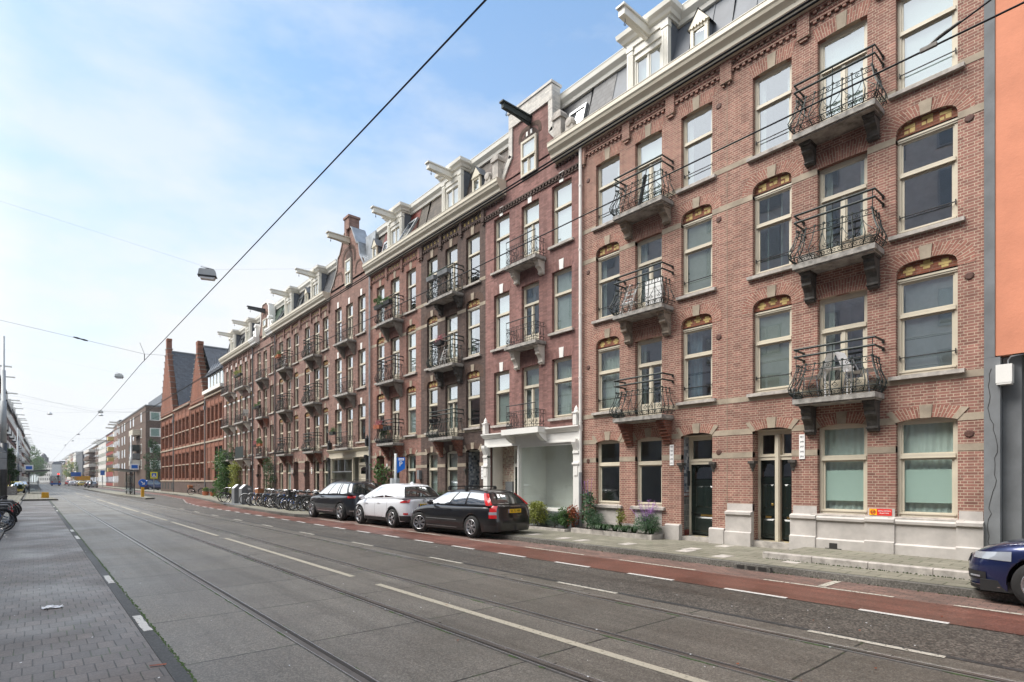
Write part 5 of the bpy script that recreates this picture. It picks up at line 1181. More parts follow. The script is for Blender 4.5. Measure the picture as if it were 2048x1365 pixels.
# row on the left side of the street
lab2=['orange brick house first of the left row','brown brick house second of the left row','red brick house third of the left row','plum house fourth of the left row','cream stone house in the left row','rust brick house further down the left row','pale far house of the left row','brown far house of the left row','last brick house of the left row']
mts=['brick_gable','brick_mauve','brick_plum','brick_gable','white_wall','brick_gable','cream_wall','brick_mauve','brick_plum']
p0,p1=Vector((-4.0,104)),Vector((-1.2,345)); dr=(p1-p0).normalized(); s_=0
for k in range(9):
    Lw=22 if k<6 else 30; B=empty('canal_house',(p0.x+dr.x*s_,p0.y+dr.y*s_,GZ),math.atan2(-dr.x,dr.y),lab2[k],'house'); h=15.2+rb.uniform(-.8,.9)
    q=MB(); q.box((-10,0,-.2),(0,Lw-.1,h)); q.build('wall',mts[k],B,world=False)
    q=MB(); q.prism([(0,h),(.35,h+.05),(.35,h+.4),(-.1,h+.4),(-1.2,h+2.2),(-8,h+2.2),(-9.9,h)],lambda p,t:(p[0],t,p[1]),0,Lw-.1); q.build('roof','slates',B,world=False)
    n=6
    for r_ in range(5):
        for c_ in range(n):
            q=MB(); y0=(Lw/n)*(c_+.28); q.box((0,y0,.9+r_*2.95),(.05,y0+Lw/n*.42,2.8+r_*2.95)); w_=q.build('window','cream_paint',B,world=False); q=MB(); q.box((.05,y0+.15,1.05+r_*2.95),(.07,y0+Lw/n*.42-.15,2.65+r_*2.95)); q.build('pane','window_low',w_,world=False)
    for c_ in (.25,.75):
        q=MB(); q.box((-1.,Lw*c_-.7,h+.4),(.2,Lw*c_+.7,h+2.3)); q.build('dormer','white_paint',B,world=False); q=MB(); q.box((.2,Lw*c_-.08,h+2.05),(1.5,Lw*c_+.08,h+2.25)); q.build('hoist_beam','white_paint',B,world=False)
        for z in (3.6,6.5,9.4): q=MB(); q.box((0,Lw*c_-1.2,z),(.7,Lw*c_+1.2,z+.15)); q.box((.65,Lw*c_-1.2,z+.15),(.7,Lw*c_+1.2,z+1.)); q.build('balcony','iron_black' if mts[k]!='white_wall' else 'white_wall',B,world=False)
    s_+=Lw
# tall grey block opposite, behind the camera: it shows in the window glass
OPP=empty('opposite_block',(-16,20,GZ),0,'tall grey apartment block across the street, mirrored in the windows','building')
m=MB(); m.box((-26,-25,0),(-8.2,41,21.5)); m.build('wall','brick_opposite',OPP)
for s in range(6):
    for i in range(20):
        q=MB(); q.box((-8.2,-23+i*3.2,3.4+s*3.),(-8.14,-21.2+i*3.2,5.3+s*3.)); w_=q.build('window','steel_grey' ,OPP); q=MB(); q.box((-8.14,-22.9+i*3.2,3.5+s*3.),(-8.12,-22.2+i*3.2,5.2+s*3.)); q.box((-8.14,-22.1+i*3.2,3.5+s*3.),(-8.12,-21.3+i*3.2,5.2+s*3.)); q.build('pane','car_glass',w_)
OP2=empty('opposite_row',(-14,66,GZ),0,'lower brick row across the street, mirrored in the far windows','building'); m=MB(); m.box((-22,41.2,0),(-8.2,94,10.5)); m.build('wall','brick_mauve',OP2)
for s in range(3):
    for i in range(14):
        q=MB(); q.box((-8.2,43+i*3.6,1.+s*3.1),(-8.14,44.6+i*3.6,3.+s*3.1)); q.build('window','window_glass',OP2)
# ------------------------------------------------------------------ cars
m_,t_,o_=nt('car_window'); fr=N(t_,'ShaderNodeFresnel'); fr.inputs[0].default_value=1.6
df=N(t_,'ShaderNodeBsdfDiffuse'); df.inputs[0].default_value=(.015,.02,.02,1); gl=N(t_,'ShaderNodeBsdfGlossy'); gl.inputs['Roughness'].default_value=.01; mx=N(t_,'ShaderNodeMixShader')
t_.links.new(math_(t_,'MULTIPLY_ADD',fr.outputs[0],1.5,.16),mx.inputs[0]); t_.links.new(df.outputs[0],mx.inputs[1]); t_.links.new(gl.outputs[0],mx.inputs[2]); t_.links.new(mx.outputs[0],o_.inputs[0])
def lerp(a,b,t): return a+(b-a)*t
def interp(T,x):
    if x<=T[0][0]: return T[0][1]
    for (a,b),(c,d) in zip(T,T[1:]):
        if x<=c: return b+(d-b)*(x-a)/(c-a)
    return T[-1][1]
def wheel(parent,x,y,r,w,spokes,side,rimmat='alloy',turn=0):
    T=MB(); T.smooth=True; T.lathe([(r*.66,-w/2),(r*.93,-w/2),(r*.99,-w*.36),(r,0),(r*.99,w*.36),(r*.93,w/2),(r*.66,w/2)],32,(0,0,0),'x'); o=T.build('wheel','black_rubber',parent,world=False); o.location=(x,y,r); o.rotation_euler=(0,0,turn)
    q=MB(); xo=side*w/2
    q.smooth=True; q.lathe([(r*.60,xo-side*.05),(r*.68,xo-side*.02),(r*.69,xo),(r*.64,xo+side*.004),(r*.61,xo-side*.01)],28,(0,0,0),'x'); q.smooth=False
    for k in range(spokes):
        a=2*math.pi*k/spokes; 
        for da in (-.13,.13):
            c,s=math.cos(a+da*.6),math.sin(a+da*.6); c2,s2=math.cos(a+da),math.sin(a+da); pw=.017 if spokes>5 else .022
            p0=Vector((xo-side*.015,c*r*.12,s*r*.12)); p1=Vector((xo-side*.005,c2*r*.63,s2*r*.63)); n=Vector((0,-s,c))*pw
            q.add([p0+n,p0-n,p1-n*1.2,p1+n*1.2]+[v-Vector((side*.03,0,0)) for v in (p0+n,p0-n,p1-n*1.2,p1+n*1.2)],[(0,1,2,3),(7,6,5,4),(0,4,5,1),(1,5,6,2),(2,6,7,3),(3,7,4,0)])
    q.lathe([(0,xo+side*.0),(r*.14,xo-side*.004),(r*.17,xo-side*.04)],14,(0,0,0),'x'); q.build('rim',rimmat,o,world=False)
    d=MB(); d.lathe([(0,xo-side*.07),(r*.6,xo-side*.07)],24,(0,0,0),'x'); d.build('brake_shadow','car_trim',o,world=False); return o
def car(name,label,loc,rz,L,W,H,yr,yf,wr_,paint,zt_tab,green,nr=8,nf=4.2,leanr=.10,leanf=.25,zlow=.2,cat='car',trim=False,spokes=5,turn=0,lights=None,plate=None,extras=None,windows=None,detail=True,cladding=False,group=None,wheelw=.21):
    C=empty(name,(loc[0],loc[1],loc[2] if len(loc)>2 else .01),rz,label,cat,group); hl=L/2; hw=W/2
    def wdt(y):
        s=y/hl; n=nf if s>0 else nr; s=min(abs(s),1); return hw*(1-s**n)**(1/n)*(1-.05*max(0,s-.3))
    def zt(y): return interp(zt_tab,y/hl)
    def prof(z,top):
        q=(z-zlow)/(top-zlow); return interp([(0,.93),(.12,.965),(.35,.995),(.55,1.),(.78,.985),(.92,.95),(1,.88)],q)
    def S(side,y,z,o=0):
        top=zt(y); s=y/hl; f=min(1,max(0,(abs(s)-.78)/.22)); f=f*f*(3-2*f)
        lean=(leanr if s<0 else -leanf)*f*max(0,z-.52)+(.10 if s<0 else -.12)*f*max(0,.40-z)
        w=wdt(y)*prof(z,top)
        ox=o; oy=o*(1 if s>0 else -1)*f
        return (side*(w+(ox if w>hw*.5 else ox*.3)),y+lean+oy,z)
    R_=wr_*1.16
    def arch(y):
        for yw in (yr,yf):
            if abs(y-yw)<R_: return wr_+math.sqrt(R_*R_-(y-yw)**2)
        return 0
    ys=sorted(set([round(hl*math.sin(math.pi/2*i/20),4) for i in range(-20,21)]+[round(yw+R_*math.sin(math.pi/2*k/8),4) for yw in (yr,yf) for k in range(-8,9)]+[yw+sg*(R_+.004) for yw in (yr,yf) for sg in(-1,1)]))
    ys=[y for y in ys if abs(y)<=hl]
    B=MB(); B.smooth=True; nz=11
    for side in (-1,1):
        g=[]
        for y in ys:
            top=zt(y); row=[]; a=arch(y); z0=zlow+.05*max(0,abs(y/hl)-.8)*5
            for k in range(nz+1):
                z=z0+(top-z0)*k/nz; z=max(z,min(a,top-.02)); row.append(S(side,y,z))
            row.append((side*wdt(y)*.45,S(side,y,top)[1],top+.018)); row.append((0,S(side,y,top)[1],top+.024)); g.append(row)
        B.grid(g)
    bo=B.build('body',paint,C,world=False)
    U=MB(); U.box((-hw*.8,-hl*.93,zlow+.0),(hw*.8,hl*.9,zlow+.15))
    for yw in (yr,yf):
        for side in (-1,1):
            g=[[(side*(hw*.93),yw+R_*math.cos(a),wr_+R_*math.sin(a)),(side*hw*.5,yw+R_*math.cos(a),wr_+R_*math.sin(a))] for a in [math.pi*k/12-.1 for k in range(13)]]; U.grid(g)
            U.box((side*hw*.5,yw-R_,zlow),(side*(hw*.5-.02),yw+R_,wr_+R_))
    for yb_ in (-hl*.9,hl*.88): pass
    U.build('underbody','car_trim',C,world=False)
    # greenhouse
    yr0,yr1,yf1,yf0,zr,zf,wb,wt=green
    def Lf(side,a,t,o=0):
        y0=lerp(yr0,yf0,a); y1=lerp(yr1,yf1,a); x0=wb*(1-.05*(2*a-1)**2*(1 if a>.5 else .3)); x1=wt*(1-.06*(2*a-1)**2); z0=lerp(zr,zf,a); z1=H-.055-.05*abs(2*a-1.05)**2.2
        bul=.035*math.sin(math.pi*t)
        return (side*(lerp(x0,x1,t)+bul+o),lerp(y0,y1,t),lerp(z0,z1,t)+o*.3)
    def Rr(a,t,o=0,front=False):
        e=1 if front else 0; A=Lf(1,e,t); x=A[0]*a; cy=(1 if front else -1)*(.16 if front else .07)*(1-a*a); bul=(1 if front else -1)*.03*math.sin(math.pi*t)*(1-a*a)
        return (x,A[1]+cy+bul+(o if front else -o),A[2]+(.02*(1-a*a)) *t+o*.5)
    Gm=MB(); Gm.smooth=True; T=[0,.25,.5,.75,.92,1]; na=14
    loop=lambda t:[Lf(-1,i/na,t) for i in range(na)]+[Rr(-1+2*i/8,t,0,True) for i in range(8)]+[Lf(1,1-i/na,t) for i in range(na)]+[Rr(1-2*i/8,t,0) for i in range(8)]
    rows=[[ (p[0],p[1],p[2]-.03) for p in loop(0)]]+[loop(t) for t in T]; top=loop(1); cx,cy=0,sum(p[1] for p in top)/len(top)
    for s_,dz in ((.93,.03),(.7,.05),(.35,.057)): rows.append([(p[0]*s_,cy+(p[1]-cy)*s_,p[2]+dz+(H-.055-p[2])*(1-s_)*1.) for p in top])
    vs=[p for r in rows for p in r]; n=len(top); fs=[]
    for i in range(len(rows)-1):
        for k in range(n): fs.append((i*n+k,i*n+(k+1)%n,(i+1)*n+(k+1)%n,(i+1)*n+k))
    vs.append((0,cy,H)); c_=len(vs)-1
    for k in range(n): fs.append(((len(rows)-1)*n+k,(len(rows)-1)*n+(k+1)%n,c_))
    Gm.add(vs,fs); Gm.build('roof',paint,C,world=False)
    for side in (-1,1):
        for (a0,a1,b0,b1) in windows:
            g=MB(); g.smooth=True; g.grid([[Lf(side,lerp(lerp(a0,a1,i/6),lerp(b0,b1,i/6),t),t,.004) for t in (.07,.3,.55,.75,.88)] for i in range(7)]); g.build('side_window','car_window',C,world=False)
    g=MB(); g.smooth=True; g.grid([[Rr(-.86+1.72*i/8,t,.006) for t in (.10,.35,.6,.88)] for i in range(9)]); g.build('rear_window','car_window',C,world=False)
    g=MB(); g.smooth=True; g.grid([[Rr(-.93+1.86*i/8,t,.006,True) for t in (.04,.35,.6,.93)] for i in range(9)]); g.build('windscreen','car_window',C,world=False)
    wheel(C,-hw+wheelw/2+.0,yr,wr_,wheelw,spokes,-1); wheel(C,hw-wheelw/2,yr,wr_,wheelw,spokes,1); wheel(C,-hw+wheelw/2+.0,yf,wr_,wheelw,spokes,-1,turn=turn); wheel(C,hw-wheelw/2,yf,wr_,wheelw,spokes,1,turn=turn)
    def patch(nm,mat,side,y0,y1,z0,z1,o=.006,ny=8,nzz=3,zf1=None):
        g=MB(); g.smooth=True; g.grid([[S(side,lerp(y0,y1,i/ny),lerp(z0,z1 if zf1 is None else lerp(z1,zf1,i/ny),k/nzz),o) for k in range(nzz+1)] for i in range(ny+1)]); return g.build(nm,mat,C,world=False)
    def gpatch(nm,mat,side,a0,a1,t0,t1,o=.008):
        g=MB(); g.smooth=True; g.grid([[Lf(side,lerp(a0,a1,i/3),lerp(t0,t1,k/5),o) for k in range(6)] for i in range(4)]); return g.build(nm,mat,C,world=False)
    def rpatch(nm,mat,a0,a1,t0,t1,o=.010,a2=None,a3=None):
        g=MB(); g.smooth=True; g.grid([[Rr(lerp(lerp(a0,a1,i/3),lerp(a0 if a2 is None else a2,a1 if a3 is None else a3,i/3),k/5),lerp(t0,t1,k/5),o) for k in range(6)] for i in range(4)]); return g.build(nm,mat,C,world=False)
    # door seams, sills, handles
    s=MB()
    for side in (-1,1):
        for y in (yr+R_*.6+.12,(yr+yf)/2-.02,yf-R_-.10):
            s.grid([[S(side,y+dy,lerp(zlow+.1,zt(y)-.015,k/8),.0015) for k in range(9)] for dy in (0,.009)])
    s.build('door_gap','dark_gap',C,world=False)
    for side in (-1,1):
        for y in ((yr+yf)/2-.28,(yr+yf)/2+.62-.0):
            q=MB(); p=S(side,y,zt(y)-.13); q.box((p[0]-.01*side,y-.09,p[2]-.013),(p[0]+.025*side,y+.09,p[2]+.013)); q.build('door_handle',paint if not cladding else 'chrome',C,world=False)
        q=MB(); q.smooth=True; mx_=wb*.98; my=yf0-.42; q.lathe([(0,-.10),(.05,-.095),(.075,-.04),(.08,.03),(.06,.09),(0,.10)],12,(side*(mx_+.16),my,lerp(zr,zf,.85)+.07),'x'); q.box((side*mx_,my-.02,lerp(zr,zf,.85)),(side*(mx_+.12),my+.03,lerp(zr,zf,.85)+.03)); q.build('wing_mirror',paint,C,world=False)
        patch('sill_trim','car_trim' ,side,yr+R_+.03,yf-R_-.03,zlow,zlow+.13,.004)
    patch('rear_bumper_trim','car_trim',-1,-hl,-hl*.80,zlow+.03,zlow+.20,.006); patch('rear_bumper_trim','car_trim',1,-hl,-hl*.80,zlow+.03,zlow+.20,.006)
    ns={'C':C,'S':S,'patch':patch,'gpatch':gpatch,'rpatch':rpatch,'hl':hl,'hw':hw,'H':H,'Lf':Lf,'Rr':Rr,'zt':zt}
    def do_plate(txt,z,front=False):
        sg=1 if front else -1; yy=S(1,sg*hl,z)[1]+sg*.012; q=MB(); q.box((-.26,yy,z-.055),(.26,yy+sg*.012,z+.055)); p=q.build('number_plate','plate_yellow',C,world=False); q=MB(); q.box((sg*-.26*-1*1 if 0 else -.26,yy+sg*.012,z-.055),(-.225,yy+sg*.014,z+.055)); q.build('plate_band','plate_blue',p,world=False)
        text_mesh(txt,.095,'dark_gap',p,(.015,yy+sg*.015,z),(R(90),0,0 if sg<0 else R(180)))
    if plate: do_plate(*plate)
    ns['plate']=do_plate
    return C,ns
# black estate car
C,k=car('parked_car','black estate car with roof bars parked askew, front wheels turned to the kerb',(10.50,14.62),R(4),4.52,1.77,1.44,-1.30,1.34,.325,'paint_black',
  [(-1,.93),(-.9,.96),(-.3,.93),(.25,.93),(.42,.92),(.62,.86),(.85,.74),(1,.62)],(-2.02,-1.62,.20,1.02,.96,.93,.80,.58),leanr=.14,turn=R(24),spokes=7,
  windows=[(.05,.33,.04,.34),(.36,.60,.37,.585),(.63,.97,.615,.93)],plate=('43-TL-HB',.80),nr=7)
for sd in (-1,1):
    k['gpatch']('tail_light','lamp_red',sd,0,.05,.0,.93); k['rpatch']('tail_light','lamp_red',sd*1,sd*.88,.02,.9); k['patch']('tail_light','lamp_red',sd,-2.20,-2.02,.78,.955,.012); k['patch']('tail_light','lamp_red',sd,-2.20,-2.0,.60,.70,.014); k['patch']('indicator_light','lamp_clear',sd,-2.20,-2.0,.70,.78,.014)
    k['patch']('side_moulding','steel_grey',sd,-.62,.92,.50,.52,.012); k['patch']('side_moulding','steel_grey',sd,-.62,.92,.27,.29,.012); k['patch']('head_light','lamp_clear',sd,1.85,2.15,.58,.70,.006)
for y in (-.75,.05):
    q=MB(); q.tube([(-.62,y,1.50),(.62,y,1.50)],.018,6)
    for sd in (-1,1): q.box((sd*.56,y-.05,1.38),(sd*.62,y+.05,1.49))
    q.build('roof_bar','car_trim',k['C'],world=False)
q=MB(); q.box((-.20,-2.275,.93),(.20,-2.26,.95)); q.build('boot_trim','chrome',k['C'],world=False)
q=MB(); q.tube([(0,-2.05,1.02),(-.35,-2.0,1.06)],.01,4); q.build('rear_wiper','car_trim',k['C'],world=False)
# white hatchback
C,k=car('parked_car','white electric hatchback with black tailgate panel between the two dark cars',(10.53,19.28),R(2),4.16,1.765,1.58,-1.24,1.22,.335,'paint_white',
  [(-1,1.0),(-.85,1.05),(-.3,1.0),(.25,.97),(.5,.95),(.7,.90),(.88,.78),(1,.62)],(-1.90,-1.55,.15,1.30,1.08,.97,.78,.57),leanr=.16,leanf=.3,spokes=5,
  windows=[(.16,.42,.15,.44),(.45,.74,.465,.74),(.77,.93,.76,.84)],plate=('RZ-038-R',.80),nr=6,zlow=.22,wheelw=.22)
for sd in (-1,1):
    k['patch']('tail_light','lamp_red',sd,-2.035,-1.70,.90,1.02,.014,zf1=.93); k['patch']('reflector','lamp_red',sd,-2.0,-1.85,.48,.54,.012); k['patch']('side_moulding','chrome',sd,-.55,.8,.36,.375,.012)
    for yw in (-1.24,1.22):
        q=MB(); q.grid([[ (sd*(k['hw']*.985+.004),yw+r*math.cos(a),.335+r*math.sin(a)) for r in (.385,.44)] for a in [math.pi*i/14-.15 for i in range(15)]]); q.build('arch_cladding','car_trim',k['C'],world=False)
    k['patch']('lower_cladding','car_trim',sd,-2.08,-1.66,.25,.44,.01)
q=MB(); q.smooth=True; q.grid([[k['Rr'](-.96+1.92*i/8,t,.004) for t in (-.02,.3,.6,.95)] for i in range(9)]); q.build('tailgate_panel','car_trim',k['C'],world=False)
q=MB(); yy=k['S'](1,-2.08,.95)[1]; q.lathe([(.05,yy-.012),(.062,yy-.018),(.062,yy-.006)],18,(0,0,.97),'y'); q.tube([(-.045,yy-.015,.975),(.0,yy-.015,.97),(.0,yy-.015,.96),(.045,yy-.015,.965)],.006,4); q.build('badge','chrome',k['C'],world=False)
q=MB(); q.prism([(-1.3,1.56),(-1.05,1.57),(-1.22,1.64)],lambda p,t:(t,p[0],p[1]),-.02,.02); q.build('antenna_fin','paint_white',k['C'],world=False)
# dark grey suv
C,k=car('parked_car','dark grey sport utility car, farthest of the three, beside the bicycle rack',(10.62,24.05),R(2),4.72,1.89,1.67,-1.46,1.40,.37,'paint_grey',
  [(-1,1.05),(-.88,1.10),(-.3,1.05),(.25,1.03),(.45,1.02),(.7,.98),(.88,.90),(1,.72)],(-2.2,-1.85,.15,1.12,1.10,1.04,.84,.60),leanr=.12,leanf=.2,spokes=5,
  windows=[(.09,.27,.10,.29),(.31,.345,.32,.36),(.375,.62,.385,.615),(.65,.95,.64,.90)],plate=('KX-418-G',.92),nr=6,zlow=.24,wheelw=.24)
for sd in (-1,1):
    k['patch']('tail_light','lamp_red',sd,-2.31,-1.98,.95,1.05,.014); k['patch']('chrome_strip','chrome',sd,-.8,.75,.36,.39,.014); k['patch']('reflector','chrome',sd,-2.27,-2.1,.40,.44,.012)
q=MB(); q.tube([(-.62,-1.3,1.67),(-.62,-1.28,1.70),(-.6,.3,1.715),(-.6,.34,1.68)],.014,5); q.tube([(.62,-1.3,1.67),(.62,-1.28,1.70),(.6,.3,1.715),(.6,.34,1.68)],.014,5); q.build('roof_rails','chrome',k['C'],world=False)
# dark blue hatchback, front end at the right edge
C,k=car('parked_car','dark blue hatchback whose front end enters at the right edge',(10.72,-.20),R(0),4.26,1.79,1.46,-1.32,1.25,.325,'paint_blue',
  [(-1,.95),(-.3,.95),(.2,.95),(.42,.93),(.60,.88),(.80,.80),(.94,.70),(1,.60)],(-1.95,-1.6,.25,1.05,.98,.96,.78,.56),leanf=.30,nf=3.6,spokes=5,
  windows=[(.08,.36,.08,.38),(.39,.63,.4,.63),(.66,.96,.65,.92)],zlow=.17,wheelw=.22,plate=None)
for sd in (-1,1):
    k['patch']('head_light','lamp_clear',sd,1.58,2.04,.60,.73,.008,zf1=.68); k['patch']('bumper_trim','car_trim',sd,1.80,2.13,.17,.23,.014); k['patch']('air_intake','car_trim',sd,1.86,2.10,.30,.42,.008); k['patch']('fog_light','lamp_clear',sd,1.92,2.04,.34,.365,.02); k['patch']('lip_strip','chrome',sd,1.7,2.13,.225,.235,.018)
k['patch']('grille','car_trim',1,2.09,2.13,.52,.62,.008); k['patch']('grille','car_trim',-1,2.09,2.13,.52,.62,.008)
# simple but complete far cars
def far_car(label,x,y,paint,rz=0,H=1.45,g='parked cars further down the street',L=4.3,z=.01):
    C,k=car('parked_car',label,(x,y,z),rz,L,1.76,H,-1.28,1.28,.32,paint,[(-1,.93),(-.3,.94),(.4,.93),(.8,.82),(1,.62)],(-1.95,-1.55,.2,1.0,.95,.93,.78,.56),windows=[(.06,.45,.05,.45),(.5,.95,.5,.92)],spokes=5,nr=6,group=g)
    for sd in (-1,1): k['patch']('tail_light','lamp_red',sd,-2.08,-1.92,.72,.88,.014); k['patch']('head_light','lamp_clear',sd,1.8,2.05,.6,.7,.01)
    k['plate']('',.62) if 0 else None
    return C
far_car('dark blue van-like car on the side street in front of the brown block',15.6,112.5,'paint_blue',R(-62),1.75)
FC=[('grey car parked beyond the tram shelter on the right',10.2,160,'paint_silver'),('black car parked beyond the grey one on the right',10.3,172,'paint_black'),('yellow cab on the right side of the far street',10.4,205,'paint_yellow'),('white car far off on the right side',10.4,219,'paint_white'),('dark car far off on the right side',10.4,232,'paint_grey'),('silver car at the far bend on the right',10.4,246,'paint_silver')]
for l,x,y,p in FC: far_car(l,x,y,p)
far_car('white car with lit red lamps driving away behind the bus',9.2,228,'paint_white',0,1.45,'cars driving away in the distance'); far_car('red car driving away far down the street',9.4,262,'paint_red',0,1.7,'cars driving away in the distance')
far_car('small yellow car on the left beyond the bicycles',-1.75,96,'paint_yellow',R(180),1.5,'cars parked on the left side',4.0,.06); far_car('silver car on the left beyond the yellow one',-2.2,112,'paint_silver',R(180),1.55,'cars parked on the left side',4.5,.06); far_car('dark car on the left next to the bus shelter',-1.6,128,'paint_grey',R(180),1.5,'cars parked on the left side',4.5,.06)
# ------------------------------------------------------------------ bicycles
def bicycle(label,frame_mat='iron_black',step=True,crate=None,basket=None,tyre='black_rubber',loc=(0,0,0),rz=0,lean=0,steer=0,group=None,cat='bicycle',fender='iron_black'):
    B=empty('bicycle',loc,rz,label,cat,group); B.rotation_euler=(0,lean,rz); r=.345; wb=1.08
    for y,nm in ((-.5,'r'),(.58,'f')):
        q=MB(); q.tube([(0,r*math.cos(2*math.pi*i/26),r+r*math.sin(2*math.pi*i/26)) for i in range(26)],.019,5,closed=True); w=q.build('wheel',tyre,B,world=False); w.location=(0,y,0)
        q=MB(); q.tube([(0,(r-.028)*math.cos(2*math.pi*i/24),r+(r-.028)*math.sin(2*math.pi*i/24)) for i in range(24)],.010,4,closed=True); q.tube([(-.035,0,r),(.035,0,r)],.022,6)
        for k in range(14):
            a=2*math.pi*k/14; q.tube([((-1)**k*.02,0,r),(0,(r-.03)*math.cos(a),r+(r-.03)*math.sin(a))],.0022,3,cap=False)
        q.build('rim','chrome',w,world=False)
        q=MB(); a0,a1=(.15,3.3) if nm=='r' else (.9,3.1); q.tube([(0,(r+.035)*math.cos(a0+(a1-a0)*i/12),r+(r+.035)*math.sin(a0+(a1-a0)*i/12)) for i in range(13)],.017,4); f=q.build('mudguard',fender,B,world=False); f.location=(0,y,0)
    bb=(0,-.06,.29); st=(0,-.22,.78); hd=(0,.40,.80); hb=(0,.44,.62)
    q=MB(); q.tube([bb,st],.016,6); q.tube([bb,hb],.018,6); q.tube([(0,-.20,.72),(0,.42,.70)] if not step else [(0,-.13,.50),(0,.2,.56),(0,.42,.70)],.016,6); q.tube([hb,hd],.019,6)
    for sx in (-.05,.05): q.tube([(sx*.4,bb[1],bb[2]),(sx,-.5,r)],.009,5); q.tube([(sx*.3,-.2,.70),(sx,-.5,r)],.008,5); q.tube([(sx,.47,.60),(sx,.52,.45),(sx,.58,r)],.010,5)
    q.tube([(0,.44,.62),(-.05,.47,.60)],.012,5); q.tube([(0,.44,.62),(.05,.47,.60)],.012,5); q.build('frame',frame_mat,B,world=False)
    q=MB(); q.tube([st,(0,-.25,.90)],.013,6); q.build('seat_post','chrome',B,world=False)
    q=MB(); q.smooth=True; q.lathe([(0,-.0),(.07,.005),(.10,.03),(.095,.055),(.05,.07),(0,.072)],12,(0,-.33,.90)); q.tube([(0,-.30,.945),(0,-.18,.945),(0,-.08,.94)],[.05,.032,.018],6); q.build('saddle','black_rubber',B,world=False)
    q=MB(); c,s=math.cos(steer),math.sin(steer); 
    def hp(x,y,z): return (x*c-y*s,.38+x*s+y*c,z)
    q.tube([(0,.40,.80),(0,.375,.98)],.012,6); q.tube([hp(-.30,-.26,1.02),hp(-.29,-.1,1.04),hp(-.2,.02,1.04),hp(0,.0,.99),hp(.2,.02,1.04),hp(.29,-.1,1.04),hp(.30,-.26,1.02)],.011,6); h=q.build('handlebar','chrome',B,world=False)
    for sx in (-1,1): q=MB(); q.tube([hp(sx*.30,-.27,1.02),hp(sx*.295,-.15,1.04)],.017,6); q.build('grip','black_rubber',h,world=False)
    q=MB(); q.tube([(.06,bb[1],bb[2]),(.06,bb[1],bb[2])],.01,4) if 0 else None; q.lathe([(.03,.04),(.085,.045),(.085,.05),(.03,.052)],16,bb,'x'); q.tube([(-.07,-.06,.29),(.07,-.06,.29)],.012,5); q.tube([(.07,-.06,.29),(.075,.08,.20)],.009,4); q.tube([(-.07,-.06,.29),(-.075,-.2,.38)],.009,4); q.box((.07,.05,.19),(.16,.11,.21)); q.box((-.16,-.23,.37),(-.07,-.17,.39)); q.build('pedals','dark_steel',B,world=False)
    q=MB(); q.box((.035,-.50,.30),(.05,-.02,.38)); q.build('chain_guard','black_rubber',B,world=False)
    q=MB(); 
    for sx in (-.06,0,.06): q.tube([(sx,-.74,.74),(sx,-.24,.74)],.006,4)
    q.tube([(-.06,-.74,.74),(.06,-.74,.74)],.006,4); 
    for sx in (-.06,.06): q.tube([(sx,-.62,.74),(sx*.9,-.5,.345)],.005,4)
    q.build('rear_rack','dark_steel',B,world=False); q=MB(); q.box((-.03,-.79,.62),(.03,-.76,.68)); q.build('rear_light','lamp_red',B,world=False)
    if crate:
        q=MB(); a,b,z0,z1,w_=.35,.72,.80,1.06,.24
        if crate[0]=='f': ya,yb=.46,.82
        else: ya,yb=-.82,-.42
        q.box((-w_,ya,z0),(w_,yb,z0+.02)); t_=.012
        for (x0,y0,x1,y1) in ((-w_,ya,-w_+t_,yb),(w_-t_,ya,w_,yb),(-w_+t_,ya,w_-t_,ya+t_),(-w_+t_,yb-t_,w_-t_,yb)): q.box((x0,y0,z0+.02),(x1,y1,z1))
        for z in (.86,.94,1.02): q.box((-w_-.006,ya-.006,z),(w_+.006,yb+.006,z+.02))
        q.build('crate',crate[1:],B,world=False)
    return B
bikes={}
GR='bicycles parked in the rack'
specs=[ # x,y,rz,frame,crate,lean,label
(11.2,28.1,98,'iron_black',None,.05,'black bicycle nearest the dark grey car'),
(11.1,28.9,84,'iron_black','rwood_crate',-.06,'black bicycle with a brown wicker box on its rear rack'),
(10.75,30.0,112,'iron_black',None,.04,'black bicycle turned askew at the near end of the rack'),
(11.15,30.7,92,'dark_steel','fplastic_black',.05,'bicycle with a large black delivery crate raised on the front'),
(11.1,31.5,88,'iron_black',None,-.05,'black bicycle second in the rack after the crate bicycle'),
(11.1,32.2,91,'sign_blue',None,.05,'bicycle with a bright blue frame deep in the rack'),
(11.15,32.9,86,'steel_grey',None,.0,'grey bicycle in the middle of the rack'),
(11.1,33.6,94,'iron_green',None,.06,'dark green bicycle in the middle of the rack'),
(11.1,34.4,90,'iron_black',None,-.05,'black bicycle past the middle of the rack'),
(11.1,35.2,89,'sign_blue',None,.05,'second blue bicycle left of the middle of the rack'),
(11.1,36.0,93,'iron_black','fwood_crate',.03,'bicycle with an orange wooden box near the far end of the rack'),
(11.1,36.9,88,'terracotta',None,-.05,'red framed bicycle near the far end of the rack'),
(11.1,37.8,91,'sign_blue',None,.1,'blue bicycle at the far end of the rack'),
(11.0,38.9,84,'iron_black',None,-.08,'black bicycle with a white rear mudguard beside the waste bins'),
(10.9,43.2,80,'iron_black',None,.1,'black bicycle beyond the waste bins'),
(11.0,44.6,97,'iron_black',None,.14,'last bicycle on the pavement, in front of the ivy'),
(12.5,28.6,10,'iron_black',None,-.1,'black bicycle leaning on the facade behind the dark grey car'),
(12.6,33.4,-170,'iron_black',None,.1,'black bicycle leaning on the facade behind the rack'),
]
simple('plastic_black',(.02,.02,.022),.5)
protos={}
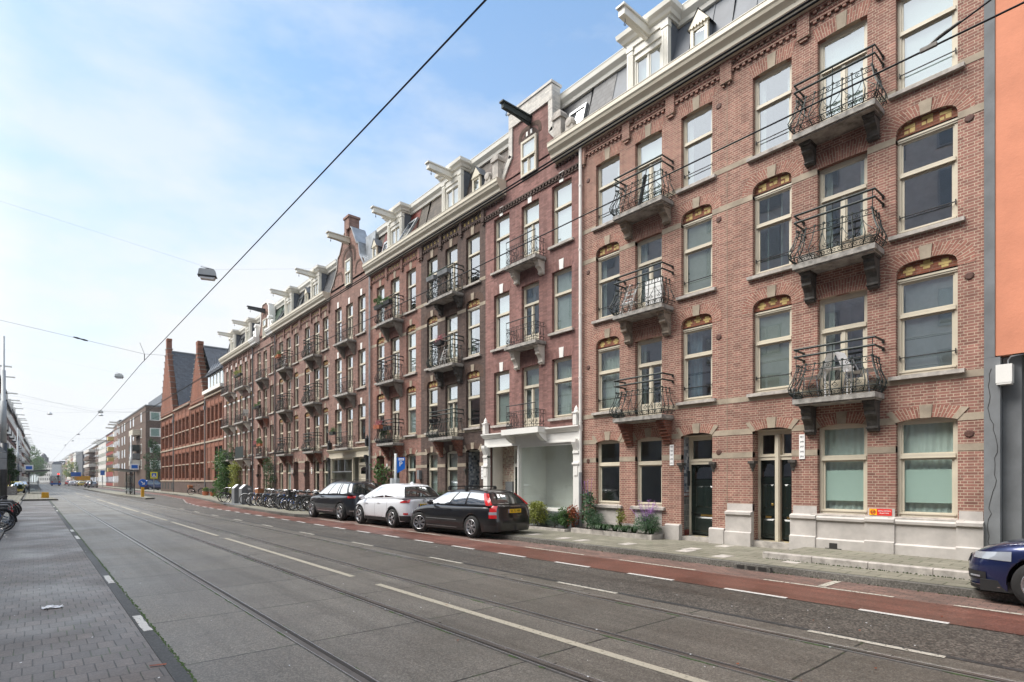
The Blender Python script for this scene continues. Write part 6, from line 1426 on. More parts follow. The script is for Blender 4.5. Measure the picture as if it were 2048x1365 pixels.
def spawn(sp,group=GR,z=.118):
    x,y,rz,fm,cr,ln,lab=sp; key=(fm,cr,'white' in lab)
    if key in protos:
        b=copy_tree(protos[key]); b.location=(x,y,z)
    else:
        b=bicycle(lab,fm,True,cr,loc=(x,y,z),fender='sign_white' if 'white' in lab else 'iron_black'); reg_tree(b); protos[key]=b
    b['label']=lab; b['group']=group; b.rotation_euler=(0,0,0); b.rotation_mode='ZYX' if 0 else 'XYZ'
    M_=Matrix.Rotation(R(rz),4,'Z')@Matrix.Rotation(ln,4,'Y'); b.rotation_euler=M_.to_euler('XYZ'); return b
rx=random.Random(77)
extra=['behind the wicker box bicycle','between the two nearest hoops','under the black delivery crate','beside the bright blue bicycle','half hidden by the grey bicycle','behind the dark green bicycle','leaning across the middle of the rack','beside the second blue bicycle','close to the orange wooden box','between the red bicycle and the last hoops']
for i_,tx in enumerate(extra): specs.append((11.1+rx.uniform(-.3,.35),28.5+i_*.93+rx.uniform(-.1,.1),90+rx.uniform(-22,22),['iron_black','dark_steel','iron_green','sign_blue','steel_grey'][i_%5],None,rx.uniform(-.16,.16),'bicycle '+tx))
for sp in specs: spawn(sp)
def stand(label,x,y,rz=90,group='steel bicycle hoops'):
    m=MB(); m.tube([(0,-.4,0),(0,-.4,.7),(0,-.33,.78),(0,.33,.78),(0,.4,.7),(0,.4,0)],.022,6); o=m.build('bike_stand','steel_grey'); tag(o,label,'bike stand',group); o.location=(x,y,.118); o.rotation_euler=(0,0,R(rz)); return o
lb=['nearest','second','third','fourth','fifth','sixth','seventh']
for i in range(7): stand('%s steel hoop of the bicycle rack counted from the dark grey car'%lb[i],10.8,29.6+i*1.4,90)
# left side bicycles
for sp in [(-1.35,25.2,80,'iron_black',None,.1,'black bicycle at the left edge nearest the camera'),(-1.45,26.3,96,'iron_green',None,.05,'dark bicycle second from the left edge'),(-1.4,27.5,88,'sign_blue',None,.1,'bicycle with a blue frame in the left rack'),(-1.45,28.7,92,'iron_black',None,.0,'black bicycle beyond the blue one in the left rack'),(-1.4,30.,85,'iron_black',None,.1,'black bicycle fifth in the left rack'),(-1.35,31.4,90,'iron_black',None,-.1,'last black bicycle in the left rack'),(-1.3,24.2,95,'iron_black',None,.12,'black bicycle cut by the left picture edge'),(-1.3,33,88,'iron_green',None,.1,'dark green bicycle behind the last black one on the left')]: spawn(sp,'bicycles in the left rack',.052)
for i,y in enumerate((26.8,29.4,33)): o=stand('%s steel hoop on the left pavement'%['nearest','middle','farthest'][i],-1.05,y,100,'steel hoops on the left pavement'); o.location.z=.05
# ------------------------------------------------------------------ plants
def leaves(mb,c,rad,n,size,rnd,shape='ball',droop=0,aspect=.5):
    for _ in range(n):
        while True:
            p=Vector((rnd.uniform(-1,1),rnd.uniform(-1,1),rnd.uniform(-1,1)))
            if .25<p.length<1: break
        if shape=='ball' and rnd.random()<.5: p=p.normalized()*rnd.uniform(.7,1.05)
        q=Vector((c[0]+p.x*rad[0],c[1]+p.y*rad[1],c[2]+p.z*rad[2])); s=size*rnd.uniform(.6,1.3)
        a=Vector((rnd.gauss(0,1),rnd.gauss(0,1),rnd.gauss(-droop,.8))).normalized(); b=a.cross(Vector((rnd.gauss(0,1),rnd.gauss(0,1),rnd.gauss(0,1)))).normalized()*aspect
        mb.add([q,q+a*s*.5+b*s*.5,q+a*s,q+a*s*.5-b*s*.5],[(0,1,2,3)])
def bush(label,x,y,z,w,h,mat='leaf_mid',n=500,size=.05,cat='shrub',stems=7,seed=1,group=None,clumps=7,wy=None,name='shrub',aspect=.5,flowers=None):
    r=random.Random(seed); B=empty(name,(x,y,z),0,label,cat,group); wy=wy or w
    m=MB(); L=MB(); F=MB()
    tips=[]
    for k in range(stems):
        a=r.uniform(0,6.28); t=(x+math.cos(a)*w*.4*r.random(),y+math.sin(a)*wy*.4*r.random(),z+h*r.uniform(.5,.98)); tips.append(t)
        m.tube([(x+r.uniform(-.05,.05),y+r.uniform(-.08,.08)*wy/w,z),((x+t[0])/2+r.uniform(-.04,.04),(y+t[1])/2,z+(t[2]-z)*.5),t],[.010,.007,.003],4)
    for k in range(clumps):
        t=tips[k%len(tips)]; q=(lerp(x,t[0],r.uniform(.5,1.1)),lerp(y,t[1],r.uniform(.5,1.1)),z+(t[2]-z)*r.uniform(.35,1)); leaves(L,q,(w*.24,wy*.24,h*.16),n//clumps,size,r,aspect=aspect)
    leaves(L,(x,y,z+h*.4),(w*.45,wy*.45,h*.38),n//3,size,r,aspect=aspect)
    m.build('stem','tree_bark',B); L.build('foliage',mat,B)
    if flowers:
        for k in range(flowers[1]):
            a=r.uniform(0,6.28); q=(x+math.cos(a)*w*.55*r.random(),y+math.sin(a)*wy*.6*r.random(),z+h*r.uniform(.8,1.25)); F.tube([(x,y,z+h*.3),q],.004,3); leaves(F,q,(.03,.03,.015),7,.022,r,aspect=.8)
        F.build('flowers',flowers[0],B)
    return B
def tuft(label,x,y,z,s,seed,group='grassy tufts in the flower bed',mat='leaf_dark'):
    r=random.Random(seed); m=MB()
    for k in range(90):
        a=r.uniform(0,6.28); l=s*r.uniform(.6,1.1); w=.008; d=Vector((math.cos(a),math.sin(a),0)); n=Vector((-d.y,d.x,0))*w; b=Vector((x,y,z))+d*r.uniform(0,.05)
        p=[b,b+d*l*.3+Vector((0,0,l*.6)),b+d*l*.8+Vector((0,0,l*.55)),b+d*l*1.05+Vector((0,0,l*.25))]
        m.add([p[0]-n,p[0]+n,p[1]+n*1.4,p[1]-n*1.4,p[2]+n,p[2]-n,p[3]],[(0,1,2,3),(3,2,4,5),(5,4,6)])
    o=m.build('grass_tuft',mat); tag(o,label,'plant',group); return o
def edging(label,x0,x1,y0,y1,z=.118,h=.13):
    m=MB(); m.box((x0,y0,z-.05),(x0+.07,y1,z+h)); m.box((x0+.07,y0,z-.05),(x1,y0+.07,z+h)); m.box((x0+.07,y1-.07,z-.05),(x1,y1,z+h)); o=m.build('bed_edging','sill_stone'); tag(o,label,'edging','low stone edgings of the flower beds'); m=MB(); m.box((x0+.07,y0+.07,z),(x1,y1-.07,z+h-.03)); m.build('soil','soil',o,world=False); return o
edging('low stone edging of the flower bed below the dark ground-floor windows',12.45,13.04,8.92,11.85)
edging('low stone edging of the plant bed in front of the white shop front',12.35,12.96,12.02,14.95,.118,.08)
Z=.22
bush('tall leafy mallow by the white drainpipe',12.8,11.45,Z,.6,1.3,'leaf_blue',420,.085,seed=3,aspect=.7,flowers=('petal_violet',8))
bush('dense grey green shrub at the left end of the flower bed',12.75,11.15,Z,.7,.7,'leaf_blue',1800,.055,seed=4,aspect=.2)
bush('thin shrub with yellow leaves against the brick pier',12.85,10.25,Z,.35,.85,'leaf_yellow',300,.045,seed=5,aspect=.7)
bush('verbena with violet flowers at the right end of the flower bed',12.72,9.3,Z,.85,.75,'leaf_blue',2400,.07,seed=6,aspect=.16,flowers=('petal_violet',38))
for i,(x,y) in enumerate(((12.7,11.0),(12.65,10.7),(12.7,10.35),(12.68,10.0),(12.66,9.65),(12.7,9.1))): tuft('%s grassy tuft from the left in the flower bed'%['first','second','third','fourth','fifth','sixth'][i],x,y,Z,.32,i)
bush('yellowish green bush in front of the white shop window',12.7,13.65,.2,1.0,.85,'leaf_yellow',2600,.06,seed=8,aspect=.5)
bush('dark rosemary bush in front of the shop window',12.7,12.75,.2,.8,.6,'leaf_dark',2600,.06,seed=9,aspect=.13)
bush('rose bush with reddish leaves at the right pilaster of the shop',12.7,12.0,.2,.5,.95,'leaf_red',420,.065,seed=10,aspect=.6)
bush('green rose foliage between rosemary and pilaster',12.65,12.2,.2,.6,.75,'leaf_mid',1000,.06,seed=11,aspect=.6)
bush('small green weed bush behind the estate car',12.6,14.6,.2,.5,.4,'leaf_mid',600,.05,seed=12)
bush('round dark bush in front of the dark brown house',12.35,18.7,.118,1.1,1.55,'leaf_dark',1500,.065,seed=13,clumps=12)
bush('slim bush behind the white hatchback',12.4,20.3,.118,.5,1.0,'leaf_mid',500,.06,seed=14)
def vine(label,y,z0,z1,w,n,mat,seed,size=.09,bulge=.25,x=V):
    r=random.Random(seed); B=empty('climbing_plant',(x-.1,y,.12),0,label,'climber'); m=MB(); L=MB()
    for k in range(4):
        pts=[(x-.06-r.uniform(0,.05),y+r.uniform(-w*.2,w*.2),.1)]
        for i in range(1,8): pts.append((x-.06-r.uniform(0,bulge*.5),y+r.uniform(-w*.4,w*.4),.1+(z1-.1)*i/8))
        m.tube(pts,.018,4)
    c=int((z1-z0)*w*5)+4
    for k in range(c):
        zz=r.uniform(z0,z1); ww=w*(.5 if zz<z1-.4 else .3); leaves(L,(x-bulge*r.uniform(.2,1),y+r.uniform(-ww,ww),zz),(bulge*.7,w*.22,.3),n//c,size,r,aspect=.7)
    m.build('stem','tree_bark',B); L.build('foliage',mat,B); return B
vine('dense dark ivy covering the foot of the last brown house',54.2,.3,4.3,2.6,4200,'leaf_mid',3,.16,.7)
vine('yellow green creeper right of the dense ivy',50.9,.4,3.3,1.3,1500,'leaf_yellow',4,.13,.45)
vine('thin climber with a bare stem above the bicycle rack',41.6,.9,3.4,1.2,900,'leaf_dark',5,.10,.5)
vine('vine with large leaves beside the blue parking sign',24.6,.6,2.6,.8,520,'leaf_mid',6,.13,.5)
vine('ivy tendrils under the first balcony of the last house',52.2,3.2,5.2,.5,300,'leaf_mid',8,.12,.3)
def tree(label,x,y,z,h,w,mat,seed,conifer=False,group=None,n=2500,size=.3):
    r=random.Random(seed); B=empty('conifer_tree' if conifer else 'leafy_tree',(x,y,z),0,label,'tree',group); m=MB(); L=MB()
    m.tube([(x,y,z),(x+.05,y,z+h*.5),(x,y,z+h*.95)],[.03*h*.5,.02*h*.5,.01],6)
    for k in range(26 if conifer else 16):
        a=r.uniform(0,6.28); t=r.uniform(.18,.97); zz=z+h*t; rr=w/2*((1-t)*1.05 if conifer else math.sin(math.pi*min(1,max(.12,(t-.15)/.85)))**.6); e=(x+math.cos(a)*rr,y+math.sin(a)*rr,zz+(-.03*h if conifer else .08*h))
        m.tube([(x,y,zz-.03*h),e],[.01*h,.004*h],4)
        leaves(L,(lerp(x,e[0],.75),lerp(y,e[1],.75),e[2]),(max(.2,rr*.45),max(.2,rr*.45),h*(.04 if conifer else .10)),n//20,size,r,aspect=.35)
    m.build('trunk','tree_bark',B); L.build('crown',mat,B); return B
tree('dark conifer in a planter on the left pavement',-2.15,86,.05,5.4,2.6,'leaf_dark',3,True,n=2600,size=.35); tree('smaller dark conifer behind the first on the left',-2.6,97,.05,4.6,2.4,'leaf_dark',5,True,n=1800,size=.35)
m=MB(); m.box((-3.1,83.8,.05),(-1.5,88.2,1.0)); o=m.build('planter','balcony_stone'); tag(o,'grey concrete planter under the dark conifer on the left','planter')
for i,(x,d,h) in enumerate(((62,380,20),(67,400,19),(72,410,17),(58,360,22))):
    a,b=pxd(x,d); tree('%s tree closing the street on the left'%['tallest broad green','second broad green','small green','big dark green'][i],a,b,0,h,13,'leaf_mid',20+i,n=2600,size=1.2,group='trees at the far end')
for i,(x,d,h) in enumerate(((142,330,12),(148,300,10))):
    a,b=pxd(x,d); tree('%s street tree far on the right'%['taller yellow green','lower green'][i],a,b,0,h,7,'leaf_yellow' if i==0 else 'leaf_mid',30+i,n=1500,size=.8,group='street trees far on the right')
tree('small dark tree between the brown block and the brick hall',17.6,128,.1,8.5,3.4,'leaf_dark',41,n=2200,size=.4)
# ------------------------------------------------------------------ overhead wires and lamps
def wire(name,label,pts,r=.008,mat='wire_black',sag=0,n=10,cat='overhead wire',group=None):
    P=[]
    for (a,b) in zip(pts,pts[1:]):
        a,b=Vector(a),Vector(b)
        for i in range(n): t=i/n; p=a.lerp(b,t); p.z-=sag*4*t*(1-t); P.append(p)
    P.append(Vector(pts[-1])); m=MB(); m.tube(P,r,4); o=m.build(name,mat); return tag(o,label,cat,group)
w1=wire('contact_wire','thin tram wire crossing the open sky from the top edge',[(2.89,-6,5.72),(2.80,23,5.70),(2.95,47,5.70),(2.75,75,5.7),(2.9,110,5.7),(2.8,160,5.7),(3.2,300,5.9)],.010,'wire_black',.02)
w2=wire('contact_wire','tram wire crossing the lower windows of the brick houses',[(5.9,-6,5.45),(5.9,10,5.43),(5.9,23,5.42),(5.6,47,5.6),(5.6,75,5.7),(5.6,110,5.7),(5.6,300,5.9)],.010)
for dz,l in ((0,'upper of the two thick black cables passing below the white cornice'),(-.045,'lower of the two thick black cables passing below the white cornice')): wire('feeder_cable',l,[(5.5,-6,6.18+dz),(5.5,22,6.14+dz),(5.5,47,6.18+dz),(5.5,80,6.15+dz),(5.5,140,6.2+dz)],.014)
wire('registration_wire','short slanting wire clamped to the tram wire near the right edge',[(5.9,1.36,5.46),(5.9,.92,5.60),(5.8,.2,6.0)],.009)
m=MB(); m.box((5.885,1.30,5.435),(5.915,1.42,5.465)); m.tube([(5.9,1.36,5.46),(5.9,1.28,5.50),(5.9,1.14,5.54)],.012,6); o=m.build('wire_clamp','balcony_stone'); tag(o,'grey clamp and insulator on the tram wire in front of the top window','wire clamp')
for i,(u_,zl,zr) in enumerate(((22.4,7.0,10.0),(46.5,7.2,8.6),(78,7.2,8.6),(112,7.2,8.6))):
    xr=13.05 if u_<55 else 15; wire('span_wire','%s cross wire holding up the tram wires'%['nearest','second','third','fourth'][i],[(-3.2 if i==0 else -1.4,u_+1.2*(i==0),zl),(2.83,u_,5.95 if i==0 else 6.3),(5.7,u_,6.15 if i==0 else 6.4),(xr,u_-.6,zr)],.0045,'wire_grey',.0,6,group='cross wires over the street')
m=MB(); m.lathe([(0,-.2),(.02,-.18),(.03,-.08),(.018,0),(.03,.08),(.02,.18),(0,.2)],8,(0,0,0),'x'); o=m.build('insulator','dark_steel'); o.location=(1.15,22.9,6.28); o.rotation_euler=(0,R(10),0); tag(o,'dark insulator on the cross wire left of the tram wire','insulator')
m=MB(); m.tube([(2.83,22.4,5.72),(2.83,22.4,5.95)],.012,5); m.tube([(2.83,22.4,5.95),(2.6,21.6,6.15)],.006,4); o=m.build('wire_hanger','dark_steel'); tag(o,'small dark hanger where cross wire and tram wire meet','wire hanger')
def lamp(label,x,y,z,s=1.,shape='box',rz=0,wireu=True,idx=0):
    L=empty('street_lamp',(x,y,z),rz,label,'street lamp','lamps hung over the street')
    m=MB(); m.smooth=False
    if shape=='box':
        m.prism([(-.34*s,-.12*s),(-.31*s,.10*s),(-.26*s,.14*s),(.26*s,.14*s),(.31*s,.10*s),(.34*s,-.12*s)],lambda p,t:(p[0],t,p[1]),-.15*s,.15*s); m.build('housing','lamp_grey',L,world=False)
        m=MB(); m.box((-.36*s,-.17*s,-.15*s),(.36*s,.17*s,-.12*s)); m.prism([(-.30*s,-.15*s),(.30*s,-.15*s),(.24*s,-.19*s),(-.24*s,-.19*s)],lambda p,t:(p[0],t,p[1]),-.14*s,.14*s); m.build('reflector_rim','dark_steel',L,world=False)
        m=MB(); m.prism([(-.30*s,-.19*s),(.30*s,-.19*s),(.25*s,-.27*s),(-.25*s,-.27*s)],lambda p,t:(p[0],t,p[1]),-.13*s,.13*s); m.build('lamp_cover','lamp_cover',L,world=False)
        m=MB(); m.box((-.07*s,-.05*s,.14*s),(.07*s,.05*s,.19*s)); m.tube([(-.25*s,0,.25*s),(.25*s,0,.19*s)],.012,5); m.build('hanger','dark_steel',L,world=False)
    else:
        m.smooth=True; m.lathe([(.03,.34),(.06,.30),(.10,.22),(.24,.12),(.36,-.02),(.37,-.06),(.0,-.06)],16); m.build('housing','lamp_grey',L,world=False); m=MB(); m.lathe([(.30,-.06),(.24,-.12),(.0,-.15)],12); m.build('lamp_cover','lamp_cover',L,world=False)
    xr=13.05 if y<55 else 17; zr=z+.28*s
    wire('lamp_wire','thin wire that carries the %s'%label.split(' hung')[0],[(-8.1,y+1.5,z+2.2),(x-.25,y,zr),(x+.25,y,zr-.05),(xr,y-.5,z+1.6 if y>55 else 11.5)],.0022 if y<60 else .006,'wire_grey',0,4,'lamp wire','thin wires carrying the street lamps')
LM=[((4.94,23.38,9.45),'box','large box lamp hung nearest over the street'),((5.54,58.34,10.64),'box','second box lamp hung left of the stepped gables'),((7.3,100,11.6),'box','third box lamp hung left of the brown block'),((8.2,112,12.2),'dome','bell lamp hung right of the third box lamp'),((1.9,115,12.2),'dome','bell lamp hung alone at the left'),((7.84,165,12.4),'dome','small far lamp hung fourth above the far street'),((8.,195,12.5),'dome','small far lamp hung fifth above the far street'),((8.2,250,14),'dome','tiny far lamp hung last above the far street')]
for p,sh,l in LM: lamp(l,*p,s=.88,shape=sh,rz=R(-20 if sh=='box' else 0))
def pole(label,x,y,h,r=.13,z=.05,group='tram poles',cat='pole',dark=3.9):
    P=empty('tram_pole',(x,y,z),0,label,cat,group); m=MB(); m.smooth=True; m.tube([(x,y,z+dark),(x,y,z+h*.62),(x,y,z+h*.62+.02),(x,y,z+h*.8),(x,y,z+h*.8+.02),(x,y,z+h)],[r,r,r*.7,r*.7,r*.45,r*.45],12); m.build('upper_tube','lamp_grey',P); m=MB(); m.smooth=True; m.tube([(x,y,z),(x,y,z+dark)],r*1.15,12); m.build('painted_foot','dark_steel',P); return P
P1=pole('thick grey pole with black foot at the left edge',-1.41,45.9,10.4,.15)
m=MB(); m.box((-1.98,45.2,2.35),(-1.25,45.24,3.0)); m.box((-1.98,45.2,3.03),(-1.25,45.24,3.35)); m.prism([(-1.98,3.38),(-1.25,3.38),(-1.95,4.3)],lambda p,t:(p[0],t,p[1]),45.2,45.24); o=m.build('sign_backs','steel_grey',P1)
pole('grey pole further down the left pavement',-1.68,100,8.7,.15); pole('grey pole standing beside the right tram shelter',9.2,84,7.2,.15,.14,dark=3.2)
# ------------------------------------------------------------------ street furniture
def shelter(label,x,y,L,dirx,z=.14,H=2.5,dep=1.4):
    S_=empty('tram_shelter',(x,y,z),0,label,'tram shelter','tram stop shelters'); xa=x; xb=x+dirx*dep
    for yy in (0,L/2,L): m=MB(); m.box((xa-.05,y+yy-.06,z),(xa+.05,y+yy+.06,z+H)); m.build('post','dark_steel',S_)
    m=MB(); m.prism([(xa-dirx*.25,z+H),(xa-dirx*.25,z+H+.12),(xb,z+H+.32),(xb,z+H+.22)],lambda p,t:(p[0],t,p[1]),y-.4,y+L+.4); m.build('roof','dark_steel',S_)
    m=MB(); m.quad((xa,y+L-.1,z+.25),(xa,y+.1,z+.25),(xa,y+.1,z+H-.2),(xa,y+L-.1,z+H-.2)); m.quad((xa,y,z+.25),(xa+dirx*.9,y,z+.25),(xa+dirx*.9,y,z+H-.2),(xa,y,z+H-.2)); m.build('glass_panel','shop_glass',S_)
    m=MB(); m.box((xa+dirx*.1,y+.8,z+.42),(xa+dirx*.5,y+L-.8,z+.48)); m.build('bench','steel_grey',S_)
    m=MB(); m.box((xa-.4,y-.1,z+H+.2),(xa+.4,y-.02,z+H+.85)); s_=m.build('stop_sign','sign_white',S_); m=MB(); m.box((xa-.28,y-.13,z+H+.35),(xa+.28,y-.1,z+H+.7)); m.build('blue_field','sign_blue',s_); return S_
shelter('dark tram shelter on the traffic island right of the tracks',8.25,72.5,7,-1); shelter('grey tram shelter with glass sides on the left platform',-.45,86,6.5,1,dep=1.9)
B_=empty('keep_left_post',(7.8,62.9,.14),0,'yellow post with round blue arrow sign on the island tip','road sign'); m=MB(); m.box((7.68,62.8,.14),(7.92,63.0,1.05)); m.build('post','post_yellow',B_); m=MB(); m.lathe([(0,-.02),(.33,-.02),(.36,0),(0,.02)],24,(7.8,62.78,1.45),'y'); d_=m.build('sign_disc','sign_blue',B_); m=MB(); m.tube([(7.65,62.75,1.6),(7.92,62.75,1.33)],.035,4); m.tube([(7.93,62.75,1.5),(7.93,62.75,1.32),(7.75,62.75,1.32)],.035,4); m.build('arrow','sign_white',d_)
B_=empty('crossing_sign',(12.7,91.8,.12),0,'square yellow sign with blue pedestrian symbol on a thin post','road sign'); m=MB(); m.tube([(12.7,91.8,.12),(12.7,91.8,2.9)],.045,6); m.build('post','steel_grey',B_); m=MB(); m.box((12.28,91.7,1.95),(13.12,91.74,2.85)); q=m.build('sign_board','sign_yellow',B_); m=MB(); m.box((12.42,91.68,2.1),(12.98,91.7,2.7)); m.build('blue_field','sign_blue',q); m=MB(); m.add([(12.47,91.66,2.16),(12.93,91.66,2.16),(12.7,91.66,2.62)],[(0,1,2)]); m.build('white_triangle','sign_white',q); m=MB(); m.tube([(12.7,91.65,2.45),(12.69,91.65,2.3),(12.63,91.65,2.19)],.02,4); m.tube([(12.69,91.65,2.3),(12.77,91.65,2.19)],.02,4); m.lathe([(0,-.005),(.025,-.005),(.025,0)],8,(12.7,91.65,2.5),'y'); m.build('walking_figure','dark_gap',q)
m=MB(); m.prism([(-.3,0),(.3,0),(.26,.5),(-.26,.5)],lambda p,t:(.75+p[0]*.9,64.7+t,.14+p[1]),-.25,.25); o=m.build('concrete_block','post_yellow'); tag(o,'mossy yellow concrete block on the end of the left island','concrete block')
# parking sign and meter
PS=empty('parking_sign',(11.15,20.35,.118),0,'blue parking sign on a grey post behind the white hatchback','road sign'); 
m=MB(); m.smooth=True; m.tube([(11.15,20.35,.118),(11.15,20.35,2.78)],.055,10); m.build('post','lamp_grey',PS)
bq=Vector((.62,-.78)); 
def sp_(a,z,o=0): n=Vector((-.78,-.62)); return (11.15+bq.x*a+n.x*o,20.35+bq.y*a+n.y*o,z)
m=MB(); pts=[(.06,1.98),(.40,2.17),(.40,2.62),(.06,2.62)]; m.add([sp_(a,z,.02) for a,z in pts]+[sp_(a,z,-.01) for a,z in pts],[(0,1,2,3),(7,6,5,4),(0,4,5,1),(1,5,6,2),(2,6,7,3),(3,7,4,0)]); sb=m.build('sign_board','sign_blue',PS)
m=MB(); m.add([sp_(.14,2.50,.026),sp_(.37,2.50,.026),sp_(.37,2.59,.026),sp_(.14,2.59,.026)],[(0,1,2,3)]); m.build('white_field','sign_white',sb)
an=math.atan2(bq.y,bq.x); text_mesh('P',.28,'sign_white',sb,Vector(sp_(.23,2.35,.028))-ORG[sb.name],(R(90),0,an)); text_mesh('Betaald',.055,'sign_blue',sb,Vector(sp_(.255,2.545,.03))-ORG[sb.name],(R(90),0,an))
m=MB(); m.prism([(.2*math.cos(a),.2*math.sin(a)) for a in [math.pi/4*k+.39 for k in range(8)]],lambda p,t:(11.2+p[0],20.5+p[1],t),.118,1.78); o=m.build('cabinet','lamp_grey'); tag(o,'grey eight-sided cabinet at the foot of the parking sign','cabinet')
for i,(x,y) in enumerate(((10.75,41.9),(10.7,39.9))):
    Bn=empty('waste_bin',(x,y,.12),0,'%s dark grey waste inlet with slanted white lid between the bicycles'%['far','near'][i],'waste bin','waste bins among the bicycles'); m=MB(); m.prism([(-.32,0),(.32,0),(.32,1.15),(-.02,1.3),(-.32,1.02)],lambda p,t:(x+p[0],y+t,.12+p[1]),-.35,.35); m.build('housing','grey_concrete',Bn); m=MB(); m.add([(x-.33,y-.3,1.15),(x-.05,y-.3,1.415),(x-.05,y+.3,1.415),(x-.33,y+.3,1.15)],[(0,1,2,3)]); m.build('lid','sign_white',Bn); m=MB(); m.box((x-.9,y-.6,.118),(x+.5,y+.6,.126)); m.build('floor_plate','zinc',Bn)
# pots by the hall
for i,(x,y) in enumerate(((13.7,66.0),(13.6,64.9),(13.7,62.6))):
    m=MB(); m.lathe([(0,0),(.2,0),(.28,.4),(.25,.4),(0,.36)],12); o=m.build('plant_pot','terracotta'); o.location=(x,y,.12); tag(o,'%s plant pot at the foot of the brick hall'%['left','middle','right'][i],'plant pot','plant pots by the brick hall'); bush('%s potted plant at the foot of the brick hall'%['left','middle','right'][i],x,y,.5,.6,.5,'leaf_yellow' if i==0 else 'leaf_mid',260,.10,seed=50+i,cat='plant')
spawn((13.5,69.3,-80,'iron_black','rwood_crate',.1,'bicycle with a wide crate parked against the brick hall'),'bicycles in the rack')['group']='bicycles beside the buildings'
# bus at the far end
BU=empty('city_bus',(5.1,222,0),0,'white and blue city bus seen from behind far down the street','bus'); m=MB(); m.box((3.85,222,.9),(6.35,234,3.1)); m.build('body','lamp_grey',BU); m=MB(); m.box((3.83,221.97,.35),(6.37,234,.9)); m.build('lower_body','sign_blue',BU); m=MB(); m.box((4.1,221.93,1.9),(6.1,222,2.9)); m.build('rear_window','car_window',BU)
for sx in (4.05,5.8): m=MB(); m.box((sx,221.9,.95),(sx+.35,221.97,1.4)); m.build('tail_light','lamp_red',BU); m=MB(); m.lathe([(0,-.15),(.48,-.15),(.48,.15),(0,.15)],14,(sx+.17,224,.48),'x'); m.build('wheel','black_rubber',BU)
# far signs
for i,(x,y,d,w,h,mt,lb_) in enumerate(((152,949,150,2.2,1.1,'sign_blue','wide blue direction sign far on the right'),(157,956,170,1.9,1.5,'post_yellow','orange notice board left of its twin in the distance'),(172,957,150,1.8,1.2,'post_yellow','orange notice board nearer the brick block in the distance'),(205,946,140,.9,1.2,'sign_blue','dark blue square sign in front of the white apartments'))):
    a,b=pxd(x,d); zc=1.7+(961-y)/1122*d; S_=empty('direction_sign',(a,b,0),0,lb_,'sign'); m=MB(); m.tube([(a,b,0),(a,b,zc)],.07,5); m.build('post','steel_grey',S_); m=MB(); m.box((a-w/2,b-.12,zc-h/2),(a+w/2,b-.08,zc+h/2)); m.build('sign_board',mt,S_)
TL=empty('traffic_light',(pxd(117,170)[0],pxd(117,170)[1],0),0,'traffic light showing red beside the bus','traffic light'); a,b=TL.location.x,TL.location.y; m=MB(); m.tube([(a,b,0),(a,b,3.2)],.08,6); m.box((a-.2,b-.15,2.6),(a+.2,b+.15,3.9)); m.build('housing','dark_steel',TL)
mm,tt,oo=nt('red_glow'); e_=N(tt,'ShaderNodeEmission'); e_.inputs[0].default_value=(1,.03,.02,1); e_.inputs[1].default_value=3; tt.links.new(e_.outputs[0],oo.inputs[0]); m=MB(); m.lathe([(0,-.03),(.22,0)],12,(a,b-.16,3.6),'y'); m.build('red_light','red_glow',TL)
# a pedestrian far on the right
def person(label,x,y,z,coat='cloth_dark',rz=0,h=1.75):
    me=bpy.data.meshes.new('person'); s=h/1.75
    J=[(0,0,.95,.14),(0,0,1.2,.15),(0,0,1.42,.15),(0,0,1.52,.06),(0,.01,1.60,.085),(0,.01,1.70,.07),(-.19,0,1.42,.055),(-.24,.03,1.15,.045),(-.22,.12,.92,.035),(.19,0,1.42,.055),(.25,-.05,1.15,.045),(.23,-.02,.90,.035),(-.09,0,.88,.09),(-.10,.12,.48,.065),(-.10,.06,.08,.045),(.09,0,.88,.09),(.10,-.06,.48,.065),(.10,-.25,.12,.045),(-.1,.2,.03,.035),(.1,-.12,.04,.035)]
    E_=[(0,1),(1,2),(2,3),(3,4),(4,5),(2,6),(6,7),(7,8),(2,9),(9,10),(10,11),(0,12),(12,13),(13,14),(0,15),(15,16),(16,17),(14,18),(17,19)]
    me.from_pydata([(a*s,b*s,c*s) for a,b,c,_ in J],E_,[]); o=bpy.data.objects.new('person',me); link(o); me.materials.append(M[coat]); md=o.modifiers.new('skin','SKIN'); 
    for i,v in enumerate(me.skin_vertices[0].data): v.radius=(J[i][3]*s,J[i][3]*s*.8); v.use_root=(i==0)
    o.modifiers.new('sub','SUBSURF').levels=1; o.modifiers['sub'].render_levels=1; o.location=(x,y,z); o.rotation_euler=(0,0,rz); tag(o,label,'person'); ORG[o.name]=Vector((x,y,z))
    q=MB(); q.smooth=True; q.lathe([(0,1.50),(.06,1.52),(.085,1.60),(.075,1.69),(.0,1.72)],12,(0,.03,0)); q.build('head','skin',o,world=False); return o
a,b=pxd(183,118); person('person in a dark coat walking on the right pavement far away',a,b,.12,rz=R(170))
a,b=pxd(76,140); person('person in dark clothes standing near the left shelter',a,b,.12,rz=R(20))
